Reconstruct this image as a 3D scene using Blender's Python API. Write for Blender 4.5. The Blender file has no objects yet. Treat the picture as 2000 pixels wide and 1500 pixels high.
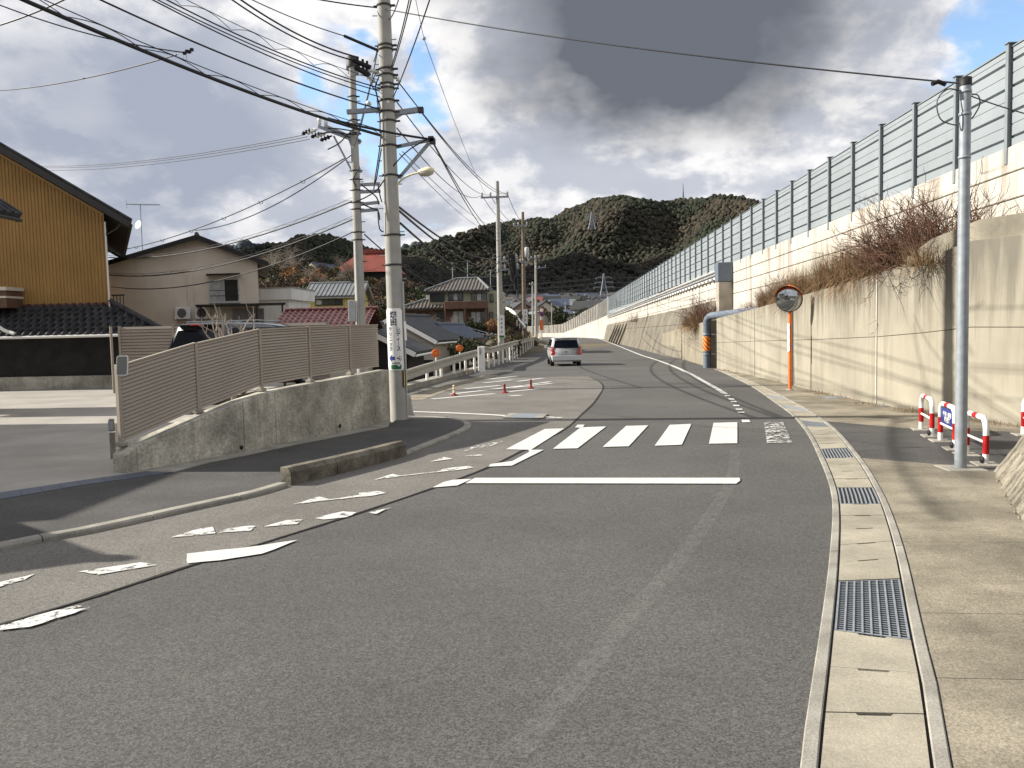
import bpy, bmesh, math, random
import numpy as np
from mathutils import Vector, Matrix
random.seed(7); rng = np.random.default_rng(7)
R = math.radians
SC = bpy.context.scene
COL = SC.collection

# ------------------------------------------------------------------ camera
FPX, CX, CY, EYE = 1600.0, 1000.0, 750.0, 1.75
cam_d = bpy.data.cameras.new('camera'); cam = bpy.data.objects.new('camera', cam_d); COL.objects.link(cam)
cam_d.sensor_fit = 'HORIZONTAL'; cam_d.sensor_width = 36.0; cam_d.lens = 36.0*FPX/2000.0
cam_d.clip_start = 0.05; cam_d.clip_end = 20000
CM = Matrix.Rotation(R(3.04), 3, 'Z') @ Matrix.Rotation(R(90-3.86), 3, 'X') @ Matrix.Rotation(-0.022, 3, 'Z')
cam.matrix_world = Matrix.Translation((0, 0, EYE)) @ CM.to_4x4()
SC.camera = cam

# ------------------------------------------------------------------ sun, sky, exposure
SUN_EL, SUN_AZ = R(30.0), math.atan2(-0.07, 1.0)          # light travels towards +x, a little towards -y
ldir = Vector((math.cos(SUN_EL)*math.cos(SUN_AZ), math.cos(SUN_EL)*math.sin(SUN_AZ), -math.sin(SUN_EL)))
sd = bpy.data.lights.new('sun', 'SUN'); sd.energy = 5.0; sd.angle = R(0.53); sd.color = (1.0, 0.945, 0.85)
sun = bpy.data.objects.new('sun', sd); COL.objects.link(sun)
sun.rotation_euler = ldir.to_track_quat('-Z', 'Y').to_euler(); sun.location = (-40, 5, 40)
SC.view_settings.view_transform = 'Standard'; SC.view_settings.look = 'None'
SC.view_settings.gamma = 1.0; SC.view_settings.use_curve_mapping = False
SC.view_settings.exposure = 0.85
SC.cycles.max_bounces = 6; SC.cycles.use_denoising = True
SC.cycles.transparent_max_bounces = 12

def ray(px, py):
    return (CM @ Vector(((px-CX)/FPX, (CY-py)/FPX, -1.0)))
def sky_dir(px, py): return ray(px, py).normalized()

world = bpy.data.worlds.new('World'); SC.world = world; world.use_nodes = True
wt = world.node_tree; wt.nodes.clear()
def wn(t, **k):
    n = wt.nodes.new(t)
    for a, b in k.items(): setattr(n, a, b)
    return n
def setup_world():
    L = wt.links.new
    out = wn('ShaderNodeOutputWorld'); bg = wn('ShaderNodeBackground'); bg.inputs['Strength'].default_value = 0.1
    L(bg.outputs[0], out.inputs[0])
    sky = wn('ShaderNodeTexSky', sky_type='NISHITA'); sky.sun_disc = False
    sky.sun_elevation = SUN_EL; sky.sun_rotation = math.atan2(-ldir.x, -ldir.y)
    sky.air_density = 1.0; sky.dust_density = 0.4; sky.ozone_density = 2.0
    tc = wn('ShaderNodeTexCoord')
    def mth(op, a, b=None, c=None, clamp=False):
        n = wn('ShaderNodeMath', operation=op); n.use_clamp = clamp
        for i, v in enumerate((a, b, c)):
            if v is None: continue
            if isinstance(v, (int, float)): n.inputs[i].default_value = v
            else: L(v, n.inputs[i])
        return n.outputs[0]
    def vmt(op, a, b=None, s=None):
        n = wn('ShaderNodeVectorMath', operation=op)
        for i, v in enumerate((a, b)):
            if v is None: continue
            if isinstance(v, (tuple, Vector)): n.inputs[i].default_value = v
            else: L(v, n.inputs[i])
        if s is not None: n.inputs['Scale'].default_value = s
        return n.outputs['Value'] if op == 'DOT_PRODUCT' else n.outputs[0]
    def noise(vec, scale, detail=6, rough=.55, dist=0.0, col=False):
        n = wn('ShaderNodeTexNoise'); L(vec, n.inputs['Vector'])
        n.inputs['Scale'].default_value = scale; n.inputs['Detail'].default_value = detail
        n.inputs['Roughness'].default_value = rough; n.inputs['Distortion'].default_value = dist
        return n.outputs['Color' if col else 'Fac']
    def sstep(v, a, b):
        n = wn('ShaderNodeMapRange', interpolation_type='SMOOTHSTEP'); L(v, n.inputs[0])
        n.inputs[1].default_value = a; n.inputs[2].default_value = b
        n.inputs[3].default_value = 0; n.inputs[4].default_value = 1
        return n.outputs[0]
    def cmix(f, a, b):
        n = wn('ShaderNodeMix', data_type='RGBA'); L(f, n.inputs[0])
        for s, v in ((6, a), (7, b)):
            if isinstance(v, tuple): n.inputs[s].default_value = (*v, 1)
            else: L(v, n.inputs[s])
        return n.outputs[2]
    d = vmt('NORMALIZE', tc.outputs['Generated'])
    sp = wn('ShaderNodeSeparateXYZ'); L(d, sp.inputs[0])
    zz = mth('ADD', mth('MAXIMUM', sp.outputs[2], 0.0), 0.45)
    cb = wn('ShaderNodeCombineXYZ')
    L(mth('DIVIDE', sp.outputs[0], zz), cb.inputs[0]); L(mth('DIVIDE', sp.outputs[1], zz), cb.inputs[1])
    p = cb.outputs[0]
    p = vmt('ADD', p, (3.1, 7.7, 1.3))
    # irregular direction for the big cloud masses
    w = vmt('SCALE', vmt('SUBTRACT', noise(p, 2.6, 5, .6, 0, True), (.5, .5, .5)), None, .26)
    dw = vmt('NORMALIZE', vmt('ADD', d, w))
    def spots(lst):
        acc = None
        for px, py, rad, amp in lst:
            c = sky_dir(px, py)
            v = mth('MULTIPLY', sstep(vmt('DOT_PRODUCT', dw, tuple(c)), math.cos(R(rad)), math.cos(R(rad*.35))), amp)
            acc = v if acc is None else mth('ADD', acc, v)
        return acc
    cover = noise(p, 2.4, 9, .56, .1)
    blue = spots([(735, 225, 5.5, .20), (860, 190, 4, .14), (1000, 195, 3.5, .13), (1925, 90, 4.0, .15), (1640, 250, 4, .16),
                  (1230, 215, 3, .0), (430, 440, 6, .16), (620, 120, 4, .16), (820, 60, 3, .12), (520, 130, 3, .10), (300, 455, 5, .14)])
    dark = spots([(1060, -40, 10, .26), (1180, 50, 10, .34), (1380, 40, 11, .42), (1560, 10, 10, .32), (1300, -220, 17, .30)])
    grey = spots([(60, 220, 14, .34), (300, 270, 10, .36), (180, 330, 10, .25), (420, 150, 6, .15), (1200, 340, 9, .22), (950, 330, 8, .16), (1700, 180, 8, .12)])
    puff = noise(p, 6.5, 12, .58, .12)
    m = mth('ADD', mth('SUBTRACT', cover, blue), mth('MULTIPLY', mth('ADD', dark, grey), .35))
    mask = sstep(mth('ADD', m, mth('MULTIPLY', mth('SUBTRACT', puff, .5), .22)), .28, .40)
    big = noise(vmt('ADD', p, (5.0, 2.0, 0.0)), 1.5, 4, .5, .1)
    shade = mth('ADD', mth('ADD', sstep(big, .42, .68), mth('MULTIPLY', sstep(puff, .42, .62), -.35)), mth('MULTIPLY', sstep(cover, .5, .72), .35))
    shade = mth('ADD', mth('MULTIPLY', shade, .55), grey, None, True)
    white = cmix(sstep(puff, .42, .60), (3.5, 3.65, 4.05), (5.9, 5.8, 5.75))
    c1 = cmix(shade, white, (2.25, 2.48, 3.05))
    dk = mth('MULTIPLY', dark, mth('ADD', .75, mth('MULTIPLY', puff, .5)), None, True)
    c2 = cmix(dk, c1, (.88, .97, 1.16))
    hs = wn('ShaderNodeHueSaturation'); hs.inputs['Saturation'].default_value = 1.0; hs.inputs['Value'].default_value = 1.35
    L(sky.outputs[0], hs.inputs['Color'])
    L(cmix(mask, hs.outputs[0], c2), bg.inputs['Color'])
setup_world()

# ------------------------------------------------------------------ pixel -> place helpers
def gz(y): return -0.01*min(max(y-16.0, 0.0), 44.0)
ORIG = Vector((0, 0, EYE))
def atY(px, py, Y): d = ray(px, py); return ORIG + d*(Y/d.y)
def atZ(px, py, z): d = ray(px, py); return ORIG + d*((z-EYE)/d.z)
def atX(px, py, x): d = ray(px, py); return ORIG + d*(x/d.x)
def G(px, py, dz=0.0):
    z = dz
    for _ in range(30):
        p = atZ(px, py, z); z = 0.5*z+0.5*(gz(p.y)+dz)
    return p
def zOver(px, py, p):                      # height above point p (x,y) seen at that pixel row
    return atY(px, py, p.y).z
def hz(px): return 642-0.022*(px-1000)

# ------------------------------------------------------------------ mesh helpers
ORGS = {}
class MB:
    def __init__(s): s.v = []; s.f = []; s.sm = []
    def add(s, vs, fs, smooth=False):
        n = len(s.v); s.v += [tuple(v) for v in vs]
        for f in fs: s.f.append(tuple(i+n for i in f)); s.sm.append(smooth)
        return s
    def poly(s, pts): return s.add(pts, [tuple(range(len(pts)))])
    def box(s, x0, x1, y0, y1, z0, z1):
        vs = [(x, y, z) for z in (z0, z1) for y in (y0, y1) for x in (x0, x1)]
        return s.add(vs, [(0,2,3,1),(4,5,7,6),(0,1,5,4),(2,6,7,3),(0,4,6,2),(1,3,7,5)])
    def obox(s, c, ux, uy, uz):            # half vectors
        c = Vector(c); vs = [c+a*Vector(ux)+b*Vector(uy)+d*Vector(uz) for d in (-1,1) for b in (-1,1) for a in (-1,1)]
        return s.add(vs, [(0,2,3,1),(4,5,7,6),(0,1,5,4),(2,6,7,3),(0,4,6,2),(1,3,7,5)])
    def beam(s, p, q, w, h, up=(0,0,1)):
        p, q, up = Vector(p), Vector(q), Vector(up)
        d = (q-p).normalized(); a = d.cross(up)
        if a.length < 1e-4: a = d.cross(Vector((1,0,0)))
        a.normalize(); b = a.cross(d).normalized()
        return s.obox((p+q)/2, (q-p)/2, a*w/2, b*h/2)
    def tube(s, pts, r, n=8, caps=True, smooth=True):
        pts = [Vector(p) for p in pts]; k = len(pts)
        rs = r if isinstance(r, (list, tuple)) else [r]*k
        ref = None; base = len(s.v); vs = []
        for i, p in enumerate(pts):
            t = (pts[min(i+1, k-1)]-pts[max(i-1, 0)])
            t = t.normalized() if t.length > 1e-9 else Vector((0,0,1))
            if ref is None:
                ref = Vector((0,0,1)) if abs(t.z) < .9 else Vector((1,0,0))
            a = (ref - t*ref.dot(t)); a.normalize(); ref = a; b = t.cross(a)
            for j in range(n):
                an = 2*math.pi*j/n; vs.append(p + (a*math.cos(an)+b*math.sin(an))*rs[i])
        fs = [(i*n+j, i*n+(j+1)%n, (i+1)*n+(j+1)%n, (i+1)*n+j) for i in range(k-1) for j in range(n)]
        s.add(vs, fs, smooth)
        if caps:
            s.add(vs[:n], [tuple(range(n))[::-1]]); s.add(vs[-n:], [tuple(range(n))])
        return s
    def prism(s, pts, vec):                # polygon extruded by vec
        pts = [Vector(p) for p in pts]; vec = Vector(vec); n = len(pts)
        return s.add(pts+[p+vec for p in pts], [tuple(range(n))[::-1], tuple(range(n, 2*n))] +
                     [(i, (i+1)%n, n+(i+1)%n, n+i) for i in range(n)])
    def lathe(s, prof, c=(0,0,0), ax=(0,0,1), n=16, smooth=True):   # prof: (radius, height)
        c, ax = Vector(c), Vector(ax).normalized()
        a = ax.cross(Vector((0,0,1)) if abs(ax.z) < .9 else Vector((1,0,0))).normalized(); b = ax.cross(a)
        vs = [c+ax*h+(a*math.cos(2*math.pi*j/n)+b*math.sin(2*math.pi*j/n))*r for r, h in prof for j in range(n)]
        k = len(prof)
        return s.add(vs, [(i*n+j, i*n+(j+1)%n, (i+1)*n+(j+1)%n, (i+1)*n+j) for i in range(k-1) for j in range(n)], smooth)
    def slab(s, pts, z1, z0):              # flat polygon with thickness, pts (x,y); z may be functions of (x,y)
        f1 = z1 if callable(z1) else (lambda x, y: z1); f0 = z0 if callable(z0) else (lambda x, y: z0)
        n = len(pts)
        top = [(p[0], p[1], f1(p[0], p[1])) for p in pts]; bot = [(p[0], p[1], f0(p[0], p[1])) for p in pts]
        return s.add(top+bot, [tuple(range(n)), tuple(range(n, 2*n))[::-1]] + [(i, n+i, n+(i+1)%n, (i+1)%n) for i in range(n)])
    def mesh(s, name, mat, bevel=0, org=(0,0,0), tri=False, fixn=False):
        me = bpy.data.meshes.new(name); ox, oy, oz = org
        me.from_pydata([(x-ox, y-oy, z-oz) for x, y, z in s.v], [], s.f)
        me.polygons.foreach_set('use_smooth', s.sm)
        mats = mat if isinstance(mat, (list, tuple)) else [mat]
        for m in mats: me.materials.append(m)
        if bevel or tri or fixn:
            bm = bmesh.new(); bm.from_mesh(me)
            if fixn: bmesh.ops.recalc_face_normals(bm, faces=bm.faces)
            if bevel: bmesh.ops.bevel(bm, geom=list(bm.edges), offset=bevel, segments=1, affect='EDGES', clamp_overlap=True)
            if tri: bmesh.ops.triangulate(bm, faces=bm.faces)
            bm.to_mesh(me); bm.free()
        return me
    def build(s, name, mat, parent=None, bevel=0, loc=None, **k):
        org = ORGS[parent.name] if parent else (Vector(loc) if loc is not None else Vector((0,0,0)))
        o = bpy.data.objects.new(name, s.mesh(name, mat, bevel, org, **k)); COL.objects.link(o)
        if parent: o.parent = parent
        else: o.location = org
        ORGS[o.name] = org
        return o
def inst(me, name, parent, M, label=None):     # alike piece sharing mesh data; M = world matrix
    o = bpy.data.objects.new(name, me); COL.objects.link(o)
    if parent:
        o.parent = parent; o.matrix_basis = Matrix.Translation(-ORGS[parent.name]) @ M
    else: o.matrix_basis = M
    ORGS[o.name] = M.translation.copy()
    return o
def tag(o, label=None, cat=None, group=None, kind=None):
    if label: o['label'] = label
    if cat: o['category'] = cat
    if group: o['group'] = group
    if kind: o['kind'] = kind
    return o
def thing(name, label, cat, loc, group=None):
    o = bpy.data.objects.new(name, None); COL.objects.link(o); o.location = loc; o.empty_display_size = .2
    ORGS[o.name] = Vector(loc); return tag(o, label, cat, group)
def basis(o, x, y, z):                       # matrix from origin and axis vectors
    M = Matrix.Identity(4)
    for i, a in enumerate((x, y, z)):
        for j in range(3): M[j][i] = a[j]
    M.translation = Vector(o); return M
def crom(pts, n):                             # smooth curve through points, n samples per span
    pts = [Vector(p) for p in pts]; P = [2*pts[0]-pts[1]]+pts+[2*pts[-1]-pts[-2]]; out = []
    for i in range(1, len(P)-2):
        for k in range(n):
            t = k/n; a, b, c, d = P[i-1], P[i], P[i+1], P[i+2]
            out.append(.5*((2*b)+(c-a)*t+(2*a-5*b+4*c-d)*t*t+(3*b-a-3*c+d)*t**3))
    out.append(pts[-1]); return out
def arc(pts, s):                              # point and tangent at arc length s
    for a, b in zip(pts, pts[1:]):
        l = (b-a).length
        if s <= l or b is pts[-1]: return a+(b-a)*(s/l if l else 0), (b-a).normalized()
        s -= l
def plen(pts): return sum((b-a).length for a, b in zip(pts, pts[1:]))
def lerp(a, b, t): return a+(b-a)*t
def interp(xs, ys, x): return float(np.interp(x, xs, ys))

# ------------------------------------------------------------------ materials
def pm(name, col, var=.12, scale=2.0, rough=.85, bump=.25, bscale=30, metal=0.0, col2=None, lo=.35, hi=.65,
       streak=None, streak_col=(.1,.09,.08), sscale=(1.2,1.2,.12), island=0.0, spec=.3, fine=.0, fscale=150, dist=.01, coat=0, holes=0, agg=0, aggs=90, topdirt=None):
    m = bpy.data.materials.new(name); m.use_nodes = True; nt = m.node_tree; N, L = nt.nodes, nt.links.new
    bs = N['Principled BSDF']; bs.inputs['Roughness'].default_value = rough; bs.inputs['Metallic'].default_value = metal
    bs.inputs['Specular IOR Level'].default_value = spec
    if coat: bs.inputs['Coat Weight'].default_value = coat; bs.inputs['Coat Roughness'].default_value = .05
    tc = N.new('ShaderNodeTexCoord'); geo = N.new('ShaderNodeNewGeometry')
    def noise(sc, det=6, vec=None):
        n = N.new('ShaderNodeTexNoise'); n.inputs['Scale'].default_value = sc; n.inputs['Detail'].default_value = det
        n.inputs['Roughness'].default_value = .6
        L(vec if vec is not None else geo.outputs['Position'], n.inputs['Vector']); return n.outputs['Fac']
    def ramp(fac, a, b, c1, c2):
        r = N.new('ShaderNodeValToRGB'); e = r.color_ramp.elements
        e[0].position, e[1].position = a, b; e[0].color = (*c1, 1); e[1].color = (*c2, 1); L(fac, r.inputs[0]); return r.outputs[0]
    def mix(kind, f, a, b):
        n = N.new('ShaderNodeMix'); n.data_type = 'RGBA'; n.blend_type = kind
        if isinstance(f, float): n.inputs[0].default_value = f
        else: L(f, n.inputs[0])
        for s, v in ((6, a), (7, b)):
            if isinstance(v, tuple): n.inputs[s].default_value = (*v, 1)
            else: L(v, n.inputs[s])
        return n.outputs[2]
    c1 = tuple(max(0, c*(1-var)) for c in col); c2 = col2 if col2 else tuple(min(1, c*(1+var)) for c in col)
    c = ramp(noise(scale), lo, hi, c1, c2)
    if island:
        rr = ramp(geo.outputs['Random Per Island'], 0, 1, (1-island,)*3, (1+island,)*3); c = mix('MULTIPLY', 1.0, c, rr)
    if fine:
        c = mix('MULTIPLY', 1.0, c, ramp(noise(fscale, 2), .32, .68, (1-fine,)*3, (1+fine,)*3))
    if agg:
        for sc_, am in ((aggs*1.25, agg), (aggs*.5, agg*.22)):
            v = N.new('ShaderNodeTexVoronoi'); v.inputs['Scale'].default_value = sc_; L(geo.outputs['Position'], v.inputs['Vector'])
            sp = N.new('ShaderNodeSeparateColor'); L(v.outputs['Color'], sp.inputs[0])
            c = mix('MULTIPLY', 1.0, c, ramp(sp.outputs[0], 0, 1, (1-am,)*3, (1+am*1.1,)*3))
    if streak:
        mp = N.new('ShaderNodeMapping'); mp.inputs['Scale'].default_value = sscale; L(geo.outputs['Position'], mp.inputs[0])
        f = ramp(noise(2.2, 8, mp.outputs[0]), .5, .72, (0,0,0), (streak,)*3)
        c = mix('MIX', f, c, streak_col)
    if topdirt:                       # soot and algae that run down from the coping
        z0, z1_, dc = topdirt
        mp = N.new('ShaderNodeMapping'); mp.inputs['Scale'].default_value = (2.4,2.4,.16); L(geo.outputs['Position'], mp.inputs[0])
        sp = N.new('ShaderNodeSeparateXYZ'); L(geo.outputs['Position'], sp.inputs[0])
        mr = N.new('ShaderNodeMapRange'); L(sp.outputs[2], mr.inputs[0]); mr.inputs[1].default_value = z0; mr.inputs[2].default_value = z1_; mr.inputs[3].default_value = -.25; mr.inputs[4].default_value = .22
        ad = N.new('ShaderNodeMath'); ad.operation = 'ADD'; L(noise(2.0, 8, mp.outputs[0]), ad.inputs[0]); L(mr.outputs[0], ad.inputs[1])
        c = mix('MIX', ramp(ad.outputs[0], .42, .72, (0,0,0), (.8,)*3), c, dc)
    if holes:
        v = N.new('ShaderNodeTexVoronoi'); v.inputs['Scale'].default_value = holes; L(geo.outputs['Position'], v.inputs['Vector'])
        c = mix('MIX', ramp(v.outputs['Distance'], .05, .09, (.75,)*3, (0,)*3), c, tuple(q*.25 for q in col))
    L(c, bs.inputs['Base Color'])
    if bump:
        b = N.new('ShaderNodeBump'); b.inputs['Strength'].default_value = bump; b.inputs['Distance'].default_value = dist
        L(noise(bscale, 4), b.inputs['Height']); L(b.outputs[0], bs.inputs['Normal'])
    return m
M = {}
M['asphalt'] = pm('asphalt', (.079,.076,.072), .16, .30, .92, .5, 120, agg=.42, aggs=95, dist=.006)
M['asphalt_old'] = pm('asphalt_old', (.135,.126,.113), .16, .6, .92, .5, 120, agg=.36, aggs=95, dist=.006)
M['asphalt_dark'] = pm('asphalt_dark', (.066,.063,.060), .2, .8, .92, .5, 120, agg=.34, aggs=100, dist=.006)
M['conc_pave'] = pm('concrete_pavement', (.205,.180,.135), .38, .9, .9, .6, 60, agg=.22, aggs=80, streak=.45, streak_col=(.10,.088,.066), sscale=(.5,1.6,1), dist=.008)
M['conc_cover'] = pm('concrete_cover', (.29,.262,.205), .22, 1.6, .9, .4, 70, agg=.12, aggs=110, dist=.005)
M['conc_kerb'] = pm('concrete_kerb', (.26,.245,.21), .25, 2.2, .9, .5, 60, fine=.2, fscale=90, dist=.006)
M['conc_wall'] = pm('concrete_wall_buff', (.29,.265,.208), .16, .45, .9, .25, 40, streak=.7, streak_col=(.19,.168,.125), sscale=(1.3,1.3,.10), fine=.06, dist=.006, topdirt=(.9,3.0,(.115,.105,.085)))  # the concrete's own buff colour, streaked and dirtier towards the top
M['conc_up'] = pm('concrete_wall_pale', (.46,.435,.38), .12, .5, .9, .2, 40, streak=.9, streak_col=(.17,.13,.095), sscale=(1.0,1.0,.07), dist=.006)
M['conc_old'] = pm('concrete_revetment', (.15,.134,.105), .28, .6, .92, .5, 25, streak=.5, streak_col=(.09,.078,.06), sscale=(.8,.8,.25), dist=.01)
M['conc_fence'] = pm('concrete_boundary', (.36,.34,.285), .38, 1.7, .9, .6, 30, streak=.75, streak_col=(.19,.175,.14), sscale=(2.2,2.2,.5), holes=4.5, fine=.25, fscale=26, dist=.012)
M['conc_dark'] = pm('concrete_kerb_weathered', (.13,.115,.09), .4, 4, .95, .6, 40, fine=.3, fscale=50, dist=.01)
M['conc_drive'] = pm('concrete_driveway', (.30,.28,.25), .14, .7, .9, .25, 50, fine=.08, dist=.005)
M['conc_pole'] = pm('concrete_pole', (.34,.33,.30), .10, 2.5, .85, .2, 50, streak=.4, streak_col=(.24,.23,.21), sscale=(3,3,.15), dist=.004)
M['stone'] = pm('revetment_stone', (.20,.18,.14), .3, 3, .92, .7, 30, island=.15, fine=.2, fscale=50, dist=.012)
M['rubble'] = pm('rubble_stone', (.22,.21,.19), .3, 3, .92, .5, 20, island=.3)
M['paint'] = pm('road_paint', (.54,.53,.50), .10, 5, .7, .3, 90, fine=.08, fscale=60, agg=.07, aggs=60, dist=.003)
M['galv'] = pm('galvanised_steel', (.27,.295,.32), .12, 12, .55, .1, 60, metal=.35)
M['galv_dark'] = pm('dark_steel', (.055,.05,.05), .2, 8, .6, .1, 60, metal=.3)
M['barrier'] = pm('barrier_panel_paint', (.245,.272,.288), .07, .6, .5, .05, 20, streak=.25, streak_col=(.29,.315,.32), sscale=(1,1.4,.15))
M['barrier_post'] = pm('barrier_post_steel', (.22,.25,.265), .1, 4, .5, .05, 20, metal=.2)
M['barrier_rust'] = pm('barrier_rusty_panel', (.21,.20,.175), .25, .8, .7, .1, 20, streak=.5, streak_col=(.22,.12,.07), sscale=(1,2,.2))
M['fence'] = pm('fence_slat_taupe', (.31,.265,.215), .06, 1.5, .5, .05, 40, spec=.4)
M['rail_white'] = pm('guard_rail_paint', (.34,.325,.285), .12, 3, .6, .1, 30, streak=.4, streak_col=(.3,.25,.2), sscale=(2,2,.6))
M['white'] = pm('white_paint', (.78,.77,.74), .05, 3, .5, .05, 30)
M['red_dark'] = pm('faded_red_rubber', (.22,.03,.025), .2, 8, .7, .05, 40)
M['red'] = pm('red_paint', (.42,.012,.014), .12, 6, .45, .08, 60)
M['orange'] = pm('orange_paint', (.72,.16,.03), .1, 6, .5, .05, 40)
M['orange_dull'] = pm('orange_reflector', (.52,.10,.02), .1, 20, .5, .05, 40)
M['blue'] = pm('blue_sign', (.035,.055,.22), .08, 6, .5, .02, 40)
M['green_sign'] = pm('green_sign', (.02,.12,.05), .08, 6, .5, .02, 40)
M['black'] = pm('black_rubber', (.012,.012,.013), .2, 10, .6, .05, 40)
M['black_ink'] = pm('black_ink', (.012,.012,.015), .05, 10, .6, 0)
M['cable'] = pm('cable_black', (.016,.016,.018), .1, 10, .55, 0)
M['wire'] = pm('wire_grey', (.09,.09,.095), .1, 10, .5, 0, metal=.3)
M['yellow'] = pm('yellow_paint', (.62,.42,.04), .1, 8, .5, .05, 40)
M['cream'] = pm('cream_plastic', (.66,.60,.42), .06, 8, .4, .03, 40)
M['porcelain'] = pm('white_insulator', (.7,.69,.66), .05, 8, .3, 0)
M['insul_grey'] = pm('pole_box_grey', (.40,.41,.41), .08, 6, .5, .05, 40)
M['pipe'] = pm('pipe_blue_grey', (.125,.150,.185), .12, 3, .5, .06, 30, spec=.4)
M['conduit'] = pm('conduit_pipe', (.33,.33,.33), .15, 2, .5, .05, 30, metal=.2)
M['joint'] = pm('joint_filler', (.48,.46,.41), .1, 6, .8, .2, 40)
M['seam'] = pm('asphalt_seam', (.018,.017,.016), .3, 8, .9, .3, 60)
M['soil'] = pm('soil_bank', (.12,.095,.06), .35, 1.2, .95, .8, 14, fine=.3, fscale=30, dist=.03)
M['ground'] = pm('ground_dry_grass', (.10,.085,.055), .35, .08, .95, .6, 4, fine=.3, fscale=3, dist=.1)
M['glass'] = pm('window_glass', (.03,.035,.04), .2, 1, .08, 0, spec=.6)
M['curtain'] = pm('window_curtain', (.42,.42,.40), .2, 6, .4, .0)
M['alu'] = pm('window_frame_alu', (.55,.55,.54), .05, 4, .4, 0, metal=.2)
M['dark_frame'] = pm('window_frame_dark', (.03,.028,.026), .1, 4, .5, 0)
M['dry'] = pm('dry_grass_blades', (.31,.215,.115), .25, 3, .9, 0, island=.35, col2=(.20,.12,.065))
M['dry_red'] = pm('dry_bush_twigs', (.155,.080,.052), .25, 3, .9, 0, island=.3, col2=(.10,.055,.038))
M['pale_dry'] = pm('pale_dry_grass', (.42,.33,.19), .2, 3, .9, 0, island=.3)
M['bark'] = pm('bark', (.16,.125,.095), .3, 8, .9, .3, 40)
M['bark_pale'] = pm('bark_pale', (.30,.255,.21), .25, 8, .9, .3, 40)
# ================================================================== THE SETTING
def sm(t): t = min(max(t, 0.0), 1.0); return t*t*(3-2*t)
def bump2(x, y, cx, cy, rx, ry): return math.exp(-((x-cx)/rx)**2-((y-cy)/ry)**2)
def terrain(x, y):
    z = gz(y)-.06
    if y > 60:
        far = -4+(y-150)*.047
        z = lerp(z, far, sm((y-110)/60))
    # low ground left of the road, where the houses behind the guard rail stand
    basin = sm((-5.2-x)/1.6)*sm((x+15.5)/1.5)*sm((y-23.6)/1.5)*sm((64-y)/10)
    z -= 3.4*basin
    if y > 60 and x < -4: z += 1.7*sm((y-62)/9)*sm((-6.0-x)/2.5)*sm((130-y)/30)
    z += 7.6*bump2(x, y, -31, 112, 17, 26) + 5*bump2(x, y, -62, 120, 30, 40)
    z += 2.7*bump2(x, y, -4.9, 76, 1.2, 13)
    return min(z, 45)
def grid_mesh(xs, ys, f):
    nx, ny = len(xs), len(ys)
    vs = [(x, y, f(x, y)) for y in ys for x in xs]
    fs = [(j*nx+i, j*nx+i+1, (j+1)*nx+i+1, (j+1)*nx+i) for j in range(ny-1) for i in range(nx-1)]
    return MB().add(vs, fs, True)
def spread(parts):
    o = []
    for a, b, n in parts: o += list(np.linspace(a, b, n, endpoint=False))
    return o+[parts[-1][1]]
tag(grid_mesh(spread([(-6000,-400,8),(-400,-80,16),(-80,-20,30),(-20,12,50),(12,60,16),(60,500,16),(500,6000,8)]),
              spread([(-300,-20,6),(-20,20,14),(20,80,50),(80,200,50),(200,700,30),(700,7000,10)]), terrain).build('ground', M['ground']), kind='structure')

# ---- road: base asphalt sheet
RAIL = [(-4.62,24.3),(-4.2,30.5),(-3.82,36.6),(-3.55,44),(-3.2,52),(-2.75,75),(-2.0,117),(-2.6,140),(-7,165),(-16,182)]
rxs, rys = [p[1] for p in RAIL], [p[0] for p in RAIL]
def rail_x(y): return interp(rxs, rys, y)
BAR = [(8.95,8),(8.95,138),(8.35,155),(6.5,170),(2.1,190),(-3.2,200),(-16,212)]
def bar_x(y): return interp([p[1] for p in BAR], [p[0] for p in BAR], y)
ysr = spread([(-12,16,8),(16,16.9,1),(16.9,17.1,1),(17.1,23.6,4),(23.6,23.9,1),(23.9,60,14),(60,210,30)])
mb = MB(); rows = []
for y in ysr:
    xl = -30 if y < 17 else (-13 if y < 23.7 else rail_x(y)-.55)
    rows.append((xl, bar_x(y)-.1 if y > 30 else 14.0))
for (y0, (a0, b0)), (y1, (a1, b1)) in zip(zip(ysr, rows), zip(ysr[1:], rows[1:])):
    n = 8
    for i in range(n):
        s0, s1 = i/n, (i+1)/n
        mb.poly([(lerp(a0,b0,s0),y0,gz(y0)),(lerp(a0,b0,s1),y0,gz(y0)),(lerp(a1,b1,s1),y1,gz(y1)),(lerp(a1,b1,s0),y1,gz(y1))])
road = tag(mb.build('road', M['asphalt']), kind='structure')

def sheet(name, px, mat, parent, dz, nsub=1):
    pts = [G(*p) for p in px]; mb = MB(); mb.poly([(p.x, p.y, gz(p.y)+dz) for p in pts])
    return mb.build(name, mat, parent, tri=True)
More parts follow.
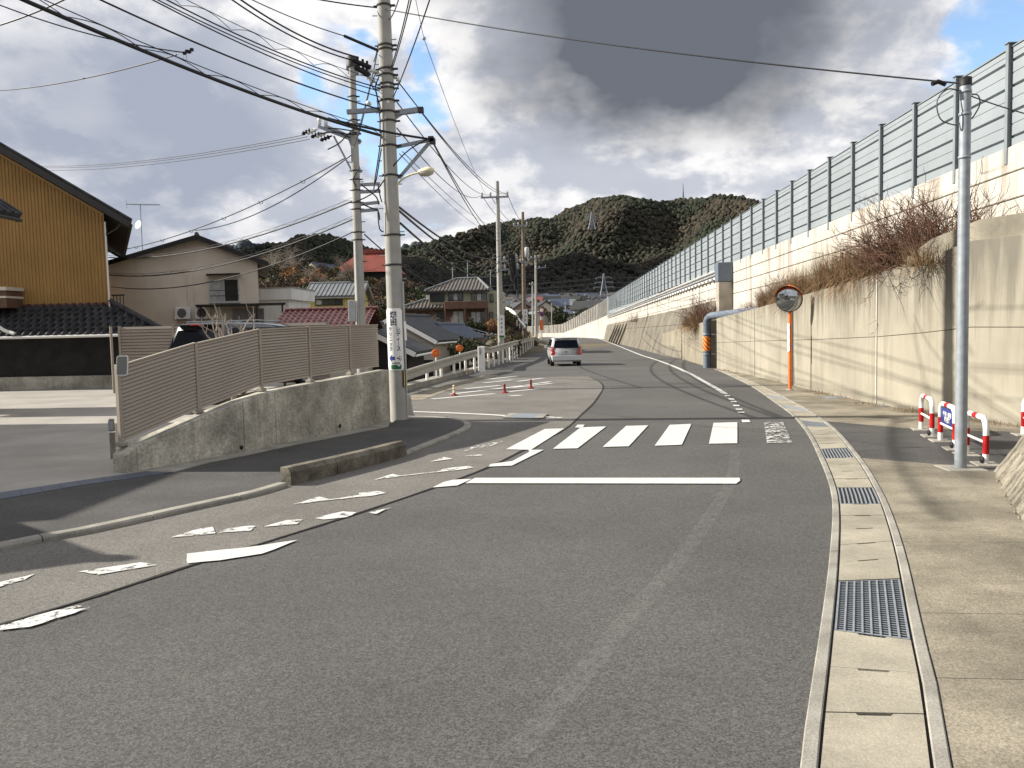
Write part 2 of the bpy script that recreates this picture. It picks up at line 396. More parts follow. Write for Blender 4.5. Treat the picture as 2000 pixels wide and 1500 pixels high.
# older, paler asphalt left of the seam
SEAM = [(-160,1272),(0,1222),(180,1168),(365,1108),(560,1047),(700,1003),(845,954),(954,913),(1035,873),(1104,838),(1140,806),(1165,780),(1177,752),(1150,735)]
def back_ext(pts, d): return [pts[0]+(pts[0]-pts[1]).normalized()*d]+pts
seam = back_ext(crom([G(*p) for p in SEAM], 6), 9)
mb = MB(); prev = None
for p in seam:
    xl = -29 if p.y < 16.5 else (-12.9 if p.y < 23.6 else rail_x(p.y)-.5)
    n = 6; cur = [Vector((lerp(xl, p.x, i/n), p.y, gz(p.y)+.004)) for i in range(n+1)]
    if prev:
        for i in range(n): mb.poly([prev[i], prev[i+1], cur[i+1], cur[i]])
    prev = cur
mb.build('old_asphalt', M['asphalt_old'], road)
mb = MB()
for a, b in zip(seam, seam[1:]):
    w = .012+.012*random.random(); t = (b-a).normalized(); n = Vector((-t.y, t.x, 0))*w
    mb.poly([a-n+Vector((0,0,.008)), b-n+Vector((0,0,.008)), b+n+Vector((0,0,.008)), a+n+Vector((0,0,.008))])
mb.build('asphalt_seam', M['seam'], road)

# worn paint: holes where the asphalt shows
def worn(name, lo, hi, asp, amax=1.0):
    m = pm(name, (.54,.53,.50), .10, 5, .7, .3, 90, fine=.08, fscale=60, dist=.003); nt = m.node_tree; N, L = nt.nodes, nt.links.new
    bs = N['Principled BSDF']; src = bs.inputs['Base Color'].links[0].from_socket
    n = N.new('ShaderNodeTexNoise'); n.inputs['Scale'].default_value = 9.0; n.inputs['Detail'].default_value = 10; n.inputs['Roughness'].default_value = .75
    g = [q for q in N if q.type == 'NEW_GEOMETRY'][0]; L(g.outputs['Position'], n.inputs['Vector'])
    r = N.new('ShaderNodeValToRGB'); r.color_ramp.elements[0].position = lo; r.color_ramp.elements[1].position = hi; r.color_ramp.elements[1].color = (amax,amax,amax,1); L(n.outputs['Fac'], r.inputs[0])
    L(r.outputs[0], bs.inputs['Alpha'])
    return m
M['paint_worn'] = worn('worn_paint', .42, .475, (.10,.096,.09))
M['paint_half'] = worn('half_worn_paint', .50, .55, (.075,.072,.068))
M['paint_ghost'] = worn('faded_paint', .40, .62, (.085,.082,.078), .075)
PZ = .012
def jag(px, k=2, a=1.2):          # subdivide the outline with small irregularities
    out = []
    for i, p in enumerate(px):
        q = px[(i+1) % len(px)]
        for j in range(k):
            t = j/k; out.append((lerp(p[0],q[0],t)+(random.uniform(-a,a)*2 if j else 0), lerp(p[1],q[1],t)+(random.uniform(-a,a)*.5 if j else 0)))
    return out
STR = [[(988,879),(1037,880),(1102,838),(1064,839)],[(1080,878),(1128,877),(1184,834),(1134,836)],[(1177,874.5),(1228,873),(1266,832),(1223,833)],
       [(1278.6,872),(1331.6,870),(1350.5,829),(1308,831)],[(1384.6,868),(1440,867),(1440,826),(1393.6,827)]]
for i, s in enumerate(STR): sheet('crosswalk_stripe', s, M['paint'], road, PZ)
sheet('crosswalk_stripe', [(1498,866),(1548,866),(1529,825),(1492,825.5)], M['paint_half'], road, PZ)
sheet('stop_line', jag([(928,935),(909,945.5),(1438,946.5),(1446,940),(1444,935)], 1), M['paint'], road, PZ)
for pts in ([(845,954),(893,950),(922,937),(885,939),(867,943)],
            [(954,913),(1000,911),(1062,880),(1032,880),(1034,884),(1001,902),(958,908)]):
    sheet('lane_marking', pts, M['paint'], road, PZ)
for pts in ([(1123,836),(1137.6,836.6),(1142,830.6),(1128,830.6)],[(1450,826),(1466,825.5),(1463,821),(1448,821)]):
    sheet('marking_end', pts, M['paint'], road, PZ)
ZIG = [[(365,1084),(366,1103),(430,1097),(512,1084),(581,1057),(470,1073)],
       [(333,1052),(390,1035),(415,1031),(421,1044)],[(426,1043),(445,1035),(490,1029),(500,1030),(490,1039)],[(515,1031),(560,1018),(592,1017),(580,1026)],
       [(614,1014),(670,1001),(697,1003),(680,1012),(632,1017)],[(720,1003),(765,993),(735,1006)],
       [(570,987),(624,972),(645,977),(700,969),(701,964),(739,961),(755,965),(720,971),(640,979)],
       [(730,939),(768,927),(787,930),(861,921),(867,917),(912,912),(928,914),(900,919),(816,928)],
       [(841,903),(867,894),(885,898)],[(905,892),(944,891),(938,889)],[(-30,1157),(0,1140),(73,1122),(48,1135),(0,1149)],
       [(153,1119),(275,1101),(307,1106),(278,1111),(192,1125)],[(0,1226),(105,1196),(150,1186),(176,1189.6),(128,1206),(57.6,1228),(0,1234)],[(905,883),(960,872),(985,862),(930,872)]]
for i, z in enumerate(ZIG): sheet('lane_marking', jag(z, 3, 1.0), M['paint'] if i in (0,) else (M['paint_half'] if i == 13 else M['paint_worn']), road, PZ)
# edge line of the right lane, dashed by wear near its end
EDGE = [(1142,652),(1182,666),(1235,687),(1275,701),(1311,714),(1345,729),(1372,744),(1400,760),(1425,777),(1441,797),(1452,815)]
edge = crom([G(*p) for p in EDGE], 8)
Ls = plen(edge); s = 0
def strip(name, pts, w, mat, dz):
    mb = MB(); prev = None
    for i, p in enumerate(pts):
        t = (pts[min(i+1,len(pts)-1)]-pts[max(i-1,0)]).normalized(); n = Vector((-t.y, t.x, 0)).normalized()*w/2
        cur = (Vector((p.x-n.x, p.y-n.y, gz(p.y)+dz)), Vector((p.x+n.x, p.y+n.y, gz(p.y)+dz)))
        if prev: mb.poly([prev[0], prev[1], cur[1], cur[0]])
        prev = cur
    return mb.build(name, mat, road)
strip('edge_line', [p for p in edge if p.y > 33], .17, M['paint'], PZ)
near = [p for p in edge if p.y <= 34]
strip('edge_line', near[:int(len(near)*.55)], .15, M['paint_worn'], PZ); strip('edge_line', near[int(len(near)*.5):], .14, M['paint_ghost'], PZ-.003)
for i in range(10):
    k = int(len(near)*(.3+.065*i)); strip('edge_line_patch', near[k:k+2], .13, M['paint'], PZ+.003)
ghost = crom([G(*p) for p in [(1436,880),(1430,935),(1400,990),(1330,1090),(1240,1195),(1130,1330),(1000,1480)]], 8)
strip('faded_line', ghost, .13, M['paint_ghost'], PZ-.003)
line = crom([G(*p) for p in [(800,804.5),(870,807),(940,810),(990,813)]], 3); strip('edge_line', line, .16, M['paint'], PZ)
strip('edge_line', [G(1063,815), G(1098,817)], .14, M['paint_worn'], PZ)
HAT = [((844,780),(966,769.5)),((880,770.5),(1022,754)),((908,760),(976,753.5)),((944,748.5),(1000,742.5)),((958,740.5),(1010,735)),
       ((994,765.5),(1052,760)),((996,774),(1018,772.6)),((1030,752),(1075,746)),((1010,745.5),(1060,739)),((1000,757.5),(1080,749))]
for a, b in HAT:
    pa, pb = G(*a), G(*b); strip('hatch_stripe', [pa, (pa+pb)/2, pb], .2, M['paint'], PZ)

# ---- gutter along the right edge of the road
GL = [(1545,1720),(1562,1500),(1585,1340),(1603,1223),(1619,1100),(1626,1000),(1620,950),(1602,901),(1577,849),(1550,815),(1518,790),(1469,756),(1425,734),(1395,721)]
GR = [(1900,1720),(1857,1500),(1832,1350),(1806,1248),(1769,1087),(1740,1000),(1716,950),(1683,898),(1640,847),(1611,823),(1574,799),(1502,761),(1447,737),(1412,723)]
gl = crom([G(*p) for p in GL], 10); gr = crom([G(*p) for p in GR], 10)
mb = MB()
for i in range(len(gl)-1):
    a, b, c, d = gl[i], gr[i], gr[i+1], gl[i+1]
    mb.poly([p+Vector((0,0,.006)) for p in (a, b, c, d)])
gut = tag(mb.build('gutter', M['seam']), kind='structure')
gc = [(a+b)/2 for a, b in zip(gl, gr)]; gw = [(b-a) for a, b in zip(gl, gr)]
cum = [0]
for a, b in zip(gc, gc[1:]): cum.append(cum[-1]+(b-a).length)
def gpt(s, f, dz):                 # point at distance s along the gutter and fraction f across it
    i = min(max(int(np.searchsorted(cum, s))-1, 0), len(gc)-2); t = (s-cum[i])/(cum[i+1]-cum[i])
    p = lerp(gl[i]+gw[i]*f, gl[i+1]+gw[i+1]*f, t); p.z = gz(p.y)+dz; return p
def s_of(px, py):
    q = G(px, py); return min(np.linspace(0, cum[-1], 3000), key=lambda s: (gpt(s, .5, 0)-q).length)
def gblock(name, s0, s1, f0, f1, top, bot, mat, bevel=.006, n=2):
    mb = MB(); vs = []
    for k in range(n+1):
        s = lerp(s0, s1, k/n)
        vs += [gpt(s, f0, bot), gpt(s, f1, bot), gpt(s, f1, top), gpt(s, f0, top)]
    fs = [(0,1,2,3), tuple(4*n+i for i in (3,2,1,0))]
    for k in range(n):
        a = 4*k; fs += [(a+j, a+4+j, a+4+(j+1)%4, a+(j+1)%4) for j in range(4)]
    mb.add(vs, fs); return mb.build(name, mat, gut, bevel=bevel, fixn=True)
TOT = cum[-1]; s = 0.0
while s < TOT-.2:                 # side kerbs in lengths of about 2 m
    e = min(s+2.0, TOT)
    gblock('gutter_edge', s+.003, e-.003, .0, .118, .022, -.1, M['conc_kerb'], n=4)
    gblock('gutter_edge', s+.003, e-.003, .885, 1.0, .024, -.1, M['conc_kerb'], n=4); s = e
GRT = [(s_of(1706,1246), s_of(1702,1137), 'mesh'), (s_of(1680,990), s_of(1678,957), 'bars'), (s_of(1637,893), s_of(1633,875), 'bars'),
       (s_of(1592,836), s_of(1590,825), 'bars'), (s_of(1562,801), s_of(1556,793), 'mesh'), (s_of(1517,779), s_of(1512,773), 'mesh')]
cuts = []; s = 0.1
joints = [s_of(1705,1466), s_of(1704,1367), s_of(1704,1293)]
unit = abs(joints[1]-joints[0])
off = (min(GRT[0][0], GRT[0][1])) % unit
segs = []; s = off-unit
gr_iv = sorted((min(a,b), max(a,b), k) for a, b, k in GRT)
gi = 0
while s < TOT-unit:
    if gi < len(gr_iv) and s >= gr_iv[gi][0]-unit*.5:
        a, b, k = gr_iv[gi]; segs.append((s, s+max(b-a, .25), k)); s = segs[-1][1]; gi += 1
    else: segs.append((s, s+unit, 'cover')); s += unit
for s0, s1, k in segs:
    if s1 < .05: continue
    s0 = max(s0, 0)
    F0, F1 = .14, .86
    if k == 'cover':
        # slab with a lifting notch at its far edge: two side tongues and a centre set back
        a, b = s0+.004, s1-.004; q = b-.022
        mb = MB(); out = [(a,F0),(a,F1),(b,F1),(b,.64),(q,.62),(q,.38),(b,.36),(b,F0)]
        tz = .018+random.uniform(-.002,.002)
        top = [gpt(x, f, tz) for x, f in out]; bot = [gpt(x, f, -.06) for x, f in out]; n = len(out)
        mb.add(top+bot, [tuple(range(n))]+[(i, n+i, n+(i+1)%n, (i+1)%n) for i in range(n)])
        mb.build('gutter_cover', M['conc_cover'], gut, fixn=True)
    else:
        g = MB()
        for a, b, f0, f1 in ((s0+.01, s0+.022, F0, F1), (s1-.022, s1-.01, F0, F1)): 
            g.add([gpt(a,f0,.014), gpt(a,f1,.014), gpt(b,f1,.014), gpt(b,f0,.014)], [(0,1,2,3)])
        gf = g.build('drain_grating', M['galv'], gut)
        nb = 10 if k == 'bars' else 9
        for i in range(nb):
            f = lerp(F0+.012, F1-.012, i/(nb-1)); w = .010 if k == 'mesh' else .014
            mb = MB(); vs = []
            for ss in (s0+.012, (s0+s1)/2, s1-.012):
                vs += [gpt(ss, f-w, -.03), gpt(ss, f+w, -.03), gpt(ss, f+w, .016), gpt(ss, f-w, .016)]
            mb.add(vs, [(0,1,2,3),(8,11,10,9)]+[(a+j, a+4+j, a+4+(j+1)%4, a+(j+1)%4) for a in (0,4) for j in range(4)])
            mb.build('grating_bar', M['galv'], gf, fixn=True)
        if k == 'mesh':
            mb = MB(); nc = max(6, int((s1-s0)/.037))
            for i in range(1, nc):
                ss = lerp(s0, s1, i/nc); w = .004
                vs = [gpt(ss-w, F0+.005, z) for z in (-.03,.010)]+[gpt(ss+w, F0+.005, z) for z in (.010,-.03)]
                vs += [gpt(ss-w, F1-.005, z) for z in (-.03,.010)]+[gpt(ss+w, F1-.005, z) for z in (.010,-.03)]
                mb.add(vs, [(0,1,5,4),(1,2,6,5),(2,3,7,6),(3,0,4,7)])
            tag(mb.build('cross_bar', M['galv'], gf), kind='stuff')
        mb = MB(); mb.add([gpt(s0,F0,.008), gpt(s0,F1,.008), gpt(s1,F1,.008), gpt(s1,F0,.008)], [(0,1,2,3)]); mb.build('drain_pit', M['black'], gf)

# ---- lower retaining wall (base line and heights from the photograph)
LW = [(1998,834,457),(1893,820,470),(1800,806,505),(1712,791,534),(1590,764,570),(1474,735,603),(1400,721,622)]
lw = []
for bx, by, ty in LW:
    p = G(bx, by); lw.append((p, zOver(bx, ty, p)))
far2 = [(1383,718.5,626),(1350,708,634),(1315,697.5,645),(1290,692,652)]
lw2 = []
for bx, by, ty in far2:
    p = G(bx, by); p.x += .12; lw2.append((p, zOver(bx, ty, p)))
d = (lw[0][0]-lw[1][0]); d.z = 0
ext = lw[0][0]+d.normalized()*7+Vector((3,0,0)); lw = [(ext, lw[0][1]+.05)]+lw
# ---- right pavement: concrete slabs and the asphalt path towards the barriers
def gzx(x, y): return gz(y)+.016
def right_edge(y): return interp([p.y for p in gr], [p.x for p in gr], y)
pav = None
def slab_px(px, name='pavement_slab', mat='conc_pave', dz=.016, inset=.004):
    pts = [G(*p) for p in px]; c = sum(pts, Vector())/len(pts)
    q = [(p.x+(c.x-p.x)/max((c-p).length,.1)*inset, p.y+(c.y-p.y)/max((c-p).length,.1)*inset) for p in pts]
    return MB().slab(q, lambda x, y: gz(y)+dz, lambda x, y: gz(y)-.08).build(name, M[mat], pav, tri=True)
def gry(y0, y1, n=6): return [(right_edge(y)+.006, y) for y in np.linspace(y0, y1, n)]
def slab_xy(pts, name='pavement_slab', mat='conc_pave', dz=.016):
    return MB().slab(pts, lambda x, y: gz(y)+dz, lambda x, y: gz(y)-.08).build(name, M[mat], pav, tri=True)
bed = [(right_edge(y)+.002, y) for y in np.linspace(-1.5, 37, 14)]+[(8.0,37),(13.5,20),(13.5,-1.5)]
pav = tag(MB().poly([(x, y, gz(y)+.005) for x, y in bed]).build('pavement', M['seam'], tri=True), kind='structure')
yA = G(1683,897).y; yB = G(1611,824).y
j1 = G(1764,1062).y; j2 = G(1830,1202).y; j3 = G(1845,1330).y
RX = 9.0
slab_xy(gry(-1.5, j3-.003)+[(RX, j3-.003-.35), (RX, -1.5)])
slab_xy(gry(j3+.003, j2-.003)+[(RX, j2-.35), (RX, j3+.003-.35)])
slab_xy(gry(j2+.003, j1-.003)+[(RX, j1-.35), (RX, j2+.003-.35)])
pA = G(1949,925)
slab_xy(gry(j1+.003, yA-.004)+[(G(1869,912).x, G(1869,912).y), (pA.x, pA.y), (RX, pA.y-.2), (RX, j1-.347)])
p1, p2, p3 = G(1783,839), G(2000,846), G(1869,912)
slab_xy(gry(yA, yB)+[(p1.x, p1.y), (p2.x, p2.y), (13.5, p2.y+.6), (13.5, pA.y-.6), (pA.x, pA.y+.004), (p3.x, p3.y+.004)], 'asphalt_path', 'asphalt_dark', .012)
wb = [(p.x-.02, p.y) for p, _ in lw[::-1]]
tail = gry(yB+.004, min(gr[-1].y, 37.0), 10)
slab_xy(tail+[(q[0], q[1]) for q in wb if q[1] > 0]+[(13.5, lw[0][0].y), (13.5, p2.y+.605), (p2.x, p2.y+.005), (p1.x, p1.y+.005)])
mb = MB()
st = [gr[-1]]+[G(*p) for p in [(1370,706),(1330,694.5),(1283,686)]]
for a, b in zip(st, st[1:]):
    mb.slab([(a.x,a.y),(b.x,b.y),(b.x+1.6,b.y),(a.x+.9,a.y)], lambda x, y: gz(y)+.03, lambda x, y: gz(y)-.06)
mb.build('verge_slab', M['conc_pave'], pav)
# thin manhole-like drain lids near the wall
for c in ((1640,778),(1750,793)):
    p = G(*c); MB().box(p.x-.35, p.x+.35, p.y-.25, p.y+.25, gz(p.y)+.017, gz(p.y)+.027).build('drain_lid', M['galv'], pav, bevel=.004)

# ---- left footway, kerbs, drain strip, driveway
kerb_px = [(-420,1215),(-200,1145),(0,1077),(160,1046),(300,1015),(420,988),(500,970),(563,951)]
kerb = back_ext(crom([G(*p) for p in kerb_px], 8), 9)
corner_px = [(563,951),(600,942),(700,917),(795,890),(850,868),(895,850),(918,838),(919,829),(900,822),(865,818),(800,816)]
corner = crom([G(*p) for p in corner_px], 6)
outer = kerb+corner[1:]
back = [G(*p) for p in [(758,838),(665,857),(572,875),(479,896),(411,909),(339,929),(160,955),(0,983),(-200,1018),(-420,1060)]]
back = back_ext(back[::-1], 9)[::-1]
def inset(pts, w):
    o = []
    for i, p in enumerate(pts):
        t = (pts[min(i+1,len(pts)-1)]-pts[max(i-1,0)]); t.z = 0; t.normalize(); o.append(p+Vector((-t.y, t.x, 0))*w)
    return o
inn = inset(outer, .13)
fpts = [(p.x, p.y) for p in inn]+[(-3.15, 16.3)]+[(p.x, p.y) for p in back]
foot = tag(MB().slab(fpts, .040, -.05).build('footway', M['asphalt_dark'], tri=True), kind='structure')
def kerb_run(pts, w, h, step, name, mat, chamf=.012, gap=.004):
    out = []; Ln = plen(pts); s = 0
    inn = inset(pts, w)
    while s < Ln-.05:
        e = min(s+step, Ln); n = 3; vs = []
        for k in range(n+1):
            ss = lerp(s+gap, e-gap, k/n); p, t = arc(pts, ss); nrm = Vector((-t.y, t.x, 0)).normalized()
            q = p+nrm*w
            for (u, z) in ((p, -.05), (q, -.05), (q, h), (p+nrm*chamf*1.5, h), (p, h-chamf*1.5)):
                vs.append((u.x, u.y, z+gz(u.y)))
        fs = [(0,1,2,3,4), tuple(5*n+i for i in (4,3,2,1,0))]+[(5*k+j, 5*k+5+j, 5*k+5+(j+1)%5, 5*k+(j+1)%5) for k in range(n) for j in range(5)]
        out.append(MB().add(vs, fs).build(name, M[mat], foot, fixn=True, bevel=.004)); s = e
    return out
kerb_run(kerb, .13, .052, 1.0, 'kerb_stone', 'conc_kerb')
kerb_run(corner[18:], .13, .045, .6, 'kerb_stone', 'conc_kerb')
# raised kerb blocks with a rounded sloping end
blk = corner[1:19]
rb = kerb_run([p+Vector((0,0,0)) for p in blk], .17, .21, plen(blk)/3+.001, 'raised_kerb_block', 'conc_dark', chamf=.035)
# concrete strip along the boundary wall and grated drain across the driveway mouth
wallbase = [G(*p) for p in [(270,927),(411,901),(479,889),(572,868),(665,850),(763,826)]]
mb = MB(); bk = back[:6][::-1]
for i in range(5):
    n = 3
    a0, a1, b0, b1 = wallbase[i], wallbase[i+1], bk[i], bk[i+1]
    MB().slab([(p.x,p.y) for p in (b0, b1, a1, a0)], .051, -.05).build('edging_slab', M['conc_kerb'], foot, bevel=.003)
ds = [G(*p) for p in [(339,929),(160,955),(0,983),(-200,1018),(-420,1060)]]; de = [G(*p) for p in [(330,921),(150,947),(0,970),(-200,1002),(-420,1040)]]
ds = back_ext(ds[::-1], 9)[::-1]; de = back_ext(de[::-1], 9)[::-1]
M['drain_blue'] = pm('channel_drain_cover', (.085,.095,.12), .15, 5, .6, .2, 60)
for i in range(5):
    for k in range(4 if i < 4 else 9):
      if i == 4: a, b, c, e = lerp(ds[i],ds[i+1],k/9), lerp(ds[i],ds[i+1],(k+1)/9-.001), lerp(de[i],de[i+1],(k+1)/9-.001), lerp(de[i],de[i+1],k/9)
      else:
        a, b, c, e = lerp(ds[i],ds[i+1],k/4), lerp(ds[i],ds[i+1],(k+1)/4-.004), lerp(de[i],de[i+1],(k+1)/4-.004), lerp(de[i],de[i+1],k/4)
      MB().slab([(p.x,p.y) for p in (a, b, c, e)], .048, -.05).build('drain_strip_cover', M['drain_blue'], foot)
drive_pts = [(p.x, p.y) for p in de]+[(-30, de[-1].y), (-30, 34), (-9, 34), (-9, 17.5), (-3.6, 16.6), (-5.9, 11.3), (-5.75, 10.6)]
drv = tag(MB().slab([(p.x, p.y) for p in de[:1]]+drive_pts[1:], .045, -.05).build('driveway', M['conc_drive'], tri=True), kind='structure')
MB().slab([(p.x,p.y) for p in (G(232,905),G(350,902),G(368,930),G(342,934),G(240,935))], .037, -.05).build('driveway_edge', M['conc_kerb'], drv)
# grating across the mouth of the side road
fg = [G(*p) for p in [(988,818),(1052,819),(1063,810.5),(1003,809.5)]]
mb = MB(); mb.poly([(p.x,p.y,gz(p.y)+.016) for p in fg]); gb = mb.build('drain_grating', M['black'], gut)
for i in range(14):
    t = i/13; a, b = lerp(fg[0],fg[1],t), lerp(fg[3],fg[2],t)
    MB().beam(a+Vector((0,0,.022)), b+Vector((0,0,.022)), .045, .012).build('grating_bar', M['galv'], gb)
for a, b in ((fg[0],fg[3]),(fg[1],fg[2])): MB().beam(a+Vector((0,0,.024)), b+Vector((0,0,.024)), .16, .014).build('grating_edge', M['conc_kerb'], gb)
# ================================================================== RIGHT SIDE: WALLS, NOISE BARRIER
def wall_run(parent, pts, thick, name, mat, cap=None, split=None, zb=-.3):
    out = []
    for i in range(len(pts)-1):
        (a, za), (b, zb_) = pts[i], pts[i+1]
        t = (b-a); t.z = 0; L_ = t.length; t.normalize(); n = Vector((t.y, -t.x, 0))
        if n.x < 0 and abs(n.x) > .2: n = -n
        g = .008
        a2, b2 = a+t*g, b-t*g
        mb = MB()
        q = [a2, b2, b2+n*thick, a2+n*thick]; zt = [za, zb_, zb_, za]
        vs = [(p.x, p.y, gz(p.y)+zb) for p in q]+[(p.x, p.y, z) for p, z in zip(q, zt)]
        mb.add(vs, [(0,1,2,3),(7,6,5,4),(0,4,5,1),(1,5,6,2),(2,6,7,3),(3,7,4,0)])
        out.append(mb.build(name, M[mat], parent, fixn=True, bevel=.01))
    return out
lwt = thing('retaining_wall', 'low buff concrete retaining wall behind the convex mirror and the footway', 'wall', lw[3][0])
# the wall stands in lifts: a lower and an upper cast, split at the horizontal construction joint
def mid(p, zt): return gz(p.y)+(zt-gz(p.y))*.52
J = [0,1,2,4,6,7]
pl = [lw[i] for i in range(len(lw))]
seg = [(lw[0],lw[1]),(lw[1],lw[4]),(lw[4],lw[6]),(lw[6],lw[7])]
# keep the curve: build each stretch with its inner points but gaps only at the ends
def curve_wall(parent, pts, thick, z0f, z1f, name, mat, ends=.003):
    n = len(pts); vs = []
    for i, (p, zt) in enumerate(pts):
        t = pts[min(i+1,n-1)][0]-pts[max(i-1,0)][0]; t.z = 0; t.normalize(); nn = Vector((t.y, -t.x, 0))
        if nn.x < 0: nn = -nn
        q = p.copy()
        if i == 0: q += t*ends
        if i == n-1: q -= t*ends
        r = q+nn*thick
        vs += [(q.x,q.y,z0f(p,zt)),(r.x,r.y,z0f(p,zt)),(r.x,r.y,z1f(p,zt)),(q.x,q.y,z1f(p,zt))]
    fs = [(0,1,2,3), tuple(4*(n-1)+i for i in (3,2,1,0))]+[(4*k+j, 4*k+4+j, 4*k+4+(j+1)%4, 4*k+(j+1)%4) for k in range(n-1) for j in range(4)]
    return MB().add(vs, fs).build(name, M[mat], parent, fixn=True, bevel=.008)
for idx in ((0,1,2,3,4),(4,5,6),(6,7)):
    pts = [lw[i] for i in idx]
    curve_wall(lwt, pts, .35, lambda p, z: gz(p.y)-.3, lambda p, z: mid(p, z)-.004, 'wall_panel', 'conc_wall')
    curve_wall(lwt, pts, .35, lambda p, z: mid(p, z)+.004, lambda p, z: z, 'wall_panel', 'conc_wall')
for i in (4, 6):
    p, zt = lw[i]; MB().box(p.x-.02, p.x+.1, p.y-.018, p.y+.018, gz(p.y)-.05, zt-.02).build('joint_strip', M['joint'], lwt)
# stained upper ledge at the near end
led = [(p+Vector((.14,0,0)), z+.36) for p, z in lw[0:4]]+[(lerp(lw[3][0],lw[4][0],.5)+Vector((.14,0,0)), lw[3][1]+.10)]
M['conc_ledge'] = pm('concrete_ledge_stained', (.20,.18,.14), .35, 1.1, .92, .4, 30, streak=.6, streak_col=(.12,.11,.09), sscale=(1.5,1.5,.3))
curve_wall(lwt, led, .4, lambda p, z: 2.4, lambda p, z: z, 'wall_ledge', 'conc_ledge')
lw2t = thing('retaining_wall', 'streaked concrete retaining wall beyond the hazard striped drain pipe', 'wall', lw2[1][0])
M['conc_streak'] = pm('concrete_wall_streaked', (.25,.22,.165), .15, .7, .9, .25, 40, streak=.8, streak_col=(.11,.095,.07), sscale=(2.6,2.6,.10))
for i in range(len(lw2)-1): curve_wall(lw2t, lw2[i:i+2], .35, lambda p, z: gz(p.y)-.3, lambda p, z: z, 'wall_panel', 'conc_streak', .012)

# bank between lower wall and highway wall
allw = lw[1:]+lw2
mb = MB(); prev = None
for p, z in allw:
    cur = [Vector((p.x+.3, p.y, z-.08)), Vector((lerp(p.x,8.9,.5), p.y, z+.25)), Vector((9.0, p.y, z+.55))]
    if prev:
        for k in range(2): mb.poly([prev[k], prev[k+1], cur[k+1], cur[k]])
    prev = cur
tag(mb.build('bank', M['soil'], fixn=True), kind='structure')

def bt(y): return 7.0-(y-20)*.0035 if y < 138 else interp([138,155,170,190,200,212],[6.59,6.1,5.1,2.6,2.3,2.2], y)
def bb(y): return 5.04-(y-20)*.0113 if y < 138 else interp([138,155,170,190,200,212],[3.7,3.2,2.4,.55,.5,.5], y)
# ---- highway retaining wall: cast in courses
hw = thing('highway_wall', 'tall pale concrete highway wall with rust streaks below the noise barrier', 'wall', (9, 40, 0))
y = 8.0
while y < 138:
    e = min(y+10.0, 138); ga = .01
    for k in range(4):
        za0, za1 = bb(y)-k*.52, bb(e)-k*.52; h = .495 if k < 3 else 3.4
        mb = MB(); x0 = 8.93
        vs = [(x0,y+ga,za0-h),(x0,e-ga,za1-h),(x0,e-ga,za1),(x0,y+ga,za0),(9.3,y+ga,za0-h),(9.3,e-ga,za1-h),(9.3,e-ga,za1),(9.3,y+ga,za0)]
        mb.add(vs, [(0,1,2,3),(4,7,6,5),(0,4,5,1),(1,5,6,2),(2,6,7,3),(3,7,4,0)]).build('wall_course', M['conc_up'], hw, fixn=True, bevel=.012)
    y = e
MB().box(8.97, 9.25, 8, 138, -.6, 3.55).build('wall_core', M['conc_old'], hw)
mb = MB()
fb = [(x, y) for x, y in BAR[1:]]
for (x0,y0),(x1,y1) in zip(fb, fb[1:]):
    for k in range(4):
        t0, t1 = k/4, (k+1)/4
        a = (lerp(x0,x1,t0)-.03, lerp(y0,y1,t0)); b = (lerp(x0,x1,t1)-.03, lerp(y0,y1,t1))
        mb.poly([(a[0],a[1],-.6),(b[0],b[1],-.6),(b[0],b[1],bb(b[1])),(a[0],a[1],bb(a[1]))])
mb.build('far_wall_face', M['conc_up'], hw)

# ---- noise barrier
nb = thing('noise_barrier', 'long pale blue grey panelled noise barrier on top of the highway wall', 'noise barrier', (9.0, 40, 5))
PITCH = 2.1
def panel_mesh(name, h, mat):
    L2 = PITCH/2-.03
    prof = [(.045,0.012),(.0,.03),(.0,h*.46),(.012,h*.47),(.012,h*.52),(.0,h*.53),(.0,h-.03),(.045,h-.012),(.09,h-.012),(.09,.012)]
    n = len(prof); vs = [(x, s*L2, z) for s in (-1,1) for x, z in prof]
    return MB().add(vs, [tuple(range(n)), tuple(range(n,2*n))[::-1]]+[(i,(i+1)%n,n+(i+1)%n,n+i) for i in range(n)]).mesh(name, mat, fixn=True)
pme = {h: panel_mesh('panel_%d' % (h*100), h, M['barrier']) for h in (.27, .49)}
rme = {h: panel_mesh('panel_r%d' % (h*100), h, M['barrier_rust']) for h in (.27, .49)}
post_m = MB(); 
post_m.box(-.075,-.06,-.05,.05,-2.25,.06).box(-.06,.06,-.006,.006,-2.25,.06).box(.06,.075,-.05,.05,-2.25,.06).box(-.10,.10,-.075,.075,.06,.075)
post_me = post_m.mesh('barrier_post', M['barrier_post'])
ROWS = [.27,.49,.49,.49,.49]
far = MB(); y = 16.85-2*PITCH; n_p = 0
while y < 138-PITCH:
    inst(post_me, 'post', nb, Matrix.Translation((8.985, y, bt(y))))
    z = bt(y+PITCH/2)
    rows = ROWS+([.49] if y > 70 else [])
    for h in rows:
        z -= h
        if y < 100:
            inst(pme[h], 'panel', nb, Matrix.Translation((9.0, y+PITCH/2, z))); n_p += 1
        else: far.box(9.0, 9.06, y+.04, y+PITCH-.04, z+.012, z+h-.012)
    MB().beam((9.03,y,bt(y)+.0),(9.03,y+PITCH,bt(y+PITCH)),.10,.025).build('top_rail', M['barrier_post'], nb) if y < 70 else None
    y += PITCH
tag(far.build('far_panel', M['barrier'], nb), kind='stuff')
MB().box(8.88,9.06,137.2,137.5,3.6,6.75).build('end_post', M['white'], nb)
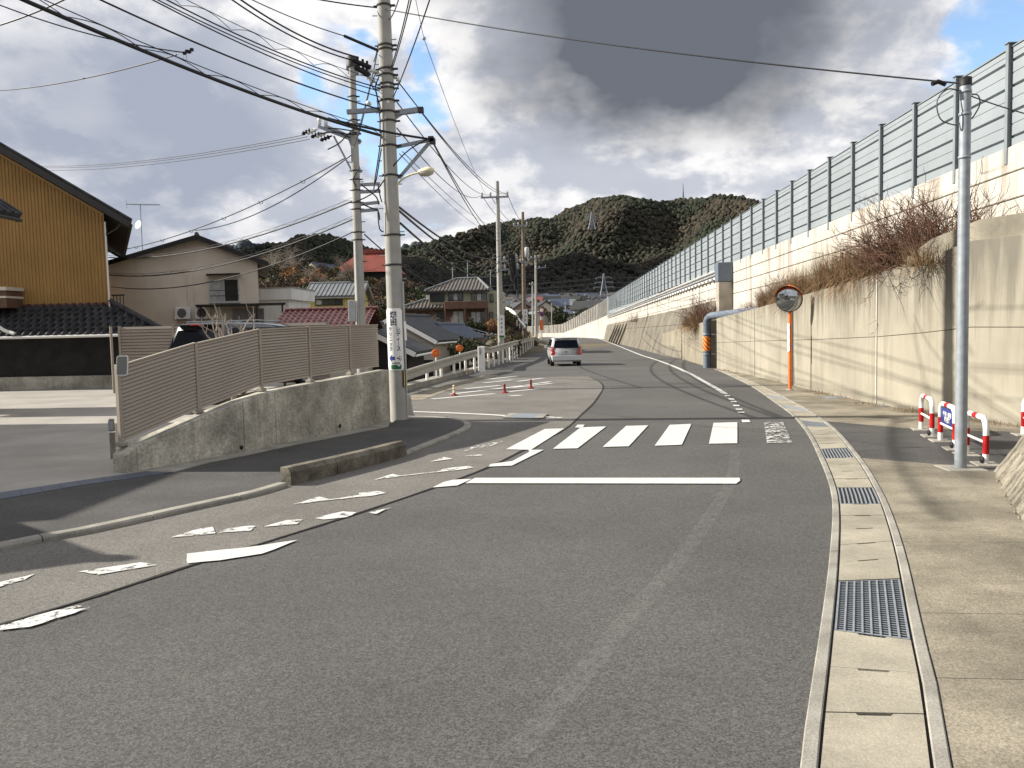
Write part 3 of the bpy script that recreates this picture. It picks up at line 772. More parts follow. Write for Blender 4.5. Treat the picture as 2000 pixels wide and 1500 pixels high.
# the curve beyond the white post
far = MB(); fp = MB()
path = crom([Vector((x,y,0)) for x, y in BAR[1:]], 12)
Lp = plen(path); s = 0
while s < Lp-2:
    a, _ = arc(path, s); b, _ = arc(path, s+PITCH)
    n = int(round((bt((a.y+b.y)/2)-bb((a.y+b.y)/2))/.5)); hh = (bt(a.y)-bb(a.y))/max(n,1)
    for k in range(n):
        z0, z1 = bb(a.y)+k*hh+.015, bb(a.y)+(k+1)*hh-.015
        dd = (b-a)*.02
        far.poly([(a.x+dd.x,a.y+dd.y,z0),(b.x-dd.x,b.y-dd.y,z0),(b.x-dd.x,b.y-dd.y,z1),(a.x+dd.x,a.y+dd.y,z1)])
    fp.box(a.x-.1,a.x-.02,a.y-.06,a.y+.06,bb(a.y),bt(a.y)+.06); s += PITCH
tag(far.build('curved_panel', M['barrier_rust'], nb), kind='stuff'); tag(fp.build('curved_post', M['barrier_post'], nb), kind='stuff')

# ---- cable conduits on brackets along the highway wall
cd = thing('conduit_run', 'three grey cable conduits bracketed along the highway wall past the pillar', 'pipes', (8.8, 43, 4.2))
for k in range(3):
    MB().tube([(8.80, y, bb(y)-.16-k*.17) for y in (43, 60, 80, 100, 120, 137)], .062, 8).build('conduit', M['conduit'], cd)
br = MB().box(-.02,.06,-.05,.05,-.42,.06).mesh('bracket', M['white'])
y = 44.2
while y < 137:
    inst(br, 'bracket', cd, Matrix.Translation((8.87, y, bb(y)-.13)))
    y += 2.0 if y < 90 else 3.2
bs = MB()
y = 44.9
while y < 137: bs.box(8.70,8.90,y,y+.5,bb(y)-.60,bb(y)-.50); y += 1.2 if y < 90 else 2
tag(bs.build('bracket_foot', M['white'], cd), kind='stuff')
# ---- pillar with a steel box
pil = thing('concrete_pillar', 'square grey concrete pillar with a steel box on top against the highway wall', 'pillar', (8.6, 42, 1.5))
pc = pm('pillar_concrete', (.34,.31,.26), .2, 1.2, .9, .3, 40, streak=.4, streak_col=(.2,.18,.15), sscale=(2,2,.2)); M['pillar'] = pc
MB().box(8.22,8.92,41.6,42.3,.5,3.86).build('shaft', pc, pil, bevel=.02)
MB().box(8.18,8.925,41.55,42.35,3.87,4.82).build('steel_box', M['pipe'], pil, bevel=.015)

# ---- inclined revetment along the far road
rv = thing('inclined_revetment', 'sloping grey brown concrete revetment with diagonal joints beside the far road', 'wall', (8, 66, -.4))
def rv_base(y): return Vector((interp([44,58,66,80,100,125,138],[7.75,7.85,7.95,8.0,8.05,8.1,8.2], y), y, gz(y)-.05))
def rv_top(y): return Vector((8.9, y, interp([44,60,140],[3.1,2.87,2.05], y)))
ys = [44,50,56,62,67,72,78,85,92,100,108,117,127,138]
for i, (a, b) in enumerate(zip(ys, ys[1:])):
    sk = 1.6; g = .05
    b0 = .0 if a >= 50 else .52   # hidden behind the lower wall at first
    for lo, hi in ((b0, .66), (.665, 1.0)):
        if lo >= hi: continue
        q = []
        for yy, t in ((a+g, lo), (b-g, lo), (b-g, hi), (a+g, hi)):
            y2 = yy+sk*t; p = lerp(rv_base(y2), rv_top(y2), t); q.append(p)
        MB().prism(q, (.12,0,-.05)).build('revetment_panel', M['conc_old'], rv, fixn=True, bevel=.015)
mb = MB()
for a, b in zip(ys, ys[1:]): mb.poly([rv_base(a)+Vector((.06,0,0)), rv_base(b)+Vector((.06,0,0)), rv_top(b)+Vector((.06,0,0)), rv_top(a)+Vector((.06,0,0))])
mb.build('revetment_core', M['seam'], rv)
# ribs further on
for k in range(5):
    y = 100+k*4.5; a, b = rv_base(y)+Vector((-.35,0,0)), rv_top(y)+Vector((-.12,0,-.4))
    MB().beam(a, b, .22, .18, up=(0,1,0)).build('buttress', M['conc_old'], rv)

# ---- stone revetment at the near right corner
A, B = G(1948,924), G(2003,1016)
sr = thing('stone_revetment', 'sloping masonry revetment of long diagonal stones at the edge of the footway', 'stone wall', A)
u = (B-A).normalized(); up = Vector((.62, .02, .80)).normalized(); up = (up-u*up.dot(u)*.3).normalized(); nrm = u.cross(up).normalized()
if nrm.x > 0: nrm = -nrm
tag(sr)
MB().poly([A-nrm*.03+Vector((0,0,-.1)), A+u*6-nrm*.03+Vector((0,0,-.1)), A+u*6+up*2.4-nrm*.03, A+up*2.4-nrm*.03]).build('mortar_bed', M['seam'], sr)
MB().prism([A-nrm*.03, A+up*2.4-nrm*.03, A+up*2.4-nrm*.03+Vector((2.5,.2,0)), A+Vector((2.5,.2,0))-nrm*.03], Vector((0,-.12,0))).build('end_face', M['conc_ledge'], sr, fixn=True)
MB().beam(A-nrm*.05+up*-.05, A-nrm*.05+up*2.4, .10, .16, up=nrm).build('end_coping', M['conc_kerb'], sr, bevel=.01)
sw, sh = .20, .52
for i in range(-1, 22):
    for j in range(-1, 5):
        c0 = A+u*(i*sw+.12+(j%2)*sw*.5)+up*(j*sh*.5+.02)
        if i*sw+(j%2)*sw*.5 < -.06: continue
        jx = lambda s: random.uniform(-s, s)
        hw_, hh_ = sw*.46, sh*.48
        ring = [c0-up*hh_+u*jx(.02), c0+u*hw_-up*(.05+jx(.03)), c0+u*hw_*.95+up*(.07+jx(.03)), c0+up*hh_+u*jx(.02), c0-u*hw_+up*(.05+jx(.03)), c0-u*hw_*.95-up*(.07+jx(.03))]
        ring = [p if p.z > -.02 else p+up*(-.02-p.z)/up.z for p in ring]
        if (c0-up*.0).z < 0.02 and j < 0: 
            if c0.z+.2 < 0: continue
        h = .035+random.uniform(0,.03)
        c = sum(ring, Vector())/6; inn2 = [c+(p-c)*.72+nrm*h for p in ring]
        top = c+nrm*(h+.012)
        n = 6; vs = ring+inn2+[top]
        MB().add(vs, [(k,(k+1)%n,n+(k+1)%n,n+k) for k in range(n)]+[(n+k,n+(k+1)%n,2*n) for k in range(n)]).build('stone', M['stone'], sr, fixn=True)

# ---- drain pipe with hazard band
P0 = G(1383,718.5); P0.x -= .05
dp = thing('drain_pipe', 'fat blue grey drain pipe with red and yellow hazard band bending over the wall', 'pipe', P0)
zt = zOver(1383, 617, P0); r = .165
pts = [P0+Vector((0,0,-.02)), Vector((P0.x,P0.y,zt-.32))]
for k in range(1, 7):
    an = k/6*math.pi/2; pts.append(Vector((P0.x+.05*(1-math.cos(an)), P0.y, 0))+Vector((.40*(1-math.cos(an))*.35, -.40*(1-math.cos(an)), zt-.32+.32*math.sin(an))))
end = pts[-1]; pts += [end+Vector((.25,-1.2,.03)), end+Vector((.62,-4.0,.08)), end+Vector((1.0,-8.0,.12))]
MB().tube(pts, r, 18).build('pipe_body', M['pipe'], dp)
for z0 in (zOver(1383,655,P0)+.02, zOver(1383,693,P0)): MB().lathe([(r+.0,0),(r+.022,0),(r+.022,.06),(r,.06)], (P0.x,P0.y,z0), n=18).build('clamp', M['galv'], dp)
hz_m = bpy.data.materials.new('hazard_band'); hz_m.use_nodes = True
def hazard(m):
    N, L = m.node_tree.nodes, m.node_tree.links.new; bs = N['Principled BSDF']; bs.inputs['Roughness'].default_value = .5
    g = N.new('ShaderNodeNewGeometry'); v = N.new('ShaderNodeVectorMath'); v.operation = 'DOT_PRODUCT'; L(g.outputs['Position'], v.inputs[0]); v.inputs[1].default_value = (4.6, -3.4, 5.2)
    f = N.new('ShaderNodeMath'); f.operation = 'FRACT'; L(v.outputs['Value'], f.inputs[0])
    c = N.new('ShaderNodeMath'); c.operation = 'GREATER_THAN'; L(f.outputs[0], c.inputs[0]); c.inputs[1].default_value = .5
    x = N.new('ShaderNodeMix'); x.data_type = 'RGBA'; L(c.outputs[0], x.inputs[0]); x.inputs[6].default_value = (.55,.035,.02,1); x.inputs[7].default_value = (.72,.36,.03,1); L(x.outputs[2], bs.inputs['Base Color'])
hazard(hz_m)
MB().lathe([(r+.006, zOver(1383,685,P0)-P0.z), (r+.006, zOver(1383,657,P0)-P0.z)], P0, n=20).build('hazard_band', hz_m, dp)
Q = G(1401,719); Q.x -= .03; zq = zOver(1401,625,Q)
MB().box(Q.x-.035,Q.x+.035,Q.y-.035,Q.y+.035,gz(Q.y),zq).build('support_post', M['galv_dark'], dp)
for yy in (653,691):
    z = zOver(1392,yy,P0); MB().beam((P0.x+.1,P0.y,z),(Q.x,Q.y,z),.05,.05).build('support_arm', M['galv_dark'], dp)

# ---- convex traffic mirror
P = G(1543,763)
cm_ = thing('convex_mirror', 'round orange rimmed convex traffic mirror on an orange pole by the wall', 'traffic mirror', P)
zc = zOver(1537,583,P); ztop = zOver(1543,556,P)
MB().tube([P, (P.x,P.y,ztop)], .045, 12).build('pole', M['orange'], cm_)
MB().lathe([(.1,0),(.1,.03),(.05,.05)], P, n=14).build('base_collar', M['conc_kerb'], cm_)
ax = Vector((-.5,-.86,-.12)).normalized(); c = Vector((P.x,P.y,zc))+ax*.13; rr = .335
mm = pm('mirror_glass', (.42,.44,.45), .02, 2, .04, 0, metal=1.0)
prof = [(rr*math.sin(t), -.0+.11*math.cos(t)-.0) for t in np.linspace(math.pi/2, 0.001, 10)]
MB().lathe(prof, c, ax, 32).build('mirror_face', mm, cm_)
MB().lathe([(rr-.005,-.0),(rr+.014,.004),(rr+.018,-.04),(.12,-.09),(.001,-.09)], c, ax, 32).build('back_shell', M['galv_dark'], cm_)
a1 = ax.cross(Vector((0,0,1))).normalized(); b1 = a1.cross(ax).normalized()
if b1.z < 0: b1 = -b1
vis = MB(); vs = []
for k in range(17):
    an = math.pi*(.06+.88*k/16); dv = a1*math.cos(an)+b1*math.sin(an)
    vs += [c+dv*(rr+.020)-ax*.03, c+dv*(rr+.028)+ax*(.01+.16*math.sin(an)**1.5)]
vis.add(vs, [(2*k,2*k+2,2*k+3,2*k+1) for k in range(16)], True).build('visor', M['orange'], cm_)
zs0, zs1 = zOver(1543,686,P), zOver(1543,632,P)
MB().obox(((P.x-.05),P.y-.03,(zs0+zs1)/2),(.008,.02,0),(-.02,.03,0),(0,0,(zs1-zs0)/2)).build('name_plate', M['white'], cm_)
for z in (zs0+.12, zs1-.12): MB().lathe([(.045,0),(.055,0),(.055,.035),(.045,.035)], (P.x,P.y,z), n=10).build('clamp', M['galv'], cm_)
MB().beam((P.x,P.y,zc),c-ax*.08,.05,.05).build('bracket', M['galv'], cm_)

# ---- galvanised pole at the right
P = G(1876,917)
gp = thing('steel_pole', 'tall galvanised steel pole with a black cap holding an overhead cable', 'pole', P)
zt = zOver(1886,152,P); lean = atY(1886,152,P.y).x-P.x
TOPR = Vector((P.x+lean, P.y, zt))
MB().tube([P, TOPR], [.066,.060], 18).build('shaft', M['galv'], gp)
MB().lathe([(.066,-.09),(.066,.0),(.03,.012),(.001,.012)], TOPR, n=18).build('cap', M['black'], gp)
for k, z in enumerate((.17,.42,.9)): MB().lathe([(.06,0),(.068,0),(.068,.03),(.06,.03)], (TOPR.x,TOPR.y,TOPR.z-z), n=14).build('band', M['galv'], gp)
lp = [TOPR+Vector((-.06,0,-.14)), TOPR+Vector((-.2,0,-.12)), TOPR+Vector((-.32,-.02,-.25)), TOPR+Vector((-.28,-.02,-.45)), TOPR+Vector((-.12,-.01,-.52)), TOPR+Vector((-.06,0,-.5))]
MB().tube(crom(lp,5), .008, 6).build('cable_loop', M['wire'], gp)
lp = [TOPR+Vector((.06,0,-.18)), TOPR+Vector((.14,0,-.2)), TOPR+Vector((.16,0,-.3)), TOPR+Vector((.1,0,-.42)), TOPR+Vector((.06,0,-.46))]
MB().tube(crom(lp,5), .008, 6).build('cable_loop', M['wire'], gp)
MB().box(P.x-.22,P.x+.22,P.y-.2,P.y+.2,-.05,.024).build('footing', M['conc_kerb'], gp, bevel=.01)

# ---- red and white U shaped barriers
def ubar(pa, pb, label, sign=False, h=.56, trap=True, group=None):
    t = thing('hoop_barrier', label, 'barrier', pa, group)
    d = (pb-pa); L_ = d.length; d.normalize(); r = .034; R_ = .14
    def at(s, z): return pa+d*s+Vector((0,0,z-.0))
    path = [at(0,0.02), at(0,h-R_)]+[at(R_-R_*math.cos(a), h-R_+R_*math.sin(a)) for a in np.linspace(.2,1.57,6)]
    path += [at(L_-R_+R_*math.sin(a), h-R_+R_*math.cos(a)) for a in np.linspace(0,1.37,6)]+[at(L_,h-R_), at(L_,.02)]
    MB().tube(path, r, 12).build('hoop', M['white'], t)
    for s in (0, L_): MB().lathe([(r+.002,.14),(r+.002,.36)], at(s,0), n=14).build('red_band', M['red'], t)
    MB().tube([at(L_/2-.085,h), at(L_/2+.085,h)], r+.002, 12, caps=False).build('red_band', M['red'], t)
    MB().tube([at(.02,.27), at(L_-.02,.27)], .017, 8).build('cross_rail', M['white'], t)
    if trap:
        nrm = Vector((-d.y, d.x, 0)); nrm = nrm if nrm.dot(pa) < 0 else -nrm
        MB().lathe([(.001,.028),(.038,.028),(.042,0)], at(L_,.07)+nrm*.03, nrm, 12).build('lock_cover', M['black'], t)
    for s in (0, L_):
        MB().obox(at(s,.012), d*.16, Vector((-d.y,d.x,0))*.13, (0,0,.014)).build('footing', M['conc_kerb'], t, bevel=.006)
    if sign:
        z0, z1 = .29, h-.045
        nrm = Vector((-d.y, d.x, 0)); nrm = nrm if nrm.dot(pa) < 0 else -nrm
        mb = MB(); pts = [at(.035,z0),at(L_-.035,z0),at(L_-.035,z1-.10),at(L_-.075,z1-.03),at(L_-.13,z1),at(.13,z1),at(.075,z1-.03),at(.035,z1-.10)]
        sp = mb.prism(pts, nrm*.006).build('sign_plate', M['blue'], t, fixn=True)
        text(sp, '歩行者・自転車', at(L_/2,z1-.115)+nrm*.010, d, Vector((0,0,1)), .083, M['white'], squeeze=.78)
        text(sp, '専用道路', at(L_/2,z0+.035)+nrm*.010, d, Vector((0,0,1)), .083, M['white'], squeeze=.9)
    return t
def text(parent, body, pos, xa, ya, size, mat, squeeze=1.0, name='lettering', align='CENTER', offset=0.012):
    c = bpy.data.curves.new('txt', 'FONT'); c.body = body; c.size = size; c.align_x = align; c.offset = offset*size*2; c.resolution_u = 3
    o = bpy.data.objects.new('txt', c); COL.objects.link(o); bpy.context.view_layer.update()
    me = bpy.data.meshes.new_from_object(o.evaluated_get(bpy.context.evaluated_depsgraph_get())); bpy.data.objects.remove(o); bpy.data.curves.remove(c)
    me.materials.clear(); me.materials.append(mat); me.name = name
    xa = Vector(xa).normalized(); ya = Vector(ya).normalized(); za = xa.cross(ya)
    return inst(me, name, parent, basis(pos, xa*squeeze, ya, za))
ubar(G(1799,840.5), G(1820,854), 'red and white hoop barrier standing closest to the retaining wall')
ubar(G(1836.5,863), G(1865,879), 'red and white hoop barrier carrying a blue lettered sign plate', True)
ubar(G(1887.7,890), G(1925,909), 'red and white hoop barrier next to the foot of the stone revetment')
ubar(G(1996,851)+Vector((.02,0,0)), G(2025,862)+Vector((.02,0,0)), 'red and white hoop barrier half hidden beyond the stone revetment edge', trap=False)
# ================================================================== LEFT SIDE: FENCE, POLES, WIRES, RAILS
wb_ = crom(wallbase, 4)
bw = thing('boundary_wall', 'stained grey concrete boundary wall stepping up towards the signed utility pole', 'wall', wallbase[0])
WT = [((274,871),(270,927)),((414,809),(411,901)),((480,783),(479,889)),((541,763),(541,875)),((625,747),(628,857)),((758,722),(763,826))]
wt_pts = []
for (tx, ty), (bx, by) in WT:
    p = G(bx, by); wt_pts.append((p, zOver(tx, ty, p)))
tdir = (wt_pts[-1][0]-wt_pts[0][0]).normalized(); nback = Vector((-tdir.y, tdir.x, 0))   # towards the car park
if nback.x > 0: nback = -nback
def wseg(i0, i1, mat='conc_fence'):
    vs = []; idx = list(range(i0, i1+1)); n = len(idx)
    for i in idx:
        p, z = wt_pts[i]; q = p.copy()
        if i == i0 and i0: q += tdir*.004
        if i == i1 and i1 < len(wt_pts)-1: q -= tdir*.004
        b = q+nback*.26
        vs += [(q.x,q.y,-.1),(b.x,b.y,-.1),(b.x,b.y,z),(q.x,q.y,z)]
    fs = [(0,1,2,3), tuple(4*(n-1)+i for i in (3,2,1,0))]+[(4*k+j,4*k+4+j,4*k+4+(j+1)%4,4*k+(j+1)%4) for k in range(n-1) for j in range(4)]
    MB().add(vs, fs).build('wall_segment', M[mat], bw, fixn=True, bevel=.008)
wseg(0,2); wseg(2,3); wseg(3,5)
# nose block at the driveway end
pn, zn = wt_pts[0]; e0 = pn-tdir*.16
MB().prism([(e0.x,e0.y,-.1),(pn.x,pn.y,-.1),(pn.x,pn.y,zn-.004),(e0.x,e0.y,zn-.09)], nback*.26).build('wall_nose', M['conc_fence'], bw, fixn=True, bevel=.012)
for (px, py) in ((473,874),(665,832)):
    p = G(px, py+18 if px < 500 else py+18); z = zOver(px, py, p)
    MB().lathe([(.032,-.01),(.032,.004),(.001,.0041)], Vector((p.x,p.y,z))-nback*.0, -nback, 12).build('weep_hole', M['black'], bw)

# ---- slatted fence
FB = [((252,715),(258,872)),((406,671),(412.6,808)),((529,644),(535,761)),((625,639),(629,743)),((699,636),(701,729)),((758,634.5),(761,722))]
sf = thing('slat_fence', 'taupe louvred aluminium fence in five bays on the concrete boundary wall', 'fence', wt_pts[0][0])
def wall_at(px):      # fence line on the wall, found from the pixel column
    xs = [b[0] for _, b in WT]; t = interp(xs, list(range(len(xs))), px)
    i = min(int(t), len(xs)-2); return lerp(wt_pts[i][0], wt_pts[i+1][0], t-i)+nback*.20
fpost = []
for (tx, ty), (bx, by) in FB:
    p = wall_at(bx if bx > 262 else 262); 
    if bx < 262: p = wall_at(270)-tdir*.06
    fpost.append((p, zOver(bx, by, p), zOver(tx, ty, p)))
for k, (p, zb, zt) in enumerate(fpost):
    if k == len(fpost)-1: continue
    base = interp([q[0].y for q in wt_pts], [q[1] for q in wt_pts], p.y)
    MB().obox((p.x, p.y, (base-.02+zt+.02)/2), tdir*.026, nback*.03, (0,0,(zt+.02-base+.02)/2)).build('post', M['fence'], sf, bevel=.004)
    MB().obox((p.x, p.y, base+.02), tdir*.055, nback*.055, (0,0,.025)).build('post_foot', M['conc_kerb'], sf, bevel=.006)
NS = 19
for k in range(5):
    (p, zb, zt), (q, zb2, zt2) = fpost[k], fpost[k+1]
    a, b = p+tdir*.03, q-tdir*.03
    for j in range(NS):
        f0, f1 = j/NS, (j+1)/NS
        z0a, z1a, z0b, z1b = lerp(zb+.06,zt,f0), lerp(zb+.06,zt,f1), lerp(zb2+.06,zt2,f0), lerp(zb2+.06,zt2,f1)
        g = .15
        za0, za1, zb0, zb1 = lerp(z0a,z1a,g), lerp(z0a,z1a,1-.02), lerp(z0b,z1b,g), lerp(z0b,z1b,1-.02)
        fr, bk = -nback*.022, nback*.02      # blade leans: lower edge forward
        vs = [a+fr+Vector((0,0,za0)), b+fr+Vector((0,0,zb0)), b+fr*.2+Vector((0,0,zb1)), a+fr*.2+Vector((0,0,za1)),
              a+bk+Vector((0,0,za0)), b+bk+Vector((0,0,zb0)), b+bk+Vector((0,0,zb1)), a+bk+Vector((0,0,za1))]
        for v in vs: v.z -= a.z*0
        MB().add(vs, [(0,1,2,3),(5,4,7,6),(1,5,6,2),(4,0,3,7),(3,2,6,7),(4,5,1,0)]).build('slat', M['fence'], sf, fixn=True)
    MB().add([a+nback*.024+Vector((0,0,zb+.09)), b+nback*.024+Vector((0,0,zb2+.09)), b+nback*.024+Vector((0,0,zt2-.02)), a+nback*.024+Vector((0,0,zt-.02))], [(0,1,2,3)]).build('backing_sheet', M['fence'], sf)
    MB().beam(a+Vector((0,0,zt+.006)), b+Vector((0,0,zt2+.006)), .055, .02).build('top_rail', M['fence'], sf)

# ---- second stretch of fence behind the car
b0, b1 = atY(233,720,24.6), atY(640,700,24.6)
sf2 = thing('slat_fence', 'taupe louvred fence standing behind the dark parked car', 'fence', (b0.x, 24.6, 0))
zt = zOver(260,638,Vector((0,24.6,0)))
px_posts = [233,338,445,552,640]
fx = [atY(x,640,24.6).x for x in px_posts]
for x in fx: MB().box(x-.035,x+.035,24.57,24.63,0,zt+.03).build('post', M['fence'], sf2)
sl = MB().add([(-.5,-.022,.012),(.5,-.022,.012),(.5,.0,.09),(-.5,.0,.09),(-.5,.02,.012),(.5,.02,.012),(.5,.02,.09),(-.5,.02,.09)],
              [(0,1,2,3),(5,4,7,6),(1,5,6,2),(4,0,3,7),(3,2,6,7),(4,5,1,0)]).mesh('slat', M['fence'], fixn=True)
for xa, xb in zip(fx, fx[1:]):
    for j in range(19):
        inst(sl, 'slat', sf2, Matrix.Translation(((xa+xb)/2, 24.6, .25+j*(zt-.25)/19)) @ Matrix.Diagonal((xb-xa-.08, 1, 1, 1)))
    MB().box(xa+.04,xb-.04,24.625,24.635,.25,zt-.02).build('backing_sheet', M['fence'], sf2)
MB().tube([(fx[0]-.16,24.4,0),(fx[0]-.16,24.4,zt+.02)], .04, 8).build('latch_post', M['fence'], sf2)

# ---- small mirror on the end post and wooden marker post
p, zb, zt = fpost[0]
pmz = thing('parking_mirror', 'small rectangular pale framed mirror fixed to the end post of the fence', 'mirror', (p.x, p.y, zOver(238,733,p)))
c = atY(238.5,714,p.y-.06); xa = Vector((1,.25,0)).normalized(); za = Vector((.08,0,1)).normalized(); nn = xa.cross(za)
w2, h2 = .068, .125
def rrect(w, h, r, o):
    pts = []
    for cx, cy, a0 in ((w-r,h-r,0),(-w+r,h-r,90),(-w+r,-h+r,180),(w-r,-h+r,270)):
        for k in range(4):
            a = R(a0+30*k); pts.append(c+xa*(cx+r*math.cos(a))+za*(cy+r*math.sin(a))+nn*o)
    return pts
MB().prism(rrect(w2,h2,.025,-.015), nn*.02).build('frame', M['porcelain'], pmz, fixn=True)
MB().poly(rrect(w2-.010,h2-.010,.018,.0075)).build('mirror_glass', pm('small_mirror_glass', (.32,.35,.37), .02, 2, .12, 0, metal=1.0), pmz)
MB().beam(c-nn*.01, p+Vector((0,0,c.z)), .02, .02).build('bracket', M['galv'], pmz)
p = G(222,902)
mk = thing('marker_post', 'short weathered timber marker post beside the nose of the boundary wall', 'post', p)
zt = zOver(220,818,p)
MB().box(p.x-.03,p.x+.03,p.y-.03,p.y+.03,0,zt).build('stake', pm('weathered_timber', (.19,.17,.145), .3, 6, .9, .4, 60), mk, bevel=.008)
MB().box(p.x-.033,p.x+.033,p.y-.034,p.y-.03,zt-.16,zt-.03).build('plate', M['galv'], mk)
MB().box(p.x-.035,p.x+.035,p.y-.035,p.y+.035,zt-.19,zt-.175).build('strap', M['white'], mk)

# ---- utility poles
def pole_shaft(t, base, top, r0, r1, mat='conc_pole'):
    return MB().tube([base, lerp(base,top,.5), top], [r0,(r0+r1)/2,r1], 20).build('shaft', M[mat], t)
def axis_pt(base, top, z): return lerp(base, top, (z-base.z)/(top.z-base.z))
def band(t, base, top, z, r, h=.05, mat='galv_dark'):
    c = axis_pt(base, top, z); o = MB().lathe([(r,0),(r+.016,0),(r+.016,h),(r,h)], c, n=18).build('band', M[mat], t)
    MB().box(c.x+r+.0,c.x+r+.09,c.y-.03,c.y+.03,z+.005,z+h-.005).build('band_bolt', M[mat], t)
    MB().box(c.x-r-.07,c.x-r,c.y-.02,c.y+.02,z+.01,z+h-.01).build('band_bolt', M[mat], t)
Y1 = 15.81
B1 = G(780,823); T1 = atY(737,-330,Y1)
def rad1(z): return interp([0,11],[.172,.108], z)
up1 = thing('utility_pole', 'thick concrete utility pole carrying a white clinic sign at the street corner', 'utility pole', B1)
pole_shaft(up1, B1, T1, .172, .108)
def z1(py, px=760): return atY(px, py, Y1).z
for py in (14,92,100,138,150,168,176,200,222,240,288,346,462,520):
    z = z1(py); band(up1, B1, T1, z, rad1(z), .035)
for k in range(26):      # step bolts
    z = 2.75+k*.45; c = axis_pt(B1,T1,z); sx = -1 if k % 2 else 1
    MB().tube([c+Vector((sx*rad1(z)*.9,-.02,0)), c+Vector((sx*(rad1(z)+.09),-.03,0))], .010, 6).build('step_bolt', M['galv'], up1)
# sign wrapped round the pole
zs0, zs1 = z1(722,775), z1(603,768); zm = (zs0+zs1)/2; c1 = axis_pt(B1,T1,zm)
ang0, ang1 = R(-90-64), R(-90+56)
vs = []; NA = 20; rs = rad1(zm)+.012
for i in range(NA+1):
    a = lerp(ang0, ang1, i/NA); lift = .05*max(0, abs(i/NA-.5)*2-.8)/.2*.9
    for z in (zs0+lift, zs1-lift):
        cc = axis_pt(B1,T1,z); vs.append((cc.x+rs*math.cos(a), cc.y+rs*math.sin(a), z))
sb = MB().add(vs, [(2*i,2*i+2,2*i+3,2*i+1) for i in range(NA)], True).build('sign_board', M['white'], up1)
def wrap_text(body, u, z, size, mat, squeeze=1.0, bold=.02):   # u: angle in degrees from facing the camera, z: height
    c = bpy.data.curves.new('txt','FONT'); c.body = body; c.size = size; c.align_x = 'CENTER'; c.offset = bold*size; c.resolution_u = 3
    o = bpy.data.objects.new('txt', c); COL.objects.link(o); bpy.context.view_layer.update()
    me = bpy.data.meshes.new_from_object(o.evaluated_get(bpy.context.evaluated_depsgraph_get())); bpy.data.objects.remove(o); bpy.data.curves.remove(c)
    me.name = 'lettering'; me.materials.clear(); me.materials.append(mat)
    wrap_mesh(me, u, z, squeeze)
def wrap_mesh(me, u, z, squeeze=1.0):
    rr_ = rs+.004
    for v in me.vertices:
        a = R(-90+u)+v.co.x*squeeze/rr_; zz = z+v.co.y; cc = axis_pt(B1,T1,zz)
        v.co = (cc.x+rr_*math.cos(a)-B1.x, cc.y+rr_*math.sin(a)-B1.y, zz-B1.z)
    o = bpy.data.objects.new('lettering', me); COL.objects.link(o); o.parent = sb; ORGS[o.name] = B1
US = 2.0
H = zs1-zs0
def zsg(f): return zs1-H*f       # f from the sign's top
for ch, f in (('堀',.155),('田',.268)): wrap_text(ch, US-6, zsg(f), .150, M['black_ink'], .95, .03)
for i, ch in enumerate('レディース'):
    if ch == 'ー': wrap_text('｜', US+22, zsg(.36+i*.082-.005), .075, M['black_ink'], 1.0, .03)
    else: wrap_text(ch, US+22, zsg(.362+i*.080), .105 if ch != 'ィ' else .095, M['black_ink'], .9, .02)
for i, ch in enumerate('クリニック'): wrap_text(ch, US-30, zsg(.362+i*.080), .095, M['black_ink'], .85, .02)
def wrap_poly(pts, u, z, mat):
    me = MB().poly([(x, y, 0) for x, y in pts]).mesh('lettering', mat, tri=True)
    bm = bmesh.new(); bm.from_mesh(me)
    for _ in range(3):
        lg = [e for e in bm.edges if e.calc_length() > .02]
        if lg: bmesh.ops.subdivide_edges(bm, edges=lg, cuts=1); bmesh.ops.triangulate(bm, faces=bm.faces)
    bm.to_mesh(me); bm.free()
    wrap_mesh(me, u, z)
NAVY = pm('navy_ink', (.03,.05,.24), .05, 8, .5, 0)
bm_arrow = [(-.085,0),(-.015,.07),(-.015,.032),(.05,.032),(.05,-.032),(-.015,-.032),(-.015,-.07)]
wrap_poly(bm_arrow, US-20, zsg(.805), NAVY)
wrap_poly([(.0,-.012),(.075,-.006),(.075,.006),(.0,.012)], US+8, zsg(.805), M['black_ink'])
for dx, dz in ((-.01,.028),(.03,.022),(-.01,-.03),(.03,-.026),(.008,-.05)):
    wrap_poly([(dx,dz),(dx+.022,dz),(dx+.022,dz+.014),(dx,dz+.014)], US+24, zsg(.805), M['black_ink'])
for i in range(6):
    for ox, oz, ww_, wh in ((-.012,.010,.024,.005),(-.012,-.014,.024,.005),(-.012,-.014,.006,.028),(.006,-.014,.006,.028),(-.008,-.003,.016,.004)):
        wrap_poly([(-.075+.03*i+ox,oz),(-.075+.03*i+ox+ww_,oz),(-.075+.03*i+ox+ww_,oz+wh),(-.075+.03*i+ox,oz+wh)], US, zsg(.885), M['black_ink'])
wrap_poly([(-.105,-.045),(.105,-.045),(.105,.04),(-.105,.04)], US+2, zsg(.945), M['green_sign'])
wrap_poly([(.03,.012),(.075,.012),(.075,.032),(.03,.032)], US+2, zsg(.944), M['white'])
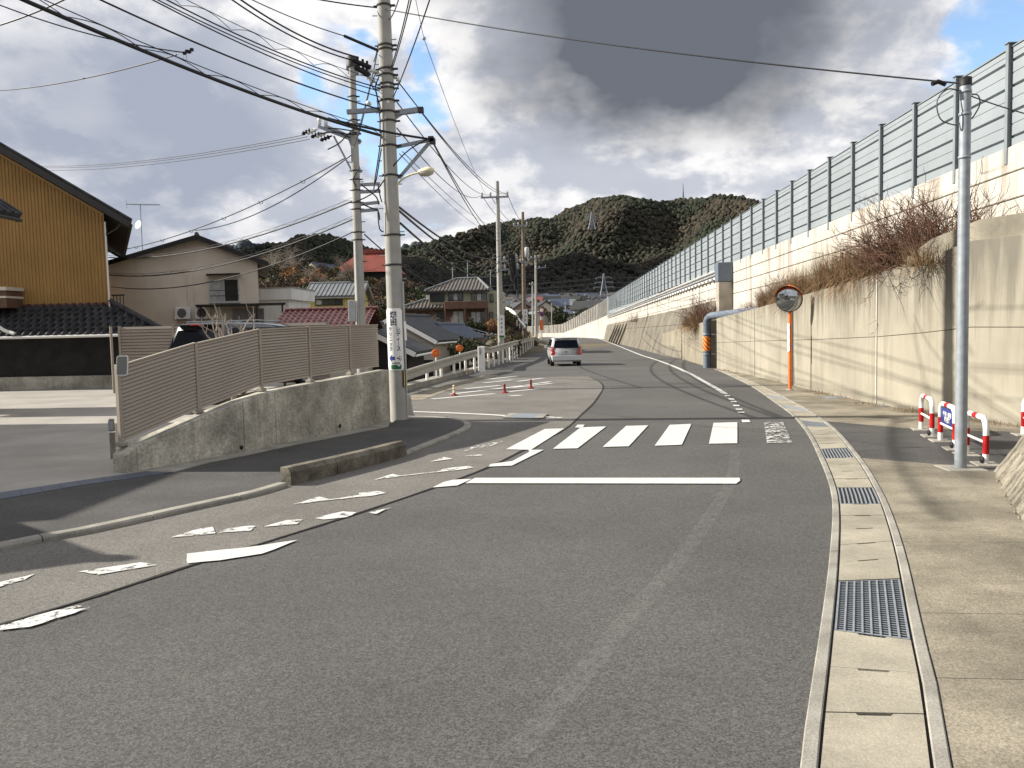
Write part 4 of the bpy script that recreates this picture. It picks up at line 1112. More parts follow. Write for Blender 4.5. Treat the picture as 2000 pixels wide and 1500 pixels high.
# black and yellow guard sheet below the sign, cable cover beside it
z0, z2 = z1(755,782), z1(723,782); cc = axis_pt(B1,T1,z0); gm = MB(); rg = rad1(z0)+.010
for i, (a0, a1) in enumerate(((-48,8),)):
    vs = [(cc.x+rg*math.cos(R(a)), cc.y+rg*math.sin(R(a)), z) for a in np.linspace(a0,a1,8) for z in (z0,z2)]
    gm.add(vs, [(2*k,2*k+2,2*k+3,2*k+1) for k in range(7)], True)
gs = gm.build('guard_sheet', M['black'], up1)
for a in (-38,-20,-4):
    vs = [(cc.x+(rg+.003)*math.cos(R(a+q)), cc.y+(rg+.003)*math.sin(R(a+q)), z) for q in (0,3.5,7) for z in (z0+.01,z2-.01)]
    MB().add(vs, [(0,2,3,1),(2,4,5,3)]).build('yellow_stripe', M['yellow'], gs)
c = axis_pt(B1,T1,1.9); zz0, zz2 = z1(665,787), z1(628,787)
MB().tube([(c.x+rad1(1.7)+.03,c.y-.06,zz0),(c.x+rad1(1.7)+.02,c.y-.06,zz2)], .028, 8).build('cable_guard', M['white'], up1)
MB().tube([(c.x+rad1(1)+.02,c.y-.06,.05),(c.x+rad1(1.7)+.015,c.y-.06,2.7)], .016, 8).build('earth_conduit', M['insul_grey'], up1)
# arms
def P1(px, py, Y=Y1): return atY(px, py, Y)
ar = [((765,222),(822,214),.10,.09),((745,214),(678,219),.09,.08),((768,288),(842,273),.06,.06)]
for a, b, w, h in ar: MB().beam(P1(*a), P1(*b), w, h).build('crossarm', M['galv'], up1)
MB().beam(P1(766,232), P1(784,220), .05, .09).build('arm_gusset', M['galv'], up1)
for dx in (0,6): MB().beam(P1(774+dx,352-dx*.5), P1(836+dx*.8,279), .045, .03).build('arm_brace', M['galv'], up1)
for q in ((842,272),(845,276),(822,215)): MB().obox(P1(*q), (.05,0,0),(0,.06,0),(0,0,.05)).build('arm_clamp', M['galv_dark'], up1)
# black splice closures and insulators near the top
for a, b, r in (((690,118),(724,132),.045),((694,131),(722,148),.05)):
    cl = MB().tube([P1(*a), P1(*b)], r, 12).build('splice_closure', M['black'], up1)
    for t in (.25,.55,.8):
        q = lerp(P1(*a),P1(*b),t); MB().box(q.x-.02,q.x+.02,q.y-.02,q.y+.02,q.z+r*.9,q.z+r+.05).build('closure_lug', M['black'], cl)
for q, ax in (((726,156),(1,0,-.7)),((774,152),(1,0,-.9)),((733,140),(1,0,-.3))):
    MB().lathe([(.012,-.12),(.045,-.08),(.02,-.05),(.05,-.02),(.02,.01),(.05,.04),(.02,.07),(.012,.12)], P1(*q), ax, 10).build('insulator', M['porcelain'], up1)
for q in ((757,168),(757,200),(755,236),(720,202)):
    MB().lathe([(.001,-.05),(.045,-.045),(.03,0),(.045,.045),(.001,.05)], P1(q[0],q[1],Y1-.13), (0,-1,0), 10).build('pin_insulator', M['porcelain'], up1)
cab = [[(735,140),(726,165),(735,180),(738,205),(742,230),(742,260)],[(740,150),(733,170),(737,190),(743,210)],[(745,255),(742,285),(737,320),(732,352),(730,372)],
       [(745,290),(740,320),(736,345),(733,358)],[(738,408),(739,430),(742,448),(749,453)],[(738,360),(743,385),(746,395)],[(692,395),(715,385),(735,372),(748,355),(770,322),(800,292),(838,270)]]
for c in cab: MB().tube(crom([P1(*q, Y1-.16) for q in c],5), .012, 6).build('looped_cable', M['cable'], up1)

# ---- street lamp on the signed pole
sl_b = P1(772,366)
sl_ = thing('street_lamp', 'cream dome street lamp on a curved bracket of the signed utility pole', 'street lamp', sl_b)
arm = crom([P1(772,368,Y1-.1), P1(778,358,Y1-.15), P1(790,347,Y1-.2), P1(806,340,Y1-.25), P1(822,337,Y1-.3)], 5)
MB().tube(arm, .020, 8).build('arm', M['cream'], sl_)
c = P1(833,335,Y1-.33); ax = Vector((.97,-.2,.10)).normalized()
mb = MB(); vs = []; n1, n2 = 12, 16
hd = MB(); prof = [(.02,-.17),(.045,-.16),(.075,-.10),(.092,-.02),(.095,.04),(.085,.10),(.05,.145),(.001,.16)]
hd.lathe(prof, c, ax, 18); 
hd.v = [(v[0], v[1], c.z+(v[2]-c.z)*(.85 if v[2] > c.z else .35)) for v in hd.v]
hd.build('hood', M['cream'], sl_)
gl_ = MB().lathe([(.06,-.12),(.082,-.04),(.084,.05),(.06,.12),(.001,.135)], c, ax, 18)
gl_.v = [(v[0], v[1], c.z-.01+(v[2]-c.z)*(.25 if v[2] > c.z else .95)) for v in gl_.v]
gl_.build('lens', pm('lamp_lens', (.42,.40,.32), .1, 6, .25, 0), sl_)

# ---- second pole behind the fence
Y2 = 25.0
B2 = atY(709,760,Y2); B2.z = -.1; T2 = atY(687,116,Y2)
up2 = thing('utility_pole', 'slimmer concrete utility pole behind the slat fence with braced double arms', 'utility pole', B2)
pole_shaft(up2, B2, T2, .17, .10)
def P2(px, py, Y=Y2): return atY(px, py, Y)
def rad2(z): return interp([0,10],[.17,.10], z)
for py in (128,190,236,262,335,352,373,397,410,455,470): z = P2(695,py).z; band(up2, B2, T2, z, rad2(z), .04)
for a, b, w in (((677,134),(722,138),.12),((681,142),(700,143),.10),((702,361),(742,359),.09),((703,375),(743,373),.09),((705,399),(741,395),.09),((706,412),(738,409),.09)):
    MB().beam(P2(*a), P2(*b), w, .09).build('crossarm', M['galv'], up2)
for k, dy in enumerate((0,-7)):
    MB().beam(P2(704,279+dy*.5), P2(622+k*12,247+dy*.2), .09, .09).build('crossarm', M['galv'], up2)
    MB().beam(P2(689+k*16,337), P2(652+k*27,266-k*2), .07, .05).build('arm_brace', M['galv'], up2)
MB().lathe([(.16,-.18),(.16,.10),(.06,.16),(.001,.16)], T2+Vector((0,0,-.05)), n=14).build('pole_cap', M['galv_dark'], up2)
for k in range(5):
    MB().lathe([(.02,-.2),(.07,-.13),(.03,-.08),(.08,-.03),(.03,.02),(.08,.07),(.03,.12),(.02,.2)], P2(601+k*9,257+k*3.2-(k%2)*4), (1,0,.35), 8).build('insulator', M['porcelain'] if k%2 else M['black'], up2)
for q in ((624,240),(637,245)): MB().lathe([(.001,.16),(.06,.15),(.06,.04),(.035,.02),(.06,-.05),(.001,-.06)], P2(*q), n=10).build('pin_insulator', M['porcelain'], up2)
for k in range(14):
    z = 1.5+k*.6; c = axis_pt(B2,T2,z); sx = -1 if k % 2 else 1
    MB().tube([c+Vector((sx*rad2(z)*.9,-.02,0)), c+Vector((sx*(rad2(z)+.12),-.03,0))], .013, 6).build('step_bolt', M['galv_dark'], up2)
bx2 = P2(693,606); MB().box(bx2.x-.13,bx2.x+.07,bx2.y-.3,bx2.y-.12,bx2.z-.35,bx2.z+.30).build('meter_box', M['insul_grey'], up2, bevel=.01)
MB().tube([P2(700,640,Y2-.18), P2(697,560,Y2-.18), P2(694,470,Y2-.16)], .025, 8).build('cable_guard', M['insul_grey'], up2)
for c in ([(705,240),(680,262),(662,280),(640,292)],[(700,330),(690,350),(696,365)],[(705,360),(720,372),(735,385),(740,400)],[(707,398),(722,405),(738,412),(742,430)],[(620,262),(650,258),(680,262),(705,262)],[(640,250),(665,252),(690,256)]):
    MB().tube(crom([P2(*q, Y2-.2) for q in c],5), .02, 6).build('looped_cable', M['cable'], up2)

# ---- further poles along the far road
def far_pole(px_b, px_t, py_t, Y, r0, label, arms, sign=None, mat='conc_pole', group=None, tr=None):
    b = atY(px_b, 690, Y); b.z = terrain(b.x, Y); t_ = atY(px_t, py_t, Y)
    t = thing('utility_pole', label, 'utility pole', b, group)
    pole_shaft(t, b, t_, r0, r0*.55, mat)
    for (pxa, pya, pxb, pyb) in arms:
        pa, pb = atY(pxa,pya,Y-.12), atY(pxb,pyb,Y-.12); MB().beam(pa, pb, .10, .11).build('crossarm', M['galv'], t)
        for f in (.04,.35,.96): 
            q = lerp(pa,pb,f); MB().lathe([(.03,.0),(.09,.06),(.05,.12),(.09,.18),(.05,.26),(.001,.3)], q+Vector((0,0,.05)), n=8).build('insulator', M['insul_grey'], t)
    if sign:
        zc0, zc1 = atY(px_b,sign[1],Y).z, atY(px_b,sign[0],Y).z
        ax_ = axis_pt(b,t_,(zc0+zc1)/2); w = sign[2]
        sp = MB().box(ax_.x-w*.35,ax_.x+w*.9,ax_.y-r0-.05,ax_.y-r0-.02,zc0,zc1).build('sign_plate', M['white'], t)
        hgt = zc1-zc0; n = sign[3]
        for i in range(n):
            zz = zc1-hgt*(i+.9)/(n+1.4); hh = hgt/(n+1.4)*.36
            for ox, oz, ww_, wh in ((-.12,.3,.24,.10),(-.12,-.3,.24,.10),(-.11,0,.06,.7),(.06,0,.06,.7),(-.05,0,.12,.08)):
                MB().box(ax_.x+w*(.28+ox),ax_.x+w*(.28+ox+ww_),ax_.y-r0-.058,ax_.y-r0-.053,zz+hh*(oz-wh),zz+hh*(oz+wh)).build('marking', M['black_ink'], sp)
        MB().box(ax_.x-w*.25,ax_.x+w*.8,ax_.y-r0-.056,ax_.y-r0-.052,zc0+hgt*.015,zc0+hgt*.11).build('green_strip', M['green_sign'], sp)
    if tr:
        q = atY(tr[0],tr[1],Y-.45); MB().lathe([(.001,-.5),(.2,-.45),(.22,.4),(.16,.5),(.001,.5)], q, n=12).build('transformer', M['insul_grey'], t)
    for k in range(8):
        z = b.z+3+k*.8; c = axis_pt(b,t_,z); MB().box(c.x-r0*1.5,c.x+r0*1.5,c.y-.02,c.y+.02,z,z+.04).build('step_bolt', M['galv_dark'], t)
    return b, t_
Y3, Y4, Y5, Y6 = 52.0, 80.0, 120.0, 150.0
B3, T3 = far_pole(979, 971, 354, Y3, .21, 'concrete utility pole with three insulators and a white lettered plate behind the guard rail', [(939,386,993,384),(972,512,1010,507),(972,528,1012,524)], (616,660,.30,4))
B4, T4 = far_pole(1025, 1021, 414, Y4, .24, 'wooden brown utility pole with a transformer drum beside the bank', [(1003,442,1030,440),(1016,512,1032,512)], (604,636,.38,3), tr=(1029,493), mat='bark')
B5, T5 = far_pole(1048, 1046, 498, Y5, .24, 'distant utility pole with two crooked arms beyond the bank', [(1030,506,1052,502),(1046,524,1066,522)])
far_pole(1041, 1040, 550, Y6, .22, 'most distant slim utility pole beyond the bank', [(1034,556,1048,556)])
bz = T3; c3 = atY(996,505,Y3-.3)
M3 = thing('cable_bundle', 'black cable drop bundle hanging from the arms of the three insulator pole', 'cable', c3)
for dx, ln in ((0,1.4),(.2,1.9),(.35,2.4)): MB().tube(crom([c3+Vector((dx-.1,0,.3)), c3+Vector((dx,0,-ln*.4)), c3+Vector((dx+.1,0,-ln))],4), .07-.02*dx, 6).build('cable_strand', M['cable'], M3)
pg = atY(1020,690,Y4-1); yg = thing('guy_guard', 'yellow guy wire guard leaning beside the wooden pole', 'pole guard', (pg.x,Y4-1,terrain(pg.x,Y4-1)))
pa, pb = atY(1020,690,Y4-1.5), atY(1022,648,Y4-1.5); MB().tube([(pa.x,pa.y,terrain(pa.x,pa.y)), pb], .07, 8).build('sleeve', M['cream'], yg); MB().tube([pb, atY(1030,560,Y4-1.5)], .015, 5).build('guy_wire', M['wire'], yg)

# ---- overhead wires
def wire(a, b, sag, r, label, group, mat='cable', n=22, twist=None, hang=None):
    a, b = Vector(a), Vector(b); pts = []
    for i in range(n+1):
        t = i/n; p = lerp(a,b,t); p.z -= sag*4*t*(1-t); pts.append(p)
    if twist or hang:
        t0 = thing('overhead_cable', label, 'cable', a, group)
        MB().tube(pts, r, 6).build('strand', M[mat], t0)
        d = (b-a).normalized()
        if twist:
            amp, per = twist; m = 160; pp = []; Ln = (b-a).length
            for i in range(m+1):
                t = i/m; p = lerp(a,b,t); p.z -= sag*4*t*(1-t); q = abs(math.sin(math.pi*t*Ln/per)); p.z += amp*(.15+.85*q); pp.append(p)
            MB().tube(pp, max(r*.22,.005), 5).build('lashing_wire', M[mat], t0)
            MB().tube([p+Vector((0,0,amp*1.05)) for p in pts], max(r*.25,.006), 5).build('messenger', M[mat], t0)
        return t0
    o = MB().tube(pts, r, 6).build('overhead_cable', M[mat], loc=a)
    return tag(o, label, 'cable', group)
def toZ(px, py, z): return atZ(px, py, z)
def ext(a, b, f): return a+(b-a)*f
gA = 'cables running back along the street from the signed pole'
lA = 'thin black cable running back along the street from the signed utility pole'
def up_left(p0, px, py, r, label=lA, group=gA, sag=.12, f=1.25, **k):
    a = P1(*p0); b = toZ(px, py, a.z+.15); return wire(a, ext(a,b,f), sag*f, r, label, group, **k)
up_left((742,264), 84, 0, .028, 'thickest black cable bundle with looped lashing running back from the signed pole', None, twist=(.10,1.1))
up_left((842,272), 640, 231, .022, 'black cable end tied out to the braced arm of the signed pole', None, f=1.0, sag=.03)
up_left((744,214), 228, 0, .014)
up_left((744,190), 325, 0, .011); up_left((742,178), 335, 0, .010)
up_left((742,172), 352, 0, .012, 'cable with zigzag hangers running back from the signed utility pole', None, twist=(.14,.9))
up_left((690,118), 465, 0, .014, 'wavy black cable entering the splice closure, lower of the two', None, f=1.15)
up_left((700,112), 482, 0, .016, 'wavy black cable entering the splice closure, upper of the two', None, f=1.15)
a, b = P1(742,100), P1(672,70); wire(a, b, 0, .028, 'stiff black sleeve cable end fixed high on the signed pole', None, n=2)
wire(b, ext(b, toZ(500,0,b.z+.1),1.2), .05, .010, lA, gA)
# cables passing over the street towards the camera
gB = 'cables passing over the road from the signed pole'; lB = 'black cable passing over the road from the signed utility pole'
for p0, q in (((768,190),(836,0)),((764,140),(801,0)),((764,132),(797,0)),((758,40),(776,0)),((730,120),(742,60)),((700,265),(742,75)),((692,285),(738,95))):
    a = P1(*p0); b = toZ(q[0], q[1], a.z+.1) if q[1] == 0 else P1(*q, Y1+1); wire(a, ext(a,b,1.3 if q[1] == 0 else 1.0), 0.08, .010, lB, gB)
# long cable to the galvanised pole
a = P1(738,15); wire(a, TOPR+Vector((-.05,0,-.06)), .10, .010, 'single black cable spanning the road to the galvanised steel pole', None, n=40)
wire(a, ext(a, toZ(640,0,a.z+.05),1.6), .02, .013, lA, gA)
q = TOPR+Vector((-.30,0,-.055)); sc_ = MB().tube([q+Vector((-.07,0,0)), q+Vector((0,0,.025)), q+Vector((.08,0,-.01))], .026, 8).build('cable_clamp', M['black'], loc=q); tag(sc_, 'small black clamp on the cable beside the galvanised steel pole', 'cable clamp')
a = TOPR+Vector((.05,0,-.2)); wire(a, ext(a, atY(2000,215,P.y+0) if False else atY(2000,218,9.9), 1.8), .02, .008, 'thin grey wire leading away from the galvanised pole over the stone revetment', None, 'wire')
# faint wires at the far left
wire(toZ(-40,60,7.5), toZ(140,-8,7.5), .05, .016, 'blurred dark cable crossing above the gable house roof', None)
a = P1(360,105,11.0); wire(toZ(-60,-14,6.6), toZ(372,104,5.9), .12, .009, 'slim twisted wire drooping above the yellow gable house', None)
wire(toZ(345,107,5.95), atY(-60,178,20), .15, .011, 'service drop wire reaching the neighbour house from the thick bundle', None)
q = toZ(368,104,5.9); cl = thing('cable_joint', 'cluster of small clamps on the thick cable bundle', 'cable clamp', q)
for k in range(4):
    MB().obox(q+Vector((.05*k-.08,-.03*k+.05,.02+.015*(k%2))), (.022,0,0),(0,.018,0),(0,0,.02)).build('clamp_body', M['black'], cl)
MB().tube(crom([q+Vector((-.1,.06,0)), q+Vector((-.12,.06,-.07)), q+Vector((-.07,.05,-.09)), q+Vector((-.04,.03,-.02))],4), .004, 5).build('clamp_loop', M['wire'], cl)
# from the second pole: three high voltage wires to the left
gC = 'wires from the insulators of the braced pole'; lC = 'bare wire stretching from the black insulators of the braced pole over the roofs'
for k, (py0, py1) in enumerate(((263,323),(267,326),(272,331))):
    a = P2(596+k*4, py0); wire(a, atY(40, py1, 44), .35, .012, lC, gC, n=30)
gD = 'service cables to the beige house'; lD = 'lashed service cable from the braced pole down to the beige house'
BH = 37.9
for (p0, q, Y, sg, tw) in (((690,392),(212,503),BH,.55,1),((690,428),(212,537),BH,.6,1)):
    wire(P2(*p0), atY(q[0], q[1], Y), sg, .024, lD+(', fixed above its twin' if q[1] < 520 else ', fixed below its twin'), gD, twist=(.10,1.2))
for (p0, q, Y, sg) in (((700,448),(216,560),BH,.7),((672,310),(208,493),BH,.45),((690,300),(380,450),BH,.5)):
    wire(P2(*p0), atY(q[0], q[1], Y), sg, .02, 'plain service wire from the braced pole down to the beige house', 'plain wires to the beige house')
for k in range(6):
    t = .12+.14*k; a, b = P2(672,310), atY(208,493,BH); p = lerp(a,b,t); p.z -= .45*4*t*(1-t)
    o = MB().tube([p+Vector((-.08,0,.03)), p+Vector((-.03,0,-.07)), p+Vector((.05,0,-.07)), p+Vector((.09,0,.05))], .010, 5).build('wire_spacer', M['wire'], loc=p); tag(o, 'tiny hook spacer clipped on the wire to the beige house', 'wire spacer', 'hook spacers on the beige house wire')
# signed pole to the three insulator pole and beyond
gE = 'wires between the signed pole and the three insulator pole'; lE = 'wire sloping from the signed utility pole to the three insulator pole'
ARM = [atY(941,381,Y3), atY(957,380,Y3), atY(991,378,Y3)]
for p0, e, sg in (((778,160),ARM[2],.5),((772,195),ARM[1],.55),((775,250),ARM[0],.6),((822,218),ARM[2],.5),((845,276),atY(975,455,Y3),.5),((845,278),atY(975,470,Y3),.5)):
    wire(P1(*p0), e, sg, .012, lE, gE, n=26)
for p0, e, sg in (((780,405),(976,500),.5),((780,412),(976,512),.6),((782,436),(976,528),.7)):
    wire(P1(*p0), atY(*e, Y3), sg, .024, {500:'uppermost',512:'middle',528:'lowest'}[e[1]]+' of three telephone cables sagging from the signed pole to the far pole', 'telephone cables to the three insulator pole', n=26)
wire(P2(712,458), atY(870,560,60), .4, .022, 'telephone cable dropping from the braced pole behind the brown house', None)
a = P1(828,75,20); wire(toZ(808,-20,9.5), a, .02, .007, 'hair thin guy wire with a small ball above the street', None, 'wire')
wire(a, atY(948,378,Y3), .3, .008, 'hair thin guy wire continuing from its ball to the far pole', None, 'wire')
o = MB().lathe([(.001,-.05),(.04,-.03),(.05,0),(.04,.03),(.001,.05)], a, n=8).build('guy_insulator', M['insul_grey'], loc=a); tag(o, 'small grey ball insulator on the hair thin guy wire', 'insulator')
for p0, e in (((780,300),(950,448)),((786,296),(962,440))): wire(P1(*p0), atY(*e, Y3+10), .3, .008, 'faint thin wire behind the street lamp', 'faint wires behind the lamp', 'wire')
A4 = [atY(1004,438,Y4), atY(1015,437,Y4), atY(1029,436,Y4)]
for a, b in zip(ARM, A4): wire(a, b, .6, .018, 'power wire between the three insulator pole and the wooden pole', 'power wires to the wooden pole')
for k in range(3): wire(A4[k], atY(1034+k*7,504,Y5), .5, .02, 'power wire leading on from the wooden pole', 'power wires beyond the wooden pole')
for py in (510,526): wire(atY(1008,py,Y3), atY(1024,py+6,Y4), .4, .022, 'telephone cable between the far poles', 'far telephone cables')
wire(atY(1012,526,Y3), atY(978,585,Y3-4), .2, .014, 'stay wire slanting down beside the three insulator pole', None)

# ---- guard rails
def rail_beam(pts, parent, name='rail_beam', mat='rail_white', zoff=.62, flip=1):
    prof = [(0,-.17),(.05,-.15),(.05,-.07),(0,-.035),(0,.035),(.05,.07),(.05,.15),(0,.17),(-.012,.17),(-.012,-.17)]
    vs = []; n = len(prof); k = len(pts)
    for i, p in enumerate(pts):
        t = (pts[min(i+1,k-1)]-pts[max(i-1,0)]); t.z = 0; t.normalize(); nn = Vector((t.y,-t.x,0))*flip
        for o, z in prof: q = p+nn*o; vs.append((q.x, q.y, p.z+z))
    fs = [(i*n+j,i*n+(j+1)%n,(i+1)*n+(j+1)%n,(i+1)*n+j) for i in range(k-1) for j in range(n)]+[tuple(range(n)),tuple((k-1)*n+j for j in range(n))[::-1]]
    return MB().add(vs, fs).build(name, M[mat], parent, fixn=True)
def rp(y, z, dx=0): return Vector((rail_x(y)+dx, y, gz(y)+z))
g1 = thing('guard_rail', 'cream guard rail with white posts on the kerb behind the signed pole', 'guard rail', rp(30,0))
pts = []
for px, py, Y in ((770,742,23.2),(793,733,24.8),(830,720.5,27.5),(870,708,31),(905,697,34.6),(931,690,37.4)):
    pts.append(atY(px,py,Y))
rail_beam(pts, g1)
for px, Y in ((838,28.2),(866,30.6),(889,33),(912,35.4),(930,37.3)):
    p = interp([q.y for q in pts],[q.x for q in pts],Y)-.09; zt = interp([q.y for q in pts],[q.z for q in pts],Y)+.1
    MB().tube([(p,Y,gz(Y)+.0),(p,Y,zt)], .055, 10).build('post', M['white'], g1)
    MB().box(p+.02,p+.085,Y-.05,Y+.05,zt-.2,zt-.05).build('spacer', M['rail_white'], g1)
kb = MB(); ky = [23.5,26,28.5,31,33.5,36,38]
kt = thing('kerb_wall', 'low pale concrete kerb under the cream guard rail', 'kerb', rp(30,0))
for a, b in zip(ky, ky[1:]):
    x0, x1 = rail_x(a)-.08, rail_x(b)-.08
    MB().slab([(x0-.34,a+.01),(x0+.12,a+.01),(x1+.12,b-.01),(x1-.34,b-.01)], lambda x, y: gz(y)+.17, lambda x, y: gz(y)-4.2).build('kerb_block', M['conc_kerb'], kt, bevel=.01)
g2 = thing('guard_rail', 'long dented guard rail receding past the far utility poles', 'guard rail', rp(45,0))
pts = [atY(938,683,38.2), atY(950,682,39.2), atY(972,684,42.5), atY(985,680,46), atY(1010,673,53), atY(1035,666.5,66), atY(1060,660.5,92)]
for p in pts: p.x = min(p.x, rail_x(p.y)+.25)
pts += [Vector((rail_x(y), y, gz(y)+.62)) for y in (110,125,140,155)]
rail_beam(pts, g2)
y = 40.0
while y < 150:
    p = interp([q.y for q in pts],[q.x for q in pts],y)-.09; zt = interp([q.y for q in pts],[q.z for q in pts],y)+.1
    MB().tube([(p,y,terrain(p,y)-.2),(p,y,zt)], .055, 8).build('post', M['white'], g2); y += 2.4 if y < 60 else 4
c = atY(940,690,38.0)
MB().box(c.x-.16,c.x+.16,37.95,38.05,gz(38)-.05,atY(940,677,38).z).build('end_panel', M['white'], g2, bevel=.02)
for k in range(4): MB().box(c.x-.07,c.x-.03+.03*k%.07,37.935,37.95,c.z+.22-k*.09,c.z+.26-k*.09).build('end_marking', M['black_ink'], g2)
pk = MB(); ys2 = [38,44,50,60,75,95,117,140]
k2 = thing('kerb_wall', 'weathered concrete kerb under the long receding guard rail', 'kerb', rp(60,0))
for a, b in zip(ys2, ys2[1:]):
    x0, x1 = rail_x(a)-.1, rail_x(b)-.1
    MB().slab([(x0-.3,a+.02),(x0+.12,a+.02),(x1+.12,b-.02),(x1-.3,b-.02)], lambda x, y: gz(y)+.14, lambda x, y: gz(y)-4).build('kerb_block', M['conc_kerb'], k2, bevel=.01)
# mud-grey verge strip by the kerb, in front of the hatched zone
strip('verge_strip', crom([G(*p) for p in [(800,782),(850,765),(905,748),(960,733)]],4), .7, M['conc_pave'], .010)

# ---- round orange reflectors
for px, py, pyb, Y, lb in ((862.5,689.5,720,30.2,'round orange reflector disc on a post standing lower along the cream guard rail'),(907.5,680,705,35.0,'round orange reflector disc on a post next to the tan roofed shed')):
    c = atY(px,py,Y); c.x -= .22; t = thing('delineator_disc', lb, 'reflector', (c.x,Y,gz(Y)))
    rr = .155
    MB().lathe([(.001,.03),(rr-.02,.03),(rr,.015),(rr,-.015),(.001,-.02)], c, (0.15,-1,0), 20).build('disc', M['orange_dull'], t)
    a = Vector((1,.15,0)).normalized(); 
    for k in range(8):
        an = k*math.pi/4; q = c+a*.095*math.cos(an)+Vector((0,0,.095*math.sin(an)))+Vector((.004,-.03,0))
        MB().lathe([(.001,.012),(.026,.008),(.03,0)], q, (.15,-1,0), 8).build('reflector_bead', M['orange'], t)
    MB().lathe([(.001,.015),(.035,.01),(.04,0)], c+Vector((.004,-.03,0)), (.15,-1,0), 10).build('reflector_core', M['yellow'], t)
    MB().tube([(c.x,Y+.03,gz(Y)-.4),(c.x,Y+.03,c.z)], .024, 8).build('post', M['white'], t)
# ---- rubber delineator posts on the hatched zone
for px, py, top, m, lb in ((887,773,752,'cream','cream topped rubber bollard with red base on the hatched zone'),(985.5,768,749.5,'red_dark','dark red rubber bollard on the hatched zone'),(1037,759,741,'red_dark','red rubber bollard beyond the hatched stripes, standing alone')):
    p = G(px,py); zt = zOver(px,top,p); t = thing('rubber_bollard', lb, 'bollard', p)
    MB().lathe([(.11,.012),(.10,.03),(.05,.05),(.04,.08)], p, n=14).build('base', M['red_dark'], t)
    MB().lathe([(.037,.05),(.034,zt-p.z-.02),(.02,zt-p.z),(.001,zt-p.z)], p, n=12).build('shaft', M[m], t)
    for f in (.55,.8): MB().lathe([(.0365,(zt-p.z)*f),(.0365,(zt-p.z)*f+.02)], p, n=12).build('band', M['red_dark'] if m == 'cream' else M['black'], t)
# ---- little concrete stub behind the pole foot
p = G(798,815); t = thing('stone_post', 'squat rounded concrete stub right behind the foot of the signed pole', 'stone post', p); zt = zOver(797,768,p)
MB().lathe([(.10,0),(.105,.1),(.075,zt*.55),(.07,zt*.75),(.05,zt*.93),(.001,zt)], p, n=12).build('stub', M['conc_pole'], t)
MB().lathe([(.13,0),(.13,.05),(.10,.06)], p, n=12).build('foot', M['conc_kerb'], t)
